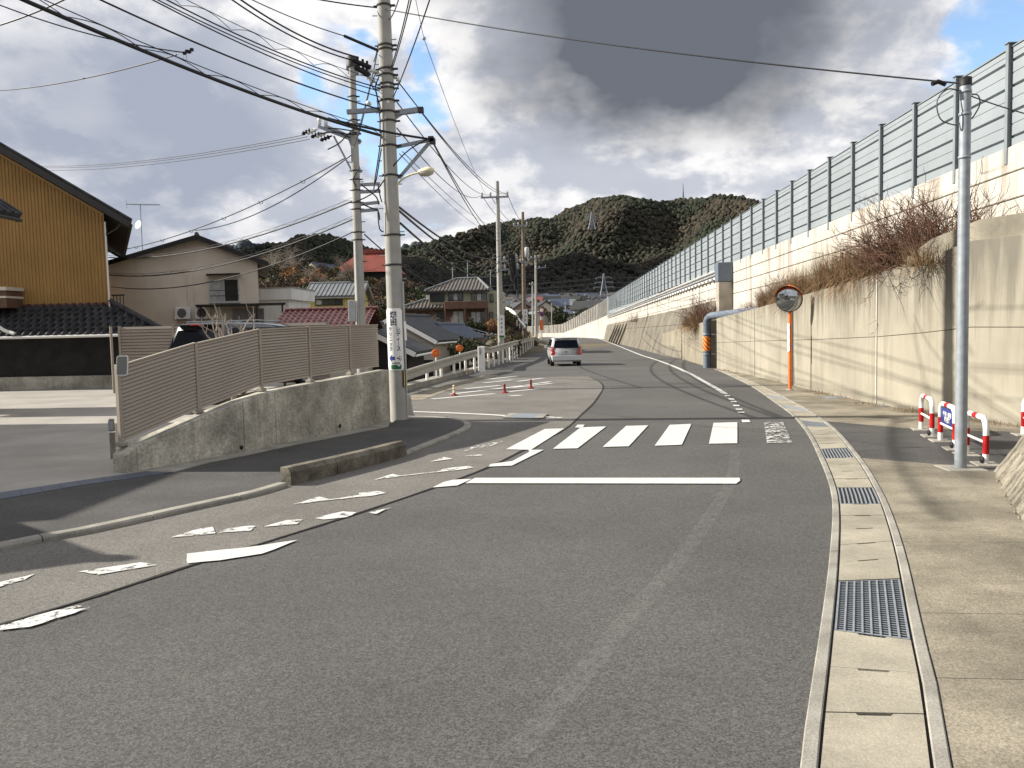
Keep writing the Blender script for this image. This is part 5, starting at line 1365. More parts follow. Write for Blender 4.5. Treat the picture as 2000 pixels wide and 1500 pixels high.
# ================================================================== VEHICLES
def put(mb, Mx): mb.v = [tuple(Mx @ Vector(v)) for v in mb.v]; return mb
CARBLACK = pm('car_paint_black', (.010,.011,.014), .05, 2, .22, 0, spec=.5, coat=.8)
CARWHITE = pm('car_paint_silver', (.50,.51,.53), .03, 2, .35, 0, spec=.5, coat=.6)
CARGLASS = pm('car_glass', (.006,.007,.009), .1, 1, .06, 0, spec=.15)
TAIL = pm('tail_lamp_red', (.40,.012,.012), .1, 20, .2, 0, spec=.6)
TYRE = M['black']
def make_car(label, Mx, L_, W, Hh, paint, roof_y, belt, rails=False, boxy=.10):
    base = Mx.translation
    t = thing('parked_car' if paint is CARBLACK else 'car', label, 'car', base)
    w = W/2; zb, zm, zl = .24, .55, belt
    y0, y1 = roof_y                      # rear and front ends of the roof
    # ring: (halfwidth, z, y) rows from sill to roof centre, stations from rear to front
    def ring(yb, ym, yl, yr, wl, wr, zr, ww=1.0, zl_=None):
        zl_ = zl if zl_ is None else zl_
        rows = [(w*.90*ww, zb, yb),(w*ww, zm, ym),(w*.985*ww, zl_*.86, (ym+yl)/2),(w*wl, zl_, yl),(w*(wl*.35+wr*.65), zl_+(zr-zl_)*.62, lerp(yl,yr,.62)),(w*wr, zr-.05*(zr-zl_)-.01, lerp(yl,yr,.95)),(w*wr*.82, zr, yr),(0.0, zr+.02, yr)]
        return [(-a, y, z) for a, z, y in rows]+[(a, y, z) for a, z, y in rows[-2::-1]]
    st = [ring(.10,.0,.02,y0,.94,.80,Hh-.05,.92), ring(.14,.06,.10,y0+.06,.97,.82,Hh-.01,.985), ring(.6,.6,.6,y0+.45,.98,.83,Hh), ring(L_*.45,L_*.45,L_*.45,L_*.45,.98,.83,Hh),
          ring(y1+.45,y1+.45,y1+.5,y1,.98,.80,Hh-.06), ring(y1+.8,y1+.8,y1+.95,y1+.93,.97,.80,zl+.03), ring(L_-.25,L_-.2,L_-.3,L_-.32,.90,.7,zl-.10,.97,zl-.12), ring(L_-.06,L_,L_-.1,L_-.12,.8,.6,zl-.26,.88,zl-.28)]
    n = len(st[0]); vs = [v for r in st for v in r]; k = len(st)
    fs = [(i*n+j,i*n+j+1,(i+1)*n+j+1,(i+1)*n+j) for i in range(k-1) for j in range(n-1)]+[tuple(range(n)),tuple((k-1)*n+j for j in range(n))[::-1]]
    fs += [(i*n,(i+1)*n,(i+1)*n+n-1,i*n+n-1) for i in range(k-1)]
    put(MB().add(vs, fs, True), Mx).build('body', paint, t, fixn=True)
    # glass: rear window and three side panes each side
    def pt(i, row, side, off): 
        a = Vector(st[i][row if side < 0 else n-1-row]); return a
    yr0, zr0, zr1 = .02, zl+.03, Hh-.17
    def rearpt(xf, f):                 # on the tailgate
        y = lerp(.02, y0, f)-.012-.03*(1-abs(xf))*0; return Vector((xf*w*lerp(.90,.74,f), y, lerp(zl, Hh-.05, f)))
    rw = MB(); nx = 8; vs = []
    for f in (.06,.45,.82):
        for i in range(nx+1): vs.append(rearpt(lerp(-.92,.92,i/nx), f)+Vector((0,-.012,0)))
    rw.add(vs, [(r*(nx+1)+i,r*(nx+1)+i+1,(r+1)*(nx+1)+i+1,(r+1)*(nx+1)+i) for r in range(2) for i in range(nx)])
    put(rw, Mx).build('rear_window', CARGLASS, t)
    # body-coloured rim round the glass, bumper, plate, spoiler, lamps
    put(MB().box(-w*.78,w*.78,y0-.16,y0+.12,Hh-.06,Hh-.02), Mx).build('spoiler', paint, t, bevel=.015)
    put(MB().box(-.18,.18,y0-.165,y0-.13,Hh-.055,Hh-.03), Mx).build('brake_light', TAIL, t)
    put(MB().box(-w*.95,w*.95,-.07,.12,.30,.58), Mx).build('bumper', paint, t, bevel=.03)
    pl = put(MB().box(-.165,.165,-.035,-.02,zl-.24,zl-.08), Mx).build('number_plate', M['white'], t)
    for i, x in enumerate((-.11,-.05,.01,.07)): put(MB().box(x,x+.035,-.041,-.036,zl-.22,zl-.12), Mx).build('plate_marking', M['black_ink'], pl)
    for s in (-1,1):
        q = MB(); zz0, zz1 = zl-.34, zl+.10
        pts = [(s*w*.985,-.02,zz0),(s*w*.72,-.045,zz0+.03),(s*w*.74,-.03,zz0+.22),(s*w*.90,.0,zz1),(s*w*.99,.12,zz1),(s*w*1.01,.16,zz0+.05)]
        c = sum((Vector(p) for p in pts), Vector())/6+Vector((s*.015,-.035,0))
        put(q.add(pts+[tuple(c)], [(i,(i+1)%6,6) for i in range(6)]), Mx).build('tail_lamp', TAIL, t, fixn=True)
        rows3 = []
        for (ya, yb) in ((y0+.32,L_*.34),(L_*.35,L_*.53),(L_*.54,y1+.1)):
            vs = []
            for f in (.07,.5,.9):
                for yy in (ya, (ya+yb)/2, yb):
                    sh = 0
                    if yy == ya and ya < L_*.2: sh = -.1*(1-f)
                    if yy == yb and yb > L_*.6: sh = .45*(1-f)
                    vs.append((s*(w*lerp(.98,.835,f)+.012), yy+sh, lerp(zl,Hh-.06,f)))
            put(MB().add(vs, [(r*3+i,r*3+i+1,(r+1)*3+i+1,(r+1)*3+i) for r in range(2) for i in range(2)]), Mx).build('side_window', CARGLASS, t)
        put(MB().box(s*w*1.0,s*(w+.17),y1+.25,y1+.33,zl-.02,zl+.14), Mx).build('door_mirror', paint, t, bevel=.02)
        if rails: put(MB().tube([(s*w*.72,y0+.3,Hh+.04),(s*w*.74,L_*.4,Hh+.07),(s*w*.72,y1-.2,Hh+.04)], .018, 6), Mx).build('roof_rail', M['galv'], t)
        for yy in (.82, L_-.85):
            wh = put(MB().lathe([(.17,-.09),(.31,-.10),(.33,-.05),(.33,.07),(.30,.10),(.18,.10)], (s*(w-.10),yy,.33), (s,0,0), 20), Mx).build('wheel', TYRE, t)
            put(MB().lathe([(.19,.085),(.10,.07),(.001,.09)], (s*(w-.10),yy,.33), (s,0,0), 12), Mx).build('rim', M['galv'], wh)
    put(MB().add([(-w*.72,y1+.02,Hh-.10),(w*.72,y1+.02,Hh-.10),(w*.84,y1+.90,zl+.05),(-w*.84,y1+.90,zl+.05)], [(0,1,2,3)]), Mx @ Matrix.Translation((0,.03,.02))).build('windscreen', CARGLASS, t)
    return t
c0 = atY(376,700,20.6); 
make_car('black estate car with red tail lamp parked behind the slat fence', Matrix.Translation((c0.x+.02, 20.6, .19)) @ Matrix.Rotation(R(-15), 4, 'Z'), 4.6, 1.80, 1.88, CARBLACK, (.32, 3.15), 1.12, rails=True)
c0 = atY(1106,700,44.0)
make_car('silver hatchback driving away on the road beyond the crossing', Matrix.Translation((c0.x, 43.0, gz(44))) @ Matrix.Rotation(R(4), 4, 'Z'), 3.9, 1.62, 1.52, CARWHITE, (.28, 2.5), .93)

# ================================================================== HOUSES
def window(t, Mx, x, z, w, h, split=2, frame='alu', panes=('glass',), deep=.05, bars=False, sill=True, hood=None):
    f = .045; mb = MB()
    mb.box(x-f,x+w+f,-deep-.02,.02,z-f,z).box(x-f,x+w+f,-deep-.02,.02,z+h,z+h+f).box(x-f,x,-deep-.02,.02,z,z+h).box(x+w,x+w+f,-deep-.02,.02,z,z+h)
    for k in range(1, split): mb.box(x+w*k/split-f*.5,x+w*k/split+f*.5,-deep-.01,.015,z,z+h)
    fr = put(mb, Mx).build('window', M[frame], t)
    for k in range(split):
        a, b = x+w*k/split+f*.4*(k > 0), x+w*(k+1)/split-f*.4*(k < split-1)
        put(MB().box(a,b,-deep+.005,-deep+.015,z,z+h), Mx).build('pane', M[panes[k % len(panes)]], fr)
    if sill: put(MB().box(x-.08,x+w+.08,-deep-.06,.02,z-f-.04,z-f-.005), Mx).build('sill', M[frame], fr)
    if hood: put(MB().box(x-.15,x+w+.15,-deep-.45,.02,z+h+.22,z+h+.27), Mx).build('window_hood', M[hood], fr)
    if bars:
        for zz in (z+.25,z+.5): put(MB().tube([(x-.05,-deep-.16,zz),(x+w+.05,-deep-.16,zz)], .014, 6), Mx).build('window_rail', M['dark_frame'], fr)
    return fr
def SHEAR(k): return Matrix(((1,-k,0,0),(0,1,0,0),(0,0,1,0),(0,0,0,1)))
def gable(t, Mx, w, d, h, rise, ov=.5, wall='wallA', roof='roofA', axis='y', th=.14, zb=-.5, ribs=0, fascia='dark_frame', gutter=True, rib_r=.05, ridge_x=.5):
    # walls as one closed block with pointed ends; ridge runs along y (axis='y') or along x
    if axis == 'x': Mx = Mx @ Matrix(((0,1,0,0),(-1,0,0,d),(0,0,1,0),(0,0,0,1))); w, d = d, w
    rx = w*ridge_x
    vs = [(0,0,zb),(w,0,zb),(w,0,h),(rx,0,h+rise),(0,0,h)]; vs += [(x,d,z) for x,y,z in vs]
    put(MB().add(vs, [(4,3,2,1,0),(5,6,7,8,9),(0,1,6,5),(1,2,7,6),(4,0,5,9)]), Mx).build('wall', M[wall], t, fixn=True)
    rf = None
    for s, xw in ((-1, rx), (1, w-rx)):
        sl = rise/xw; e = ov; x_e = rx+s*(xw+e); z_e = h-sl*e
        q = [(rx,-ov,h+rise+.02),(x_e,-ov,z_e+.02),(x_e,d+ov,z_e+.02),(rx,d+ov,h+rise+.02)]
        nrm = Vector((s*sl,0,1)).normalized()
        o = put(MB().prism(q, nrm*th), Mx).build('roof', M[roof], t, fixn=True); rf = rf or o
        if ribs:
            rb_ = MB(); n = int((d+2*ov)/ribs)
            for k in range(n+1):
                y = -ov+k*(d+2*ov)/n
                rb_.tube([Vector((rx,y,h+rise+.02))+nrm*th, Vector((x_e,y,z_e+.02))+nrm*th], rib_r, 6, smooth=True)
            tag(put(rb_, Mx).build('roof_tile_row', M[roof], o), kind='stuff')
        for yy in (-ov-.02, d+ov):
            put(MB().beam((rx,yy+.01,h+rise+.02), (x_e,yy+.01,z_e+.02), .04, .20), Mx).build('bargeboard', M[fascia], t)
        if gutter: put(MB().tube([(x_e+s*.05,-ov,z_e-.02),(x_e+s*.05,d+ov,z_e-.02)], .05, 8), Mx).build('eave_gutter', M[fascia], t)
    put(MB().tube([(rx,-ov-.03,h+rise+th+.03),(rx,d+ov+.03,h+rise+th+.03)], .11, 8), Mx).build('ridge', M[roof], rf)
    return Mx
M['ochre'] = pm('ochre_corrugated_siding', (.32,.185,.060), .10, 1.0, .6, .1, 40, streak=.3, streak_col=(.22,.12,.045), sscale=(6,6,.1))
M['beige_wall'] = pm('beige_render', (.70,.62,.51), .06, .8, .9, .25, 60, streak=.18, streak_col=(.56,.49,.40), sscale=(1.2,1.2,.12))
M['dark_tile'] = pm('dark_roof_tile', (.030,.031,.034), .4, 3.0, .75, .3, 30, col2=(.055,.055,.058))
M['grey_tile'] = pm('grey_roof_tile', (.15,.16,.165), .15, 2, .7, .2, 20)
M['brown_tile'] = pm('brown_roof_tile', (.12,.105,.092), .18, 2, .7, .2, 20)
M['maroon_tile'] = pm('maroon_glazed_tile', (.13,.052,.050), .2, 3, .42, .1, 20, spec=.4)
M['char_roof'] = pm('charcoal_roof', (.055,.057,.062), .2, 2, .8, .3, 20)
M['brown_roof_sheet'] = pm('brown_metal_roof', (.12,.095,.08), .15, 2, .6, .1, 20)
M['red_roof'] = pm('red_metal_roof', (.20,.050,.036), .12, .5, .65, .1, 10, streak=.25, streak_col=(.14,.038,.028), sscale=(1,1,.3))
M['blue_roof'] = pm('blue_tile_roof', (.055,.07,.11), .15, 2, .6, .1, 10)
M['yellow_wall'] = pm('pale_yellow_render', (.50,.44,.17), .05, 1, .9, .1, 40)
M['cream_wall'] = pm('cream_siding', (.56,.515,.43), .05, 1, .85, .1, 40)
M['white_wall'] = pm('white_flat_wall', (.60,.60,.58), .08, 1, .85, .1, 40, streak=.35, streak_col=(.35,.28,.20), sscale=(2,2,.15))
M['dark_wall'] = pm('charred_board_wall', (.024,.023,.023), .3, 2, .85, .2, 40)
M['brown_brick'] = pm('brown_brick', (.13,.075,.055), .2, 3, .85, .2, 40)
M['olive_wall'] = pm('pale_olive_render', (.33,.33,.24), .06, 1, .9, .1, 30)
M['tan_sheet'] = pm('tan_sheet_roof', (.46,.31,.19), .1, 2, .7, .1, 20)
M['timber'] = pm('brown_timber', (.12,.07,.045), .2, 4, .8, .2, 40)
M['grey_wall'] = pm('grey_render', (.30,.29,.27), .08, 1, .9, .1, 30)

# ---- yellow gable house
YH = 28.0
xr = atY(208,520,YH).x; zl_ = 0.0
yh = thing('house', 'ochre corrugated house with dark gable roof and black tiled lean-to beside the car park', 'house', (xr-6, YH, 0))
ze = atY(212,452,YH).z; e = atY(252,446,YH); p0 = atY(-2,298,YH)
slp = (p0.z-e.z)/(e.x-p0.x); ridge_x = xr-6.2
W_ = 12.4; h_ = e.z+slp*(e.x-xr)
Mx = Matrix.Translation((xr-W_, YH, 0)) @ SHEAR(.56)
# gable() with siding added as ribs on the visible gable wall
gable(yh, Mx, W_, 9.5, h_, slp*W_/2, ov=e.x-xr, wall='ochre', roof='dark_tile', th=.16, ribs=.28, rib_r=.045)
zl0 = atY(100,597,YH).z
nr = int(W_/.125)
rib = MB().add([(-.03,0,0),(-.018,-.022,0),(.018,-.022,0),(.03,0,0),(-.03,0,1),(-.018,-.022,1),(.018,-.022,1),(.03,0,1)], [(0,1,5,4),(1,2,6,5),(2,3,7,6)]).mesh('siding_rib', M['ochre'])
for k in range(nr):
    x = .06+k*.125; top = h_+slp*min(x, W_-x)-.12
    inst(rib, 'siding_rib', yh, Mx @ Matrix.Translation((x,-.003,zl0)) @ Matrix.Diagonal((1,1,top-zl0,1)))
put(MB().tube([(W_+.03,-.08,zl0-.2),(W_+.03,-.08,h_-.3)], .035, 8), Mx).build('downpipe', M['porcelain'], yh)
put(MB().tube([(W_+.55,-.25,h_-.42),(W_+.45,-.2,h_-.55),(W_+.05,-.1,h_-.75)], .035, 8), Mx).build('gutter_elbow', M['dark_frame'], yh)
# lean-to roof with pantiles, hipped round the right corner
zt_, zb_ = zl0, atY(100,656,YH-1.55).z; run = 1.55
xh = atY(340,634,YH-1.0).x
lt = put(MB().add([(0,0,zt_-.02),(W_+.1,0,zt_-.02),(W_+.1+1.75,-run,zb_-.02),(0,-run,zb_-.02),(W_+.1+1.75,7,zb_-.02),(W_+.1,7,zt_-.02)], [(0,3,2,1),(1,2,4,5)]), Mx).build('lean_to_roof', M['dark_tile'], yh)
slv = Vector((0,-run,zb_-zt_)); nrw = 6; tw = .27
tile = MB(); ts = []
tl = slv.length/nrw*1.12
for i in range(9):
    u = i/8; ts.append((u*tw*1.04, .055*math.sin(math.pi*1.9*u)*(1 if u < .55 else .35)))
tile.add([(x, 0, z+.05) for x, z in ts]+[(x, -tl, z+.075) for x, z in ts]+[(x,-tl,z+.045) for x, z in ts], [(i,i+1,9+i+1,9+i) for i in range(8)]+[(9+i,9+i+1,18+i+1,18+i) for i in range(8)], False)
tme = tile.mesh('roof_tile', M['dark_tile'])
ang = math.atan2(zb_-zt_, run); rot = Matrix.Rotation(-ang, 4, 'X')
cols = int((W_+.3)/tw); vis0 = max(0, cols-30)
cnt = 0
for c in range(vis0, cols+6):
    for r_ in range(nrw):
        x = c*tw; f = r_/nrw
        if x > W_+.1+1.75*f-.1: continue
        inst(tme, 'roof_tile', lt, Mx @ Matrix.Translation(Vector((x,0,zt_+.0))+slv*f) @ rot); cnt += 1
put(MB().tube([(W_+.05,-.02,zt_+.12),(W_+.1+1.75,-run,zb_+.10)], .10, 8), Mx).build('hip_ridge', M['dark_tile'], lt)
put(MB().tube([(0,-run-.08,zb_-.03),(W_+1.0,-run-.08,zb_-.03)], .05, 8), Mx).build('eave_gutter', M['porcelain'], lt)
put(MB().box(0,W_+.9,-.9,.0,-.1,zb_+.05), Mx).build('lower_wall', M['dark_wall'], yh)
put(MB().box(0,W_+.1,-.03,.02,zt_-.02,zt_+.06), Mx).build('flashing', M['red_roof'], yh)
pz = atY(100,735,YH-1.0).z
put(MB().box(-2,W_+1.0,-1.12,-.9,0,pz), Mx).build('plinth', M['conc_fence'], yh, bevel=.01)
q = atY(14,582,YH-.5)
bay = MB().box(q.x-1.2,q.x+.24,YH-.9,YH+.02,q.z-.35,q.z+.32).build('bay_box', M['timber'], yh)
MB().box(q.x-1.2,q.x+.30,YH-.97,YH,q.z+.24,q.z+.36).build('bay_cap', M['cream_wall'], bay); MB().box(q.x-1.2,q.x+.26,YH-.93,YH,q.z-.02,q.z+.05).build('bay_rail', M['cream_wall'], bay)
MB().tube(crom([atY(-8,634,YH-1.6),atY(8,645,YH-1.6),atY(28,652,YH-1.65)],4), .06, 8).build('roof_pipe', M['porcelain'], yh)
for k in range(4): 
    x = Mx.translation.x+W_-.05+k*.12; MB().box(x,x+.025,YH+.4,YH+.425,zl0-.1,atY(220,577,YH).z).build('balcony_bar', M['dark_frame'], yh)
MB().box(Mx.translation.x+W_-.1,Mx.translation.x+W_+.36,YH+.39,YH+.44,atY(220,577,YH).z,atY(220,577,YH).z+.05).build('balcony_rail', M['dark_frame'], yh)

# ---- neighbour house: its eave corner shows beside the yellow gable
nh = thing('house', 'grey neighbour house whose dark eave pokes in beside the ochre gable', 'house', (-17, 22, 0))
ec = atY(34,409,20.0)
Mx = Matrix.Translation((ec.x-.55-6, 18.5, 0)) @ SHEAR(-.0)
gable(nh, Mx, 6.0, 1.1, ec.z+.10, 2.0, ov=.5, wall='grey_wall', roof='dark_tile', ribs=.28)
window(nh, Mx, 3.4, 3.0, 1.5, 1.0)
# ---- house and shed left of the car park, throwing the long shadows over it
h2 = thing('house', 'cream house at the driveway that throws its shadow over the car park', 'house', (-18, 12, 0))
gable(h2, Matrix.Translation((-22.3, 8.6, 0)), 8.0, 7.4, 5.35, 1.9, ov=.55, wall='cream_wall', roof='dark_tile')
window(h2, Matrix.Translation((-22.3, 8.6, 0)), 2, 1, 1.6, 1.2)
sh = thing('shed', 'small gabled shed that throws a pointed shadow over the kerb', 'shed', (-11, 6.6, 0))
gable(sh, Matrix.Translation((-13, 5.5, 0)), 3.6, 2.2, 2.1, .95, ov=.3, wall='timber', roof='brown_roof_sheet', axis='x')

# ---- beige house
Yb = 38.0
xa, xb = atY(206,520,Yb).x, atY(503,520,Yb).x; W_ = xb-xa
eR = atY(524,517,Yb-.4); rdg = atY(378,456,Yb-.4)
bh = thing('house', 'beige rendered two storey house with low brown gable roof and two outdoor units', 'house', ((xa+xb)/2, Yb, 0))
Mx = Matrix.Translation((xa, Yb, 0)) @ SHEAR(.37)
sl_ = (rdg.z-eR.z)/(eR.x-rdg.x); hb = eR.z+sl_*(eR.x-xb)
gable(bh, Mx, W_, 8.0, hb-.1, rdg.z-hb-.1, ov=.5, wall='beige_wall', roof='brown_roof_sheet', ridge_x=(rdg.x-xa)/W_, th=.12)
def bl(px, py): v = atY(px, py, Yb); return v.x-xa, v.z
x0, z0 = bl(412,589); x1, z1_ = bl(464,546)
window(bh, Mx, x0, z0, x1-x0, z1_-z0, 2, 'alu', ('curtain','glass'), bars=True, hood='dark_frame')
for px in (369,382):
    x, za = bl(px,600); _, zt = bl(px,537); put(MB().tube([(x,-.05,za),(x,-.05,zt)], .035, 8), Mx).build('downpipe', M['beige_wall'], bh)
for px in (358,396):
    x, z = bl(px,612); ac = thing('outdoor_unit', 'white air conditioner outdoor unit on the beige house wall' , 'air conditioner', Mx @ Vector((x,-.3,z-.3)), 'outdoor units on the beige house')
    put(MB().box(x-.36,x+.36,-.40,-.1,z-.28,z+.28), Mx).build('casing', M['white'], ac, bevel=.02)
    put(MB().lathe([(.001,.005),(.20,.005),(.22,0)], (x-.04,-.402,z), (0,-1,0), 18), Mx).build('fan', M['galv_dark'], ac)
    for k in range(3): put(MB().lathe([(.05+.06*k,.012),(.058+.06*k,.012)], (x-.04,-.402,z), (0,-1,0), 18), Mx).build('fan_guard', M['white'], ac)
    for s in (-.3,.3): put(MB().box(x+s-.02,x+s+.02,-.42,0,z-.33,z-.29), Mx).build('bracket', M['galv'], ac)
x, z = bl(450,597); put(MB().box(x-1.6,x+2.6,-1.2,-.02,z-.04,z+.04), Mx).build('canopy', M['dark_frame'], bh)
for dx in (-1.4,1.2,2.4): put(MB().box(x+dx,x+dx+.08,-1.15,-1.07,-1,z-.04), Mx).build('canopy_post', M['dark_frame'], bh)
x, z = bl(475,620); put(MB().box(x-.5,x+1.0,-.1,0.01,-1,z+.4), Mx).build('porch_panel', M['grey_wall'], bh)
# TV aerial with dish
p = atY(277,466,Yb+2); p.z = hb+.35
an = thing('tv_aerial', 'television aerial mast with a small white dish on the beige house roof', 'aerial', p)
tp = atY(274,402,Yb+2); MB().tube([(p.x,p.y,p.z-.3), tp+Vector((0,0,.1))], .022, 6).build('mast', M['galv'], an)
a, b = atY(246,399,Yb+2), atY(312,400,Yb+2); MB().tube([a,b], .018, 6).build('boom', M['galv'], an)
for k in range(13):
    q = lerp(a,b,.2+.065*k); MB().tube([q+Vector((0,-.14,0)), q+Vector((0,.14,0))], .008, 5).build('element', M['galv'], an); MB().tube([q+Vector((0,0,-.04)), q+Vector((0,0,.04))], .012, 5).build('element_clip', M['galv'], an)
for s in (-1,1): MB().tube([a+Vector((.06,0,0)), a+Vector((.0,0,s*.22))], .012, 5).build('reflector', M['galv'], an)
MB().lathe([(.001,.0),(.12,.02),(.22,.07),(.225,.06),(.12,.0),(.001,-.02)], atY(272,440,Yb+1.9), (-.5,-1,.3), 16).build('dish', M['white'], an)
for dx in (-.35,-.1,.2,.38): MB().tube([(p.x+dx,p.y+(.2 if dx < 0 else -.2),p.z-.35),(p.x,p.y,p.z+.35)], .012, 5).build('stay', M['galv'], an)

# ---- white flat annex
xw0, xw1 = atY(503,580,44).x, atY(571,580,44).x
wa = thing('annex', 'white flat roofed annex with rust stains beside the beige house', 'building', (xw0, 44, -1))
MB().box(xw0-1,xw1-.25,44.1,48,-2,atY(540,583,44).z).build('wall', M['white_wall'], wa); MB().box(xw0-1,xw1,43.9,48.2,atY(540,586,44).z,atY(540,563,44).z).build('parapet', M['white_wall'], wa, bevel=.02)
MB().box(xw0-1,xw1+.03,43.87,48.2,atY(540,563,44).z,atY(540,563,44).z+.06).build('coping', M['conc_kerb'], wa)

# ---- maroon tiled single storey house behind the fence
Ym = 31.0
ra, rb2 = atY(530,609,Ym+1.6), atY(694,606,Ym+1.6); ea, eb = atY(516,640,Ym), atY(700,634,Ym)
mh = thing('house', 'single storey house with a glazed maroon pantile roof behind the slat fence', 'house', ((ea.x+eb.x)/2, Ym+2, -3))
nrm_u = Vector((1,0,0)); za_, zb2 = (ra.z+rb2.z)/2, (ea.z+eb.z)/2-.15
x0_, x1_ = ea.x+.1, eb.x+.25
mr = MB().add([(x0_,Ym,zb2),(x1_,Ym,zb2),(x1_,Ym+1.7,za_),(x0_+.25,Ym+1.7,za_),(x0_+.25,Ym+3.4,zb2),(x1_,Ym+3.4,zb2)], [(0,1,2,3),(3,2,5,4)]).build('roof', M['maroon_tile'], mh)
nrw, tw = 7, .235; slv = Vector((0,-1.7,zb2-za_)); tl = slv.length/nrw*1.1; ts = [(i/8*tw*1.04, .045*math.sin(math.pi*1.9*i/8)*(1 if i < 5 else .3)) for i in range(9)]
tile = MB().add([(x, 0, z+.03) for x, z in ts]+[(x, -tl, z+.05) for x, z in ts]+[(x,-tl,z+.02) for x, z in ts], [(i,i+1,9+i+1,9+i) for i in range(8)]+[(9+i,9+i+1,18+i+1,18+i) for i in range(8)])
tme = tile.mesh('roof_tile', M['maroon_tile']); rot = Matrix.Rotation(-math.atan2(zb2-za_, 1.7), 4, 'X'); nmax = 0
for c in range(int((x1_-x0_)/tw)):
    for r_ in range(nrw):
        if nmax >= 290: break
        nmax += 1
        inst(tme, 'roof_tile', mr, Matrix.Translation(Vector((x0_+.12+c*tw,Ym+1.7,za_))+slv*(r_/nrw)) @ rot)
k = x0_+.2
rc = MB().tube([(0,0,0),(.26,0,.012)], .07, 8).mesh('ridge_tile', M['maroon_tile'])
while k < x1_: inst(rc, 'ridge_tile', mr, Matrix.Translation((k,Ym+1.7,za_+.07))); k += .27
MB().box(x0_+.4,x1_-.2,Ym+.35,Ym+3.1,-3.6,zb2-.02).build('wall', M['cream_wall'], mh)
MB().tube([(x0_,Ym-.06,zb2-.02),(x1_,Ym-.06,zb2-.02)], .055, 8).build('eave_gutter', M['cream'], mh)
# gable wing to its right (white bargeboard)
gw_ = thing('house', 'small dark gabled wing with white bargeboard right of the maroon roof', 'house', (atY(735,640,33).x, 33, -3))
Mx = Matrix.Translation((atY(700,640,33).x-1.0, 33, 0)); pk_ = atY(712,598,33)
gable(gw_, Mx, 3.0, 4, .95, 1.0, ov=.35, wall='dark_wall', roof='char_roof', fascia='white', zb=-4, ridge_x=.35)

# ---- pale yellow house
Yy = 58.0
xa, xb = atY(605,600,Yy).x, atY(678,600,Yy).x
ph = thing('house', 'pale yellow house with grey roof and a dark strip window', 'house', (xa, Yy, 0))
Mx = Matrix.Translation((xa,Yy,0)) @ Matrix.Rotation(R(4),4,'Z')
ez = atY(640,578,Yy).z; rz_ = atY(650,560,Yy+2).z
gable(ph, Mx, (xb-xa)+.8, 4.2, ez, rz_-ez+.1, ov=.35, wall='yellow_wall', roof='grey_tile', axis='x', zb=-5, ribs=.3, fascia='conc_kerb')
def bl(px, py): v = atY(px, py, Yy); return v.x-xa, v.z
x0, z0 = bl(617,595); x1, z1_ = bl(667,585)
window(ph, Mx, x0, z0, x1-x0, z1_-z0, 4, 'dark_frame', ('curtain','glass','glass','glass'))
put(MB().box((xb-xa)-.15,(xb-xa)-.05,-.08,-.02,-3,ez-.2), Mx).build('downpipe', M['yellow_wall'], ph)

# ---- cream house with charcoal roof, below the road
Yc = 42.0
ch = thing('house', 'cream rendered house with charcoal roof and white bargeboard below the road', 'house', (atY(830,680,Yc).x, Yc, -3.4))
# gable faces the camera a little turned; roof slopes down to the right
lx = atY(786,640,Yc).x; rx_ = atY(850,668,Yc).x
pkx, pkz = atY(770,634,Yc).x, atY(770,622,Yc).z; ezr = atY(850,668,Yc).z
Wc = 2*(rx_-pkx)-.1
Mx = Matrix.Translation((pkx-Wc/2+.02, Yc, 0)) @ Matrix.Rotation(R(-7),4,'Z')
gable(ch, Mx, Wc, 6.5, ezr+.12, pkz-ezr-.12, ov=.3, wall='cream_wall', roof='char_roof', fascia='white', zb=-5, ribs=0)
def bl(px, py): v = Mx.inverted() @ atY(px, py, Yc); return v.x, v.z
x0, z0 = bl(803,687); x1, z1_ = bl(811,674)
window(ch, Mx, x0, z0, x1-x0, z1_-z0, 1, 'alu')
for k in range(7):
    yy = 0
put(MB().box(-1,Wc,-.02,.01,-5,bl(800,703)[1]), Mx).build('dark_base', M['dark_wall'], ch)
ar_ = [atY(789,652,Yc-1.2), atY(802,667,Yc-1.2)]
MB().beam(ar_[0]+Vector((-.3,0,.12)), ar_[1], .7, .08).build('porch_roof', M['char_roof'], ch)
MB().beam(ar_[0]+Vector((-.3,-.38,.07)), ar_[1]+Vector((0,-.38,-.05)), .04, .09).build('porch_fascia', M['white'], ch)
x, z = bl(829,668); put(MB().tube([(x,-.05,-4),(x,-.05,z)], .03, 6), Mx).build('downpipe', M['galv_dark'], ch)

# ---- grey roofed house behind it
Yg = 47.0
gh = thing('house', 'narrow cream house with grey blue roof and brown bargeboard behind the charcoal roof', 'house', (atY(860,680,Yg).x, Yg, -3.4))
pk = atY(856,641,Yg); el = atY(838,652,Yg); er = atY(876,664,Yg)
Mx = Matrix.Translation((pk.x-.75, Yg, 0)) @ Matrix.Rotation(R(-10),4,'Z')
gable(gh, Mx, 1.9, 5, er.z+.05, pk.z-er.z, ov=.2, wall='cream_wall', roof='blue_roof', fascia='timber', zb=-5, ridge_x=.4)
window(gh, Mx, .35, atY(856,685,Yg).z, .45, .8, 1, 'dark_frame')
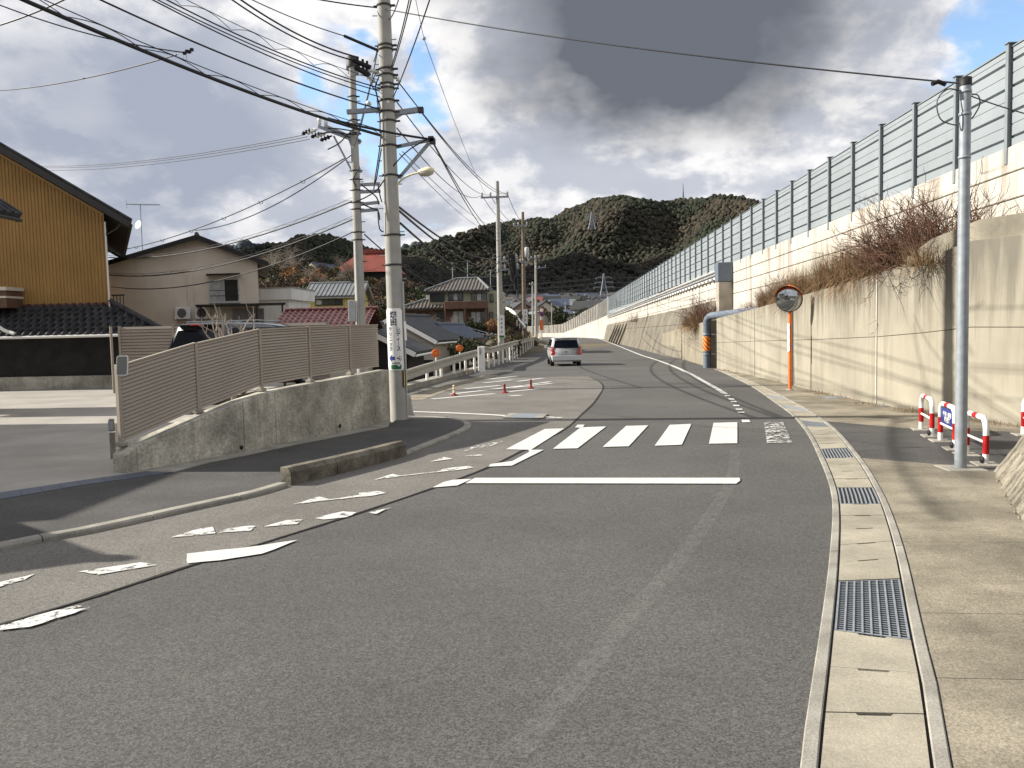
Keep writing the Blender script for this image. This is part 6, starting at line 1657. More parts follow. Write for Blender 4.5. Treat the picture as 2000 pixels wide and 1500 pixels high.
# ---- shed with tan sheet roof
Ys = 45.0
st_ = thing('shed', 'dark timber shed with a tan sheet roof behind the orange reflector', 'shed', (atY(890,690,Ys).x, Ys, -3.4))
a, b = atY(872,664,Ys+2), atY(912,672,Ys)
MB().prism([(a.x,Ys+2.4,a.z),(b.x,Ys+2.4,b.z-.0),(b.x-.02,Ys-.4,b.z-.16),(a.x+.4,Ys-.4,a.z-.30)], (0,0,.06)).build('roof', M['tan_sheet'], st_, fixn=True)
MB().box(a.x+.1,b.x-.15,Ys,Ys+2.2,-4,b.z-.22).build('wall', M['dark_wall'], st_)
for k in range(3):
    x = a.x+.5+k*.32; MB().box(x,x+.28,Ys-.03,Ys-.005,b.z-1.1,b.z-.35).build('shoji_panel', M['grey_wall'] if k == 2 else M['timber'], st_)

# ---- brown two storey house
Yw = 70.0
bw2 = thing('house', 'brown two storey house with hipped tile roofs and brick balcony on the terrace', 'house', (atY(880,650,Yw).x, Yw, 1.4))
def W3(px, py, dy=0): return atY(px, py, Yw+dy)
def hip(t, xl, xr, zl, pl, pr, zr, dep, mat, ribs=.30):
    # hipped roof: eave rectangle xl..xr at z zl, ridge from pl to pr at z zr, depth dep
    y0, y1 = Yw-.6, Yw-.6+dep; ym = (y0+y1)/2
    vs = [(xl,y0,zl),(xr,y0,zl),(xr,y1,zl),(xl,y1,zl),(pl,ym,zr),(pr,ym,zr)]
    o = MB().add(vs, [(0,1,5,4),(1,2,5),(2,3,4,5),(3,0,4),(0,3,2,1)]).build('roof', M[mat], t, fixn=True)
    rb_ = MB(); n = int((xr-xl)/ribs)
    for k in range(1, n):
        x = lerp(xl, xr, k/n)
        tt = 1.0
        if x < pl: tt = (x-xl)/(pl-xl)
        if x > pr: tt = (xr-x)/(xr-pr)
        rb_.tube([(x,y0,zl+.03),(x,lerp(y0,ym,tt),lerp(zl,zr,tt)+.03)], .055, 6)
    tag(rb_.build('roof_tile_row', M[mat], o), kind='stuff')
    for a_, b_ in (((xl,y0,zl),(pl,ym,zr)),((xr,y0,zl),(pr,ym,zr)),((pl,ym,zr),(pr,ym,zr)),((xr,y1,zl),(pr,ym,zr))):
        MB().tube([Vector(a_)+Vector((0,0,.08)), Vector(b_)+Vector((0,0,.08))], .10, 6).build('hip_ridge', M['grey_tile'], o)
    MB().box(xl,xr,y0-.03,y0,zl-.18,zl).build('fascia', M['dark_frame'], o)
    return o
u0, u1 = W3(832,568).x, W3(956,566).x
hip(bw2, u0, u1, W3(890,568).z, W3(884,545).x, W3(927,545).x, W3(905,545,3).z, 7.5, 'brown_tile')
l0, l1 = W3(788,602).x, W3(870,601).x
hip(bw2, l0-.3, l1+2, W3(830,602).z, W3(840,580).x, W3(842,580).x+1, W3(840,581).z, 4.0, 'brown_tile')
MB().box(W3(840,580).x,W3(953,580).x,Yw,Yw+6,W3(880,604).z,W3(880,567).z).build('upper_wall', M['olive_wall'], bw2)
MB().box(W3(794,620).x,W3(953,620).x,Yw,Yw+6,.8,W3(880,602).z).build('lower_wall', M['brown_brick'], bw2)
MB().box(W3(870,600).x,W3(953,600).x,Yw-.9,Yw+.05,W3(900,604).z,W3(900,589).z).build('balcony', M['brown_brick'], bw2, bevel=.03)
MB().box(W3(954,600).x-.1,W3(966,600).x+.6,Yw+.3,Yw+6,.8,W3(900,567).z-.1).build('side_wall', M['olive_wall'], bw2)
def bw_win(px0, py0, px1, py1, sp, panes, dy=0):
    a, b = W3(px0,py1), W3(px1,py0); window(bw2, Matrix.Translation((0,Yw-.02+dy,0)), a.x, a.z, b.x-a.x, b.z-a.z, sp, 'dark_frame', panes)
bw_win(841,573,867,588,2,('glass',)); bw_win(877,573,903,587,3,('glass','curtain','glass')); bw_win(922,573,950,587,3,('glass','curtain','glass'))
bw_win(803,612,836,632,3,('curtain','glass','glass')); bw_win(850,610,870,634,2,('glass',)); bw_win(886,608,905,632,2,('curtain',)); bw_win(921,609,948,634,3,('curtain','curtain','glass'))
bw_win(958,575,962,588,1,('glass',),.28); bw_win(957,610,962,622,1,('glass',),.28)
for px in (872,910,951): MB().box(W3(px,620).x-.08,W3(px,620).x+.08,Yw-.9,Yw-.74,.8,W3(px,604).z).build('porch_post', M['brown_brick'], bw2)
MB().box(W3(836,580).x-.15,W3(836,580).x+.15,Yw-.2,Yw+.1,W3(836,585).z,W3(836,576).z).build('ridge_end_tile', M['porcelain'], bw2)
for px, t_, b_ in ((913,508,548),(884,524,552),(958,527,570)):
    p = W3(px,b_,4); an = thing('tv_aerial', 'thin aerial mast on the roof ridge of the brown house', 'aerial', p, 'aerial masts on the brown house')
    MB().tube([p+Vector((0,0,-.4)), W3(px,t_,4)], .035, 6).build('mast', M['galv'], an); MB().tube([W3(px-5,t_+2,4), W3(px+5,t_+2,4)], .025, 5).build('boom', M['galv'], an)

# ---- rubble wall and rails below the brown house
Yr = 66.0
rw = thing('rubble_wall', 'rough rubble retaining wall below the terrace of the brown house', 'stone wall', (atY(900,660,Yr).x,Yr,-1))
x0, x1 = atY(845,660,Yr).x, atY(968,660,Yr).x; z0, z1_ = atY(900,684,Yr).z, atY(900,648,Yr).z
MB().box(x0-2,x1+1.5,Yr,Yr+4.5,-4,z1_-.05).build('backing', M['seam'], rw)
mb = MB(); ico = None
def blob(mb, c, r, sq=(1,1,1)):
    ph = random.random()*6; vs = []; n = 6
    for i, (rr_, zz) in enumerate(((.0,-1),(.8,-.5),(1,.1),(.75,.7),(0,1))):
        for j in range(n if 0 < i < 4 else 1):
            a = ph+2*math.pi*j/n+i*.5; q = r*random.uniform(.8,1.2); vs.append((c[0]+rr_*q*math.cos(a)*sq[0], c[1]+rr_*q*math.sin(a)*sq[1], c[2]+zz*q*sq[2]))
    fs = [(0,1+(j+1)%n,1+j) for j in range(n)]
    for i in range(2): fs += [(1+i*n+j,1+i*n+(j+1)%n,1+(i+1)*n+(j+1)%n,1+(i+1)*n+j) for j in range(n)]
    fs += [(1+2*n+j,1+2*n+(j+1)%n,1+3*n) for j in range(n)]
    mb.add(vs, fs)
nz = int((z1_-z0)/.26)
for j in range(nz):
    x = x0+(j%2)*.15
    while x < x1+1:
        blob(mb, (x,Yr-.02,z0+.13+j*.26+random.uniform(-.03,.03)), .17, (1.1,.6,.85)); x += .33+random.uniform(-.04,.06)
tag(mb.build('rubble_stone', M['rubble'], rw), kind='stuff')
MB().box(x0+2.0,x1+1.5,Yr-.35,Yr-.05,-4,z0+.10).build('base_slab', M['conc_cover'], rw)
rl = thing('hand_rail', 'thin white hand rail climbing along the rubble wall', 'railing', atY(900,640,Yr-.2))
for pts in ([(893,635),(900,634),(922,642),(955,651)],[(893,640),(900,639),(922,647),(955,656)],[(916,661),(935,653),(958,655)]):
    MB().tube([atY(*p, Yr-.25) for p in pts], .03, 6).build('rail', M['galv'], rl)
for px, pa, pb in ((893,634,644),(900,634,645),(918,641,652),(935,646,656),(950,650,660)): MB().tube([atY(px,pa,Yr-.25), atY(px,pb,Yr-.25)], .03, 6).build('baluster', M['galv'], rl)

# ---- red roofed and blue roofed houses on the mound
Yd = 112.0
rh = thing('house', 'old farmhouse with a tall steep red metal roof on the wooded mound', 'house', (atY(715,520,Yd).x, Yd, 8))
a, b, c_, d_ = atY(648,532,Yd), atY(765,530,Yd), atY(702,494,Yd+4), atY(757,491,Yd+4)
vs = [(a.x,Yd,a.z),(b.x+.6,Yd,b.z),(b.x+.6,Yd+8,b.z),(a.x,Yd+8,a.z),(c_.x,Yd+4,c_.z),(d_.x-.4,Yd+4,d_.z)]
ro = MB().add(vs, [(0,1,5,4),(1,2,5),(2,3,4,5),(3,0,4)]).build('roof', M['red_roof'], rh, fixn=True)
MB().box(c_.x-.5,d_.x+.3,Yd+3.5,Yd+4.5,c_.z-.25,c_.z+.35).build('ridge_cap', M['red_roof'], ro, bevel=.1)
k = c_.x-.3
while k < d_.x: MB().box(k,k+.25,Yd+3.4,Yd+4.6,c_.z+.36,c_.z+.48).build('ridge_rib', M['red_roof'], ro); k += .55
MB().box(a.x+1,b.x-.4,Yd+.8,Yd+7,5,a.z+.05).build('wall', M['dark_wall'], rh)
MB().tube([(b.x+.6,Yd,b.z+.1),(d_.x-.4,Yd+4,d_.z+.1)], .2, 6).build('hip_ridge', M['red_roof'], ro)
bh2 = thing('house', 'low house with blue tile roof beside the red farmhouse roof', 'house', (atY(640,525,106).x,106,7))
p = atY(612,517,106)
gable(bh2, Matrix.Translation((p.x-1.2,106,0)) @ Matrix.Rotation(R(-18),4,'Z'), 2.6, 5.0, p.z-.9, .9, ov=.3, wall='tan_sheet', roof='blue_roof', zb=3, fascia='cream')

# ---- white kerb wall of the side road climbing the bank, orange banner, far wall
wk = thing('ramp_wall', 'curved white ramp parapet coming down the bank behind the far poles', 'wall', atY(1000,620,76))
pts = crom([atY(976,604,84), atY(988,604,82), atY(1001,611,79), atY(1009,621,76), atY(1016,631,74), atY(1025,641,72)], 4)
mb = MB(); vs = []
for p in pts: vs += [p+Vector((-.08,0,0)), p+Vector((.08,0,0)), p+Vector((.08,0,.22)), p+Vector((-.08,0,.22))]
n = len(pts); mb.add(vs, [(4*i+j,4*i+4+j,4*i+4+(j+1)%4,4*i+(j+1)%4) for i in range(n-1) for j in range(4)]+[(0,1,2,3),(4*n-1,4*n-2,4*n-3,4*n-4)]); mb.build('parapet', M['white'], wk, fixn=True)
for p in pts[::3]: MB().tube([p+Vector((0,0,-1.0)), p], .06, 6).build('parapet_post', M['white'], wk)
ob = thing('banner', 'upright orange warning banner at the end of the far guard rail', 'banner', atY(1057,640,104))
a, b = atY(1054.5,645,104), atY(1060.5,625,104); MB().box(a.x,b.x,103.97,104.03,a.z,b.z).build('cloth', M['orange'], ob); MB().tube([(a.x+.1,104.05,terrain(a.x,104)),(a.x+.1,104.05,b.z+.5)], .04, 6).build('pole', M['cream'], ob); MB().tube([(b.x-.1,104.05,b.z-.3),(b.x-.1,104.05,b.z+.35)], .03, 6).build('stick', M['cream'], ob)
# lettering marks on the banner stay plain: unreadable at this distance
# ================================================================== VEGETATION
def blades(n, r, h, lean=.6, w=.006, base=.3, droop=.5, segs=3, up=.2, asp=(1,1)):
    vs = np.zeros((n, segs*2+1, 3)); fs = []
    ph = rng.uniform(0, 2*np.pi, n); rr = r*base*np.sqrt(rng.uniform(0,1,n)); ln = h*rng.uniform(.45,1.05,n)
    x0, y0 = rr*np.cos(ph)*asp[0], rr*np.sin(ph)*asp[1]
    az = ph+rng.normal(0,.7,n); tilt = np.abs(rng.normal(0,lean,n))+up*.2
    dx, dy = np.cos(az), np.sin(az)
    px, py = -dy, dx
    for k in range(segs+1):
        t = k/segs; a = tilt*(1+droop*t*1.2)
        hor = ln*t*np.sin(np.minimum(a,2.2)); ver = ln*t*np.cos(np.minimum(a,2.2))
        cx, cy, cz = x0+dx*hor, y0+dy*hor, ver
        ww = w*(1-t)
        if k < segs:
            vs[:,2*k] = np.stack([cx+px*ww, cy+py*ww, cz],1); vs[:,2*k+1] = np.stack([cx-px*ww, cy-py*ww, cz],1)
        else: vs[:,2*segs] = np.stack([cx,cy,cz],1)
    m = segs*2+1
    for i in range(n):
        o = i*m
        for k in range(segs-1): fs.append((o+2*k,o+2*k+1,o+2*k+3,o+2*k+2))
        fs.append((o+2*segs-2,o+2*segs-1,o+2*segs))
    return vs.reshape(-1,3), fs
def from_np(name, vs, fs, mat):
    me = bpy.data.meshes.new(name); me.from_pydata(vs.tolist(), [], fs); me.materials.append(mat); return me
def twig(n, r, h, thick=.007, gen=2, asp=(1,1,1), spread=.8):
    mb = MB()
    def grow(p, d, ln, th, g):
        pts = [p]; q = p.copy(); dd = d.copy()
        for k in range(3):
            dd = (dd+Vector((random.gauss(0,.22),random.gauss(0,.22),random.gauss(0,.15)))).normalized(); q = q+dd*ln/3; pts.append(q.copy())
        mb.tube(pts, [th,th*.8,th*.6,th*.3], 3, caps=False)
        if g > 0:
            for _ in range(random.randint(2,4)):
                t = random.randint(1,3); e = (dd+Vector((random.gauss(0,.7),random.gauss(0,.7),random.gauss(.1,.5)))).normalized(); grow(pts[t], e, ln*random.uniform(.45,.75), th*.6, g-1)
    for i in range(n):
        a = random.uniform(0,6.28); t = abs(random.gauss(0,spread)); d = Vector((math.cos(a)*math.sin(t)*asp[0], math.sin(a)*math.sin(t)*asp[1], math.cos(t)*asp[2])).normalized()
        grow(Vector((random.uniform(-r,r)*.3*asp[0],random.uniform(-r,r)*.3*asp[1],0)), d, h*random.uniform(.4,.7), thick, gen)
    return mb
GB = [from_np('dry_grass', *blades(900,.55,.75,.75,.007,1.0,.8), M['dry']), from_np('dry_grass_b', *blades(650,.5,.95,.5,.006,.7,.6), M['dry'])]
TB = [twig(26,.6,.95,.008,2,(1.2,1.2,.75),.95).mesh('twig_bush', M['dry_red']), twig(20,.5,.8,.008,2,(1.1,1.1,.6),1.1).mesh('twig_bush_b', M['dry_red'])]
PB = from_np('pale_grass', *blades(220,.4,1.0,.4,.006,.8,.7), M['pale_dry'])
def bush(label, base, parts, group=None, cat='bush', name='dry_bush'):
    t = thing(name, label, cat, base, group)
    for me, off, sc, rot_, nm in parts:
        inst(me, nm, t, Matrix.Translation(Vector(base)+Vector(off)) @ Matrix.Rotation(rot_,4,'Z') @ Matrix.Diagonal((*sc,1)))
    return t
def on_wall(px, dx=.25):          # a place on top of the lower wall at that pixel column
    xs = [l[0] for l in LW]+[f[0] for f in far2]; items = lw[1:]+lw2
    i = np.interp(px, xs[::-1], list(range(len(xs)))[::-1]); k = min(int(i), len(items)-2); f = i-k
    p = lerp(items[k][0], items[k+1][0], f); return Vector((p.x+dx, p.y, lerp(items[k][1], items[k+1][1], f)+dx*.1-.04))
rr = random.uniform
b = on_wall(1748,.45)
parts = [(TB[k%2],(rr(-.1,.6),rr(-1.0,1.3),rr(-.05,.3)),(rr(1.4,2.0),)*3,rr(0,6),'twigs') for k in range(13)]+[(GB[k%2],(rr(-.2,.2),rr(-1.2,1.2),-.05),(.9,.9,.8),rr(0,6),'dry_blades') for k in range(3)]
bush('big reddish brown leafless bush tumbling over the top of the retaining wall', b, parts)
b = on_wall(1640,.4)
parts = [(GB[k%2],(rr(-.15,.4),rr(-1.9,1.6),rr(-.05,.1)),(rr(1.1,1.5),)*2+(rr(1.1,1.6),),rr(0,6),'dry_blades') for k in range(9)]+[(TB[1],(.3,rr(-1,1),0),(.8,.8,.7),1,'twigs')]
bush('broad tuft of tan dry grass on the wall top left of the reddish bush', b, parts)
b = on_wall(1560,.4)
parts = [(GB[k%2],(rr(-.1,.4),rr(-1.7,1.7),-.03),(rr(.9,1.2),)*2+(rr(.9,1.3),),rr(0,6),'dry_blades') for k in range(7)]+[(PB,(.5,rr(-1.5,1.5),0),(1,1,1.3),rr(0,6),'pale_stems') for k in range(3)]
bush('straw coloured dry grass on the wall top right behind the convex mirror', b, parts)
b = on_wall(1480,.7)
parts = [(TB[k%2],(rr(-.1,.5),rr(-1.0,1.0),rr(0,.3)),(rr(.9,1.2),)*2+(1.3,),rr(0,6),'twigs') for k in range(5)]+[(GB[k%2],(rr(-.1,.4),rr(-1.2,1.2),0),(1.1,1.1,1.1),rr(0,6),'dry_blades') for k in range(5)]+[(PB,(.9,rr(-.5,.5),.3),(1,1,1.6),rr(0,6),'pale_stems')]
bush('upright brown bush on the wall top between mirror and pillar', b, parts)
b = on_wall(1428,.5)
bush('low russet bush sprawling at the foot of the concrete pillar', b, [(TB[k%2],(rr(-.1,.6),rr(-1.5,1.5),0),(1.0,1.0,.7),rr(0,6),'twigs') for k in range(6)])
b = on_wall(1352,.3)
parts = [(TB[k%2],(rr(-.4,.6),rr(-2.2,2.2),rr(-.2,.4)),(rr(1.4,1.9),)*3,rr(0,6),'twigs') for k in range(9)]+[(GB[0],(rr(-.3,.3),rr(-2,2),-.1),(1.4,1.4,1.1),rr(0,6),'dry_blades') for k in range(4)]
bush('dark red brown bush hanging over the streaked wall beside the drain pipe', b, parts)
b = Vector((8.6,88,2.2)); bush('small russet shrub growing from the revetment top', b, [(TB[0],(0,0,0),(1.6,1.6,1.5),1,'twigs'),(TB[1],(0,.6,0),(1.4,1.4,1.2),2,'twigs')])
p = on_wall(1690,.3); 
for k, px in enumerate((1690,1530,1850)):
    p = on_wall(px,.55); bush('thin straggle of dry stems on the wall top', p, [(PB,(0,rr(-.6,.6),0),(1,1,.7),rr(0,6),'pale_stems'),(GB[1],(0,rr(-.4,.4),-.05),(.6,.6,.5),rr(0,6),'dry_blades')], 'thin dry stems on the wall top', 'dry grass', 'dry_grass')
# weeds along the foot of the lower wall
wd = blades(120,.5,.12,.8,.004,1.0,.6); wm = from_np('weeds', *wd, M['dry'])
mb_v = []; 
wfoot = thing('weed_strip', 'ragged dry weeds along the foot of the retaining wall', 'weeds', lw[3][0]); del wfoot['category']; wfoot['kind'] = 'stuff'; wfoot['category'] = 'weeds'
for k in range(46):
    t = random.uniform(0.6, len(lw)-1.01); i = int(t); p = lerp(lw[i][0], lw[i+1][0], t-i)
    inst(wm, 'weed_tuft', wfoot, Matrix.Translation((p.x-.06,p.y,gz(p.y)+.012)) @ Matrix.Rotation(rr(0,6),4,'Z') @ Matrix.Diagonal((.35,.8,rr(.6,1.5),1)))
# ---- bare tree behind the fence
p = atY(452,690,17.2); p.z = .05
bt_ = thing('bare_tree', 'small leafless tree with pruned grey branches behind the slat fence', 'tree', p)
tr = MB(); tr.tube([p, p+Vector((.02,0,.7)), p+Vector((.05,0,1.15))], [.07,.06,.05], 8); tr.build('trunk', M['bark_pale'], bt_)
random.seed(12); br_ = MB()
def grow(q, d, ln, th, g):
    pts = [q]; cur = q.copy(); dd = d.copy()
    for k in range(4):
        dd = (dd+Vector((random.gauss(0,.18),random.gauss(0,.18),random.gauss(.06,.12)))).normalized(); cur = cur+dd*ln/4; pts.append(cur.copy())
    br_.tube(pts, [th,th*.85,th*.7,th*.6,th*.45], 6, caps=True)
    if g:
        for _ in range(random.randint(2,3)):
            e = (dd+Vector((random.gauss(0,.6),random.gauss(0,.5),random.gauss(.2,.3)))).normalized(); grow(pts[random.randint(2,4)], e, ln*random.uniform(.4,.7), th*.6, g-1)
for a in range(7):
    an_ = a*.9; grow(p+Vector((.04,0,1.05)), Vector((math.cos(an_)*.55,math.sin(an_)*.5,.75)).normalized(), random.uniform(.7,1.05), .026, 2)
br_.build('branches', M['bark_pale'], bt_); random.seed(5)

# ---- shrubs of the mound and the bank
def leafball(n, r, mat, sz=.16, flat=.8, twigs=12):
    u = rng.normal(size=(n,3)); u /= np.linalg.norm(u,axis=1)[:,None]; rad = r*rng.uniform(.45,1.0,n)**.6
    lump = 1+.25*np.sin(u[:,0]*5+1)*np.cos(u[:,1]*4)+.15*np.sin(u[:,2]*7)
    c = u*(rad*lump)[:,None]; c[:,2] = c[:,2]*flat+r*.75
    a = rng.normal(size=(n,3)); a /= np.linalg.norm(a,axis=1)[:,None]; b_ = np.cross(a, rng.normal(size=(n,3))); b_ /= np.linalg.norm(b_,axis=1)[:,None]
    s = sz*rng.uniform(.5,1.2,n)[:,None]
    vs = np.stack([c-a*s*.5, c+b_*s*.35, c+a*s*.6, c-b_*s*.35],1).reshape(-1,3)
    return from_np('crown', vs, [(4*i,4*i+1,4*i+2,4*i+3) for i in range(n)], mat)
M['leaf_dark'] = pm('evergreen_leaves', (.030,.042,.020), .3, .6, .8, 0, island=.5, col2=(.05,.06,.026))
M['leaf_olive'] = pm('olive_winter_leaves', (.085,.075,.032), .3, .5, .85, 0, island=.5, col2=(.13,.10,.045))
M['leaf_brown'] = pm('brown_winter_scrub', (.105,.072,.045), .3, .5, .9, 0, island=.45, col2=(.07,.05,.036))
M['leaf_rust'] = pm('russet_scrub', (.24,.13,.06), .25, .5, .9, 0, island=.4)
CR = {'dark': leafball(1500,1.5,M['leaf_dark'],.30), 'olive': leafball(1500,1.5,M['leaf_olive'],.28), 'brown': leafball(1900,1.5,M['leaf_brown'],.20), 'rust': leafball(1300,1.4,M['leaf_rust'],.22)}
STEM = MB(); 
for k in range(5):
    a = k*1.25; STEM.tube([(0,0,-.3),(.25*math.cos(a),.25*math.sin(a),.7),(.7*math.cos(a),.7*math.sin(a),1.7)], [.07,.05,.015], 5)
STEM = STEM.mesh('stem', M['bark'])
BARE = twig(10,.3,2.6,.03,3,(1,1,1.2),.45).mesh('bare_branches', M['bark']); BARE2 = twig(12,.4,2.4,.03,3,(1,1,1.1),.6).mesh('bare_branches_b', M['bark_pale'])
def shrub(kind, x, y, s, label, group, sz=None, z=None):
    z = terrain(x,y) if z is None else z
    t = thing('shrub', label, 'shrub', (x,y,z), group); sc = Matrix.Diagonal((s,s,s*(sz or 1),1)); T = Matrix.Translation((x,y,z-.1*s)) @ Matrix.Rotation(rr(0,6),4,'Z')
    inst(CR[kind], 'crown', t, T @ sc); inst(STEM, 'trunk', t, T @ sc)
lab = {'dark':'dark evergreen shrub on the wooded mound','olive':'olive green winter shrub on the wooded mound','brown':'brown leafless shrub on the wooded mound','rust':'russet bramble shrub on the wooded mound'}
random.seed(3)
for k in range(210):
    px = rr(505,835); Y = rr(72,110)
    x = (px-1085)/1600*Y
    if 788 < px and Y < 84: continue
    kind = random.choices(['dark','olive','brown','rust'], [.18,.27,.42,.13])[0]
    if px > 770: kind = random.choice(['dark','brown','rust'])
    s_ = rr(.6,1.25); lim = 541 if 630 < px < 780 else 515
    s_ = min(s_, max(.35, (hz(px)-lim)/1600*Y+1.75-terrain(x,Y))/2.5) if (hz(px)-lim)/1600*Y+1.75 > terrain(x,Y)+.4 else .42
    shrub(kind, x, Y, s_, lab[kind], kind+' shrubs on the mound')
for k in range(8):
    px = rr(520,830); Y = rr(86,112); x = (px-1085)/1600*Y; z = terrain(x,Y)
    t = thing('bare_tree', 'leafless brown tree rising from the wooded mound', 'tree', (x,Y,z), 'bare trees on the mound'); inst(BARE if k % 2 else BARE2, 'branches', t, Matrix.Translation((x,Y,z)) @ Matrix.Diagonal((1.3,1.3,1.3,1)))
    inst(STEM, 'trunk', t, Matrix.Translation((x,Y,z)))
lab2 = {'olive':'olive bramble bush on the bank behind the long guard rail','brown':'brown bramble bush on the bank behind the long guard rail','rust':'tan dry bush on the bank behind the long guard rail'}
for k in range(46):
    Y = rr(56,112); x = lerp((rr(988,1000)-1085)/1600*Y, rail_x(Y)-.9, rr(0,1)); kind = random.choices(['olive','brown','rust'],[.5,.35,.15])[0]
    if Y > 84: kind = random.choice(['rust','brown'])
    shrub(kind, x, Y, rr(.38,.72), lab2[kind], kind+' bushes on the bank')
gd = {'dark':'dark clipped garden shrub before the brown house','rust':'russet garden shrub before the brown house'}
for px, kind, s in ((800,'rust',.35),(822,'dark',.4),(862,'dark',.45),(882,'rust',.3),(893,'dark',.35),(918,'dark',.5),(940,'dark',.4),(960,'rust',.5),(968,'rust',.45)):
    p = atY(px,640,Yw-2.2); shrub(kind, p.x, p.y, s, gd[kind], kind+' garden shrubs at the brown house', z=W3(880,648).z-.1)
for px in (830,888,850):
    p = atY(px,645,Yw-1.8); t = thing('bare_tree', 'slender leafless garden tree before the brown house', 'tree', (p.x,p.y,1.4), 'garden trees at the brown house'); inst(BARE2, 'branches', t, Matrix.Translation((p.x,p.y,1.4)) @ Matrix.Diagonal((.5,.5,.6,1)))
for px, Y, kind in ((928,44,'dark'),(921,43,'rust'),(938,46,'dark'),(915,41,'dark')):
    p = atY(px,700,Y); shrub(kind, p.x-.2, Y, .45, {'dark':'dark shrub crowding the shed behind the guard rail','rust':'russet shrub crowding the shed behind the guard rail'}[kind], kind+' shrubs by the shed', z=p.z)
p = Vector((rail_x(92)-.4,92,gz(92)))
bush('dry pampas clump with pale plumes at the end of the far guard rail', p, [(GB[0],(0,0,0),(2.0,2.0,2.2),0,'dry_blades'),(PB,(0,0,.4),(2.2,2.2,2.0),1,'pale_plumes'),(CR['brown'],(.2,-.5,-.4),(.55,.55,.7),0,'tangled_stems')])
p = G(915,733); bush('faded pink weeds sprouting from the kerb at the guard rail end', p, [(TB[1],(-.1,0,.1),(.45,.6,.4),0,'twigs'),(wm,(0,0,.15),(.6,1,2),0,'dry_blades')])

# ================================================================== HILLS, FOREST, TOWN, PYLONS
def vnoise(seed):
    r_ = np.random.default_rng(seed); tab = r_.uniform(-1,1,(64,64))
    def f(x, y):
        xi, yi = int(math.floor(x)), int(math.floor(y)); fx, fy = x-xi, y-yi; fx, fy = fx*fx*(3-2*fx), fy*fy*(3-2*fy)
        g = lambda a, b: tab[a % 64, b % 64]
        return lerp(lerp(g(xi,yi),g(xi+1,yi),fx), lerp(g(xi,yi+1),g(xi+1,yi+1),fx), fy)
    return lambda x, y: f(x,y)+.5*f(2*x+7,2*y+3)+.25*f(4*x+1,4*y+9)
def hill(name, sil, Yr_, depth_f, depth_b, z_foot, seed, mat, rough=14, freq=.010):
    nf = vnoise(seed); xs = []; zs = []
    for px, py in sil: p = atY(px, py, Yr_); xs.append(p.x); zs.append(p.z)
    def H(x, y):
        rz = interp(xs, zs, x)-6
        if y <= Yr_: t = (y-(Yr_-depth_f))/depth_f
        else: t = 1-(y-Yr_)/depth_b
        t = min(max(t,0),1)
        base = z_foot+(rz-z_foot)*(t**1.15 if y <= Yr_ else sm(t))
        amp = rough*math.sin(math.pi*min(t*.95,1))*(.35+.65*abs(rz)/150)
        spur = 1-abs(nf(x*freq+.15*math.sin(y*.01), y*freq*.35))*1.2
        return base+amp*(spur-.5)+(0 if t > 0 else -8)
    gx = np.linspace(xs[0], xs[-1], 110); gy = np.concatenate([np.linspace(Yr_-depth_f, Yr_, 46), np.linspace(Yr_+15, Yr_+depth_b, 14)])
    o = grid_mesh(list(gx), list(gy), H).build(name, mat); tag(o, kind='structure'); return H, xs
M['hill'] = pm('hillside_soil', (.020,.019,.014), .3, .02, .95, 0)
M['hill_far_haze'] = pm('far_hillside_haze_tint', (.032,.042,.048), .25, .01, .95, 0)  # bluish tint stands in for haze over the far hills
M['forest'] = pm('forest_crowns', (.024,.032,.015), .35, .008, .9, 0, island=.5, col2=(.036,.030,.019), lo=.42, hi=.58)
M['forest_shade_tone'] = pm('shade_toned_crowns', (.021,.020,.016), .35, .008, .95, 0, island=.4)  # dark grey-brown crowns: shade on the lower slopes put into the colour
BIG = [(560,585),(700,535),(780,505),(840,490),(870,479),(900,469),(950,450),(1000,437),(1040,434),(1080,427),(1120,410),(1160,395),(1200,388),(1230,392),(1265,400),(1300,397),(1350,392),(1400,386),(1440,390),(1475,404),(1560,432),(1700,470),(1900,520),(2200,560)]
Hb, xsb = hill('hill', BIG, 1900, 980, 900, 30, 3, M['hill'], 62, .0042)
LEFT = [(380,560),(430,510),(470,489),(520,483),(560,475),(600,464),(630,458),(660,464),(690,474),(720,487),(760,499),(800,515),(860,540),(930,570)]
Hl, xsl = hill('hill', LEFT, 1400, 720, 600, 14, 5, M['hill'], 42, .006)
FAR = [(300,520),(400,500),(450,488),(480,483),(505,485),(560,500),(640,505),(720,502),(770,494),(800,489),(825,488),(850,494),(880,505),(960,520),(1100,540)]
Hf, xsf = hill('hill', FAR, 4200, 1500, 1400, 20, 8, M['hill_far_haze'], 70, .002)
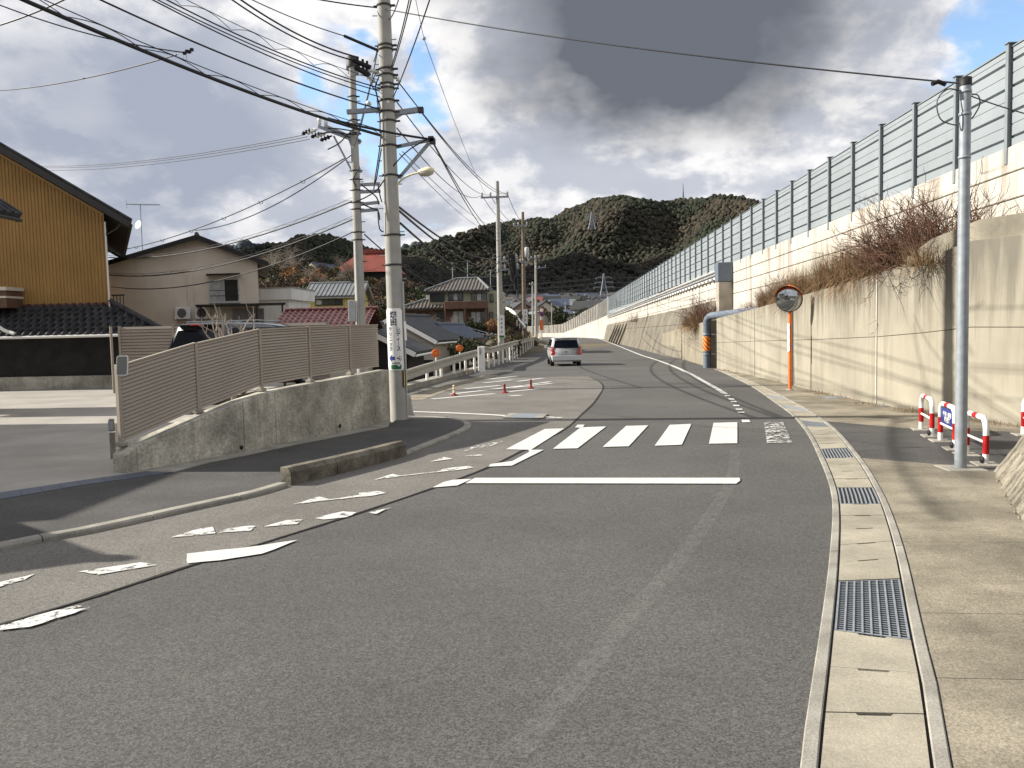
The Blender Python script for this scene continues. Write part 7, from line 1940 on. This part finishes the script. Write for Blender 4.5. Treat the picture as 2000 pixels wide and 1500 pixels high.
def crowns(name, H, x0, x1, y0, y1, n, s0, s1, mat, edge=None):
    base = []; fs0 = []
    N_ = 6
    for i, (r_, z_) in enumerate(((0,-.6),(.85,-.35),(1,.15),(.65,.75),(0,1))):
        for j in range(N_ if 0 < i < 4 else 1): a = 2*math.pi*j/N_+i*.5; base.append((r_*math.cos(a), r_*math.sin(a), z_))
    fs0 = [(0,1+(j+1)%N_,1+j) for j in range(N_)]+[(1+i*N_+j,1+i*N_+(j+1)%N_,1+(i+1)*N_+(j+1)%N_,1+(i+1)*N_+j) for i in range(2) for j in range(N_)]+[(1+2*N_+j,1+2*N_+(j+1)%N_,1+3*N_) for j in range(N_)]
    base = np.array(base); m = len(base); V = np.zeros((n,m,3)); xs_ = rng.uniform(x0,x1,n); ys_ = y1-(y1-y0)*rng.uniform(0,1,n)**1.0
    s = rng.uniform(s0,s1,n)*np.where(rng.uniform(size=n) < .12, 1.35, 1)
    hs = np.array([H(x, y) for x, y in zip(xs_, ys_)])
    V = base[None]*(s[:,None,None]*rng.uniform(.75,1.25,(n,m,1)))*np.stack([np.ones(n),np.ones(n),rng.uniform(.8,1.3,n)],1)[:,None]
    V = V+np.stack([xs_,ys_,hs+s*.45],1)[:,None]
    me = bpy.data.meshes.new(name)
    loops = []; starts = []; tot = []; k = 0
    for f in fs0: starts.append(k); tot.append(len(f)); loops += list(f); k += len(f)
    loops = np.array(loops); lp = (loops[None]+np.arange(n)[:,None]*m).ravel(); stt = (np.array(starts)[None]+np.arange(n)[:,None]*k).ravel()
    me.vertices.add(n*m); me.vertices.foreach_set('co', V.ravel()); me.loops.add(len(lp)); me.loops.foreach_set('vertex_index', lp.astype(np.int32))
    me.polygons.add(len(stt)); me.polygons.foreach_set('loop_start', stt.astype(np.int32)); me.update(calc_edges=True); me.validate()
    me.materials.append(mat)
    me.polygons.foreach_set('use_smooth', [True]*len(me.polygons))
    o = bpy.data.objects.new(name, me); COL.objects.link(o); return o
f1 = crowns('forest', Hb, -400, 700, 1330, 1925, 26000, 2.4, 5.2, M['forest']); tag(f1, 'mixed green and brown forest covering the upper big hill', 'forest', kind='stuff')
f2 = crowns('forest', Hb, -330, 480, 930, 1380, 16000, 2.0, 4.2, M['forest_shade_tone']); tag(f2, 'woodland coloured dark as if in shade on the lower slopes of the big hill', 'forest', kind='stuff')
f3 = crowns('forest', Hl, -570, -160, 760, 1420, 14000, 2.2, 4.6, M['forest']); tag(f3, 'green forest covering the smaller left hill', 'forest', kind='stuff')
f4 = crowns('forest', Hf, -1900, 0, 3500, 4230, 3500, 13, 22, M['hill_far_haze']); tag(f4, 'forest tinted bluish for haze on the distant hills', 'forest', kind='stuff')

# ---- a cumulus mesh added out of view to shade the lower slopes
cl_ = MB(); random.seed(31)
cc = Vector((60,1130,60))-ldir*1900
for k in range(46):
    a = rr(0,6.28); q = math.sqrt(random.random()); r0 = rr(70,150)*(1.15-.5*q)
    blob(cl_, (cc.x+math.cos(a)*q*430, cc.y+math.sin(a)*q*250, cc.z+rr(0,60)*(1-q)+30), r0, (1.2,1.2,.6))
cl_.sm = [True]*len(cl_.sm)
tag(cl_.build('shade_cloud', pm('cloud_white', (.8,.8,.8), .05, .01, 1, 0)), 'unseen white cumulus added to shade the lower hill slopes', 'shade_cloud', kind='stuff')

# ---- distant town
tw_wall = [M['white_wall'], M['cream_wall'], M['grey_wall'], M['beige_wall'], pm('tw_brown', (.22,.17,.13), .1, 1)]
tw_roof = [M['char_roof'], M['grey_tile'], M['dark_tile'], M['brown_tile'], M['blue_roof'], M['grey_tile'], M['char_roof']]
def mini(wm_, rm):
    w_, d_, h_, r_ = 1, 1, 1, .55
    wa_ = MB().add([(-.5,-.5,-.3),(.5,-.5,-.3),(.5,.5,-.3),(-.5,.5,-.3),(-.5,-.5,1),(.5,-.5,1),(.5,.5,1),(-.5,.5,1),(-.5,0,1.5),(.5,0,1.5)], [(0,1,5,4),(1,2,6,9,5),(2,3,7,6),(3,0,4,8,7)]).mesh('wall', wm_)
    ro_ = MB().prism([(-.6,-.64,.88),(.6,-.64,.88),(.6,0,1.52),(-.6,0,1.52)], (0,0,.10)).prism([(-.6,.64,.88),(.6,.64,.88),(.6,0,1.52),(-.6,0,1.52)], (0,0,.10)).mesh('roof', rm, fixn=True)
    return wa_, ro_
MIN = [mini(a_, b_) for a_ in tw_wall for b_ in tw_roof[:5]]
WN = {'white_flat_wall':'white','cream_siding':'cream','grey_render':'grey','beige_render':'beige','tw_brown':'brown'}
RN = {'charcoal_roof':'charcoal','grey_roof_tile':'grey tiled','dark_roof_tile':'black tiled','brown_roof_tile':'brown tiled','blue_tile_roof':'blue'}
def LBT(w, r, two, red):
    if red: return 'cream house with a red roof in the distant town'
    return ('two storey ' if two else 'single storey ')+WN[w.materials[0].name]+' house with '+RN[r.materials[0].name]+' roof in the distant town'
redm = mini(M['cream_wall'], M['red_roof'])
win_me = MB().box(-.5,.5,-.02,.02,-.5,.5).mesh('window', M['glass'])
random.seed(21); placed = []
tries = 0
while len(placed) < 230 and tries < 9000:
    tries += 1
    Y = 290+680*random.random()**.9; px = rr(975,1275); x = (px-1085)/1600*Y
    if any(abs(x-a) < 9 and abs(Y-b_) < 12 for a, b_ in placed): continue
    placed.append((x,Y)); z = terrain(x,Y)
    wm_, rm = random.choice(MIN)
    red = len(placed) in (12, 60)
    if red: wm_, rm = redm
    two = random.random() < .55
    t = thing('town_house', LBT(wm_, rm, two, red), 'house', (x,Y,z), LBT(wm_, rm, two, red)+' group')
    S = Matrix.Translation((x,Y,z)) @ Matrix.Rotation(random.choice([0,math.pi/2])+rr(-.5,.5),4,'Z') @ Matrix.Diagonal((rr(7,11),rr(5.5,7.5),(rr(4.6,5.4) if two else rr(2.8,3.3)),1))
    inst(wm_, 'wall', t, S); inst(rm, 'roof', t, S)
    if Y < 480:
        for k in range(3): inst(win_me, 'window', t, S @ Matrix.Translation((-.3+.3*k,-.505,.62)) @ Matrix.Diagonal((.16,1,.18,1)))
tt = 0
for k in range(90):
    Y = rr(260,950); px = rr(980,1260); x = (px-1085)/1600*Y
    z = terrain(x,Y); kind = random.choice(['dark','olive','dark']); s = rr(1.2,2.6)
    t = thing('tree', 'dark tree among the houses of the distant town', 'tree', (x,Y,z), 'trees of the distant town'); sc = Matrix.Translation((x,Y,z)) @ Matrix.Diagonal((s,s,s,1)); inst(CR[kind],'crown',t,sc); inst(STEM,'trunk',t,sc)
for px, Y, top in ((1060,330,592),(1105,300,606),(1150,340,600),(1000,360,588),(1118,380,596),(1078,280,610)):
    b_ = atY(px,640,Y); z = terrain(b_.x,Y); t = thing('utility_pole', 'hair thin utility pole among the distant houses', 'utility pole', (b_.x,Y,z), 'poles of the distant town'); tz = min(max(atY(px,top,Y).z, z+8), z+13)
    MB().tube([(b_.x,Y,z),(b_.x,Y,tz)], .15, 6).build('shaft', M['conc_pole'], t); MB().box(b_.x-.9,b_.x+.9,Y-.06,Y+.06,tz-.8,tz-.65).build('crossarm', M['galv'], t)
# round signs on the far road
b_ = atY(1058,640,112); ts_ = thing('road_sign', 'pair of small round road signs beyond the orange banner', 'road sign', (b_.x,112,terrain(b_.x,112)))
MB().tube([(b_.x,112,terrain(b_.x,112)), atY(1058,603,112)], .05, 6).build('post', M['galv'], ts_)
for py, m in ((606,'white'),(614,'blue')):
    c = atY(1058,py,111.9); MB().lathe([(.001,.02),(.26,.02),(.3,0),(.001,-.02)], c, (0,-1,0), 14).build('sign_disc', M[m], ts_)
    MB().lathe([(.24,.025),(.31,.022)], c, (0,-1,0), 14).build('sign_rim', M['red'], ts_)

# ---- lattice towers
def pylon(px, pyb, pyt, Y, wb_, label, arms=3, name='pylon', zb=None):
    b_ = atY(px,pyb,Y); t_ = atY(px,pyt,Y); h = t_.z-b_.z
    t = thing(name, label, 'pylon', b_)
    n = 9; lv = []
    for k in range(n+1):
        f = k/n; w_ = wb_*(1-f)**1.35*.5+wb_*.04; z = b_.z+h*f
        lv.append([Vector((b_.x+sx*w_,Y+sy*w_,z)) for sx, sy in ((-1,-1),(1,-1),(1,1),(-1,1))])
    th = max(.16, Y*.00030)
    for j in range(4):
        MB().tube([l[j] for l in lv], th, 4).build('leg', M['galv'], t)
    br3 = MB()
    for a_, c_ in zip(lv, lv[1:]):
        for j in range(4):
            br3.beam(a_[j], c_[(j+1)%4], th*.9, th*.9); br3.beam(a_[(j+1)%4], c_[j], th*.9, th*.9)
    tag(br3.build('bracing', M['galv'], t), kind='stuff')
    for k in range(arms):
        z = b_.z+h*(.55+.16*k); w_ = wb_*(.95-.12*k)
        for s in (-1,1):
            MB().beam((b_.x,Y,z), (b_.x+s*w_,Y,z+.15*wb_*.1), th*1.6, th*1.6).build('crossarm', M['galv'], t); MB().beam((b_.x,Y,z+h*.05), (b_.x+s*w_,Y,z+.1), th, th).build('arm_stay', M['galv'], t)
            MB().tube([(b_.x+s*w_,Y,z),(b_.x+s*w_,Y,z-h*.045)], th*1.3, 5).build('insulator', M['galv'], t)
    return t, b_, h
_, pb_, ph_ = pylon(1180, 594, 534, 600, 7.6, 'lattice power pylon rising behind the noise barrier above the town', 3)
pylon(1156, 448, 414, 1500, 12, 'small white lattice pylon high on the forested hillside', 3)
pylon(1334, 394, 358, 1900, 5, 'slender lattice mast on the crest of the big hill', 0, 'radio_mast')
for k in range(3):
    z = pb_.z+ph_*(.55+.16*k)-.5; w_ = 7.6*(.95-.12*k)
    for s in (-1,1):
        a_ = Vector((pb_.x+s*w_,600,z)); wire(a_, a_+Vector((260,200,40)), 8, .07, 'power line sweeping right from the lattice pylon', 'pylon lines to the right', 'wire'); wire(a_, a_+Vector((-300,60,6)), 6, .07, 'power line sweeping left from the lattice pylon', 'pylon lines to the left', 'wire')
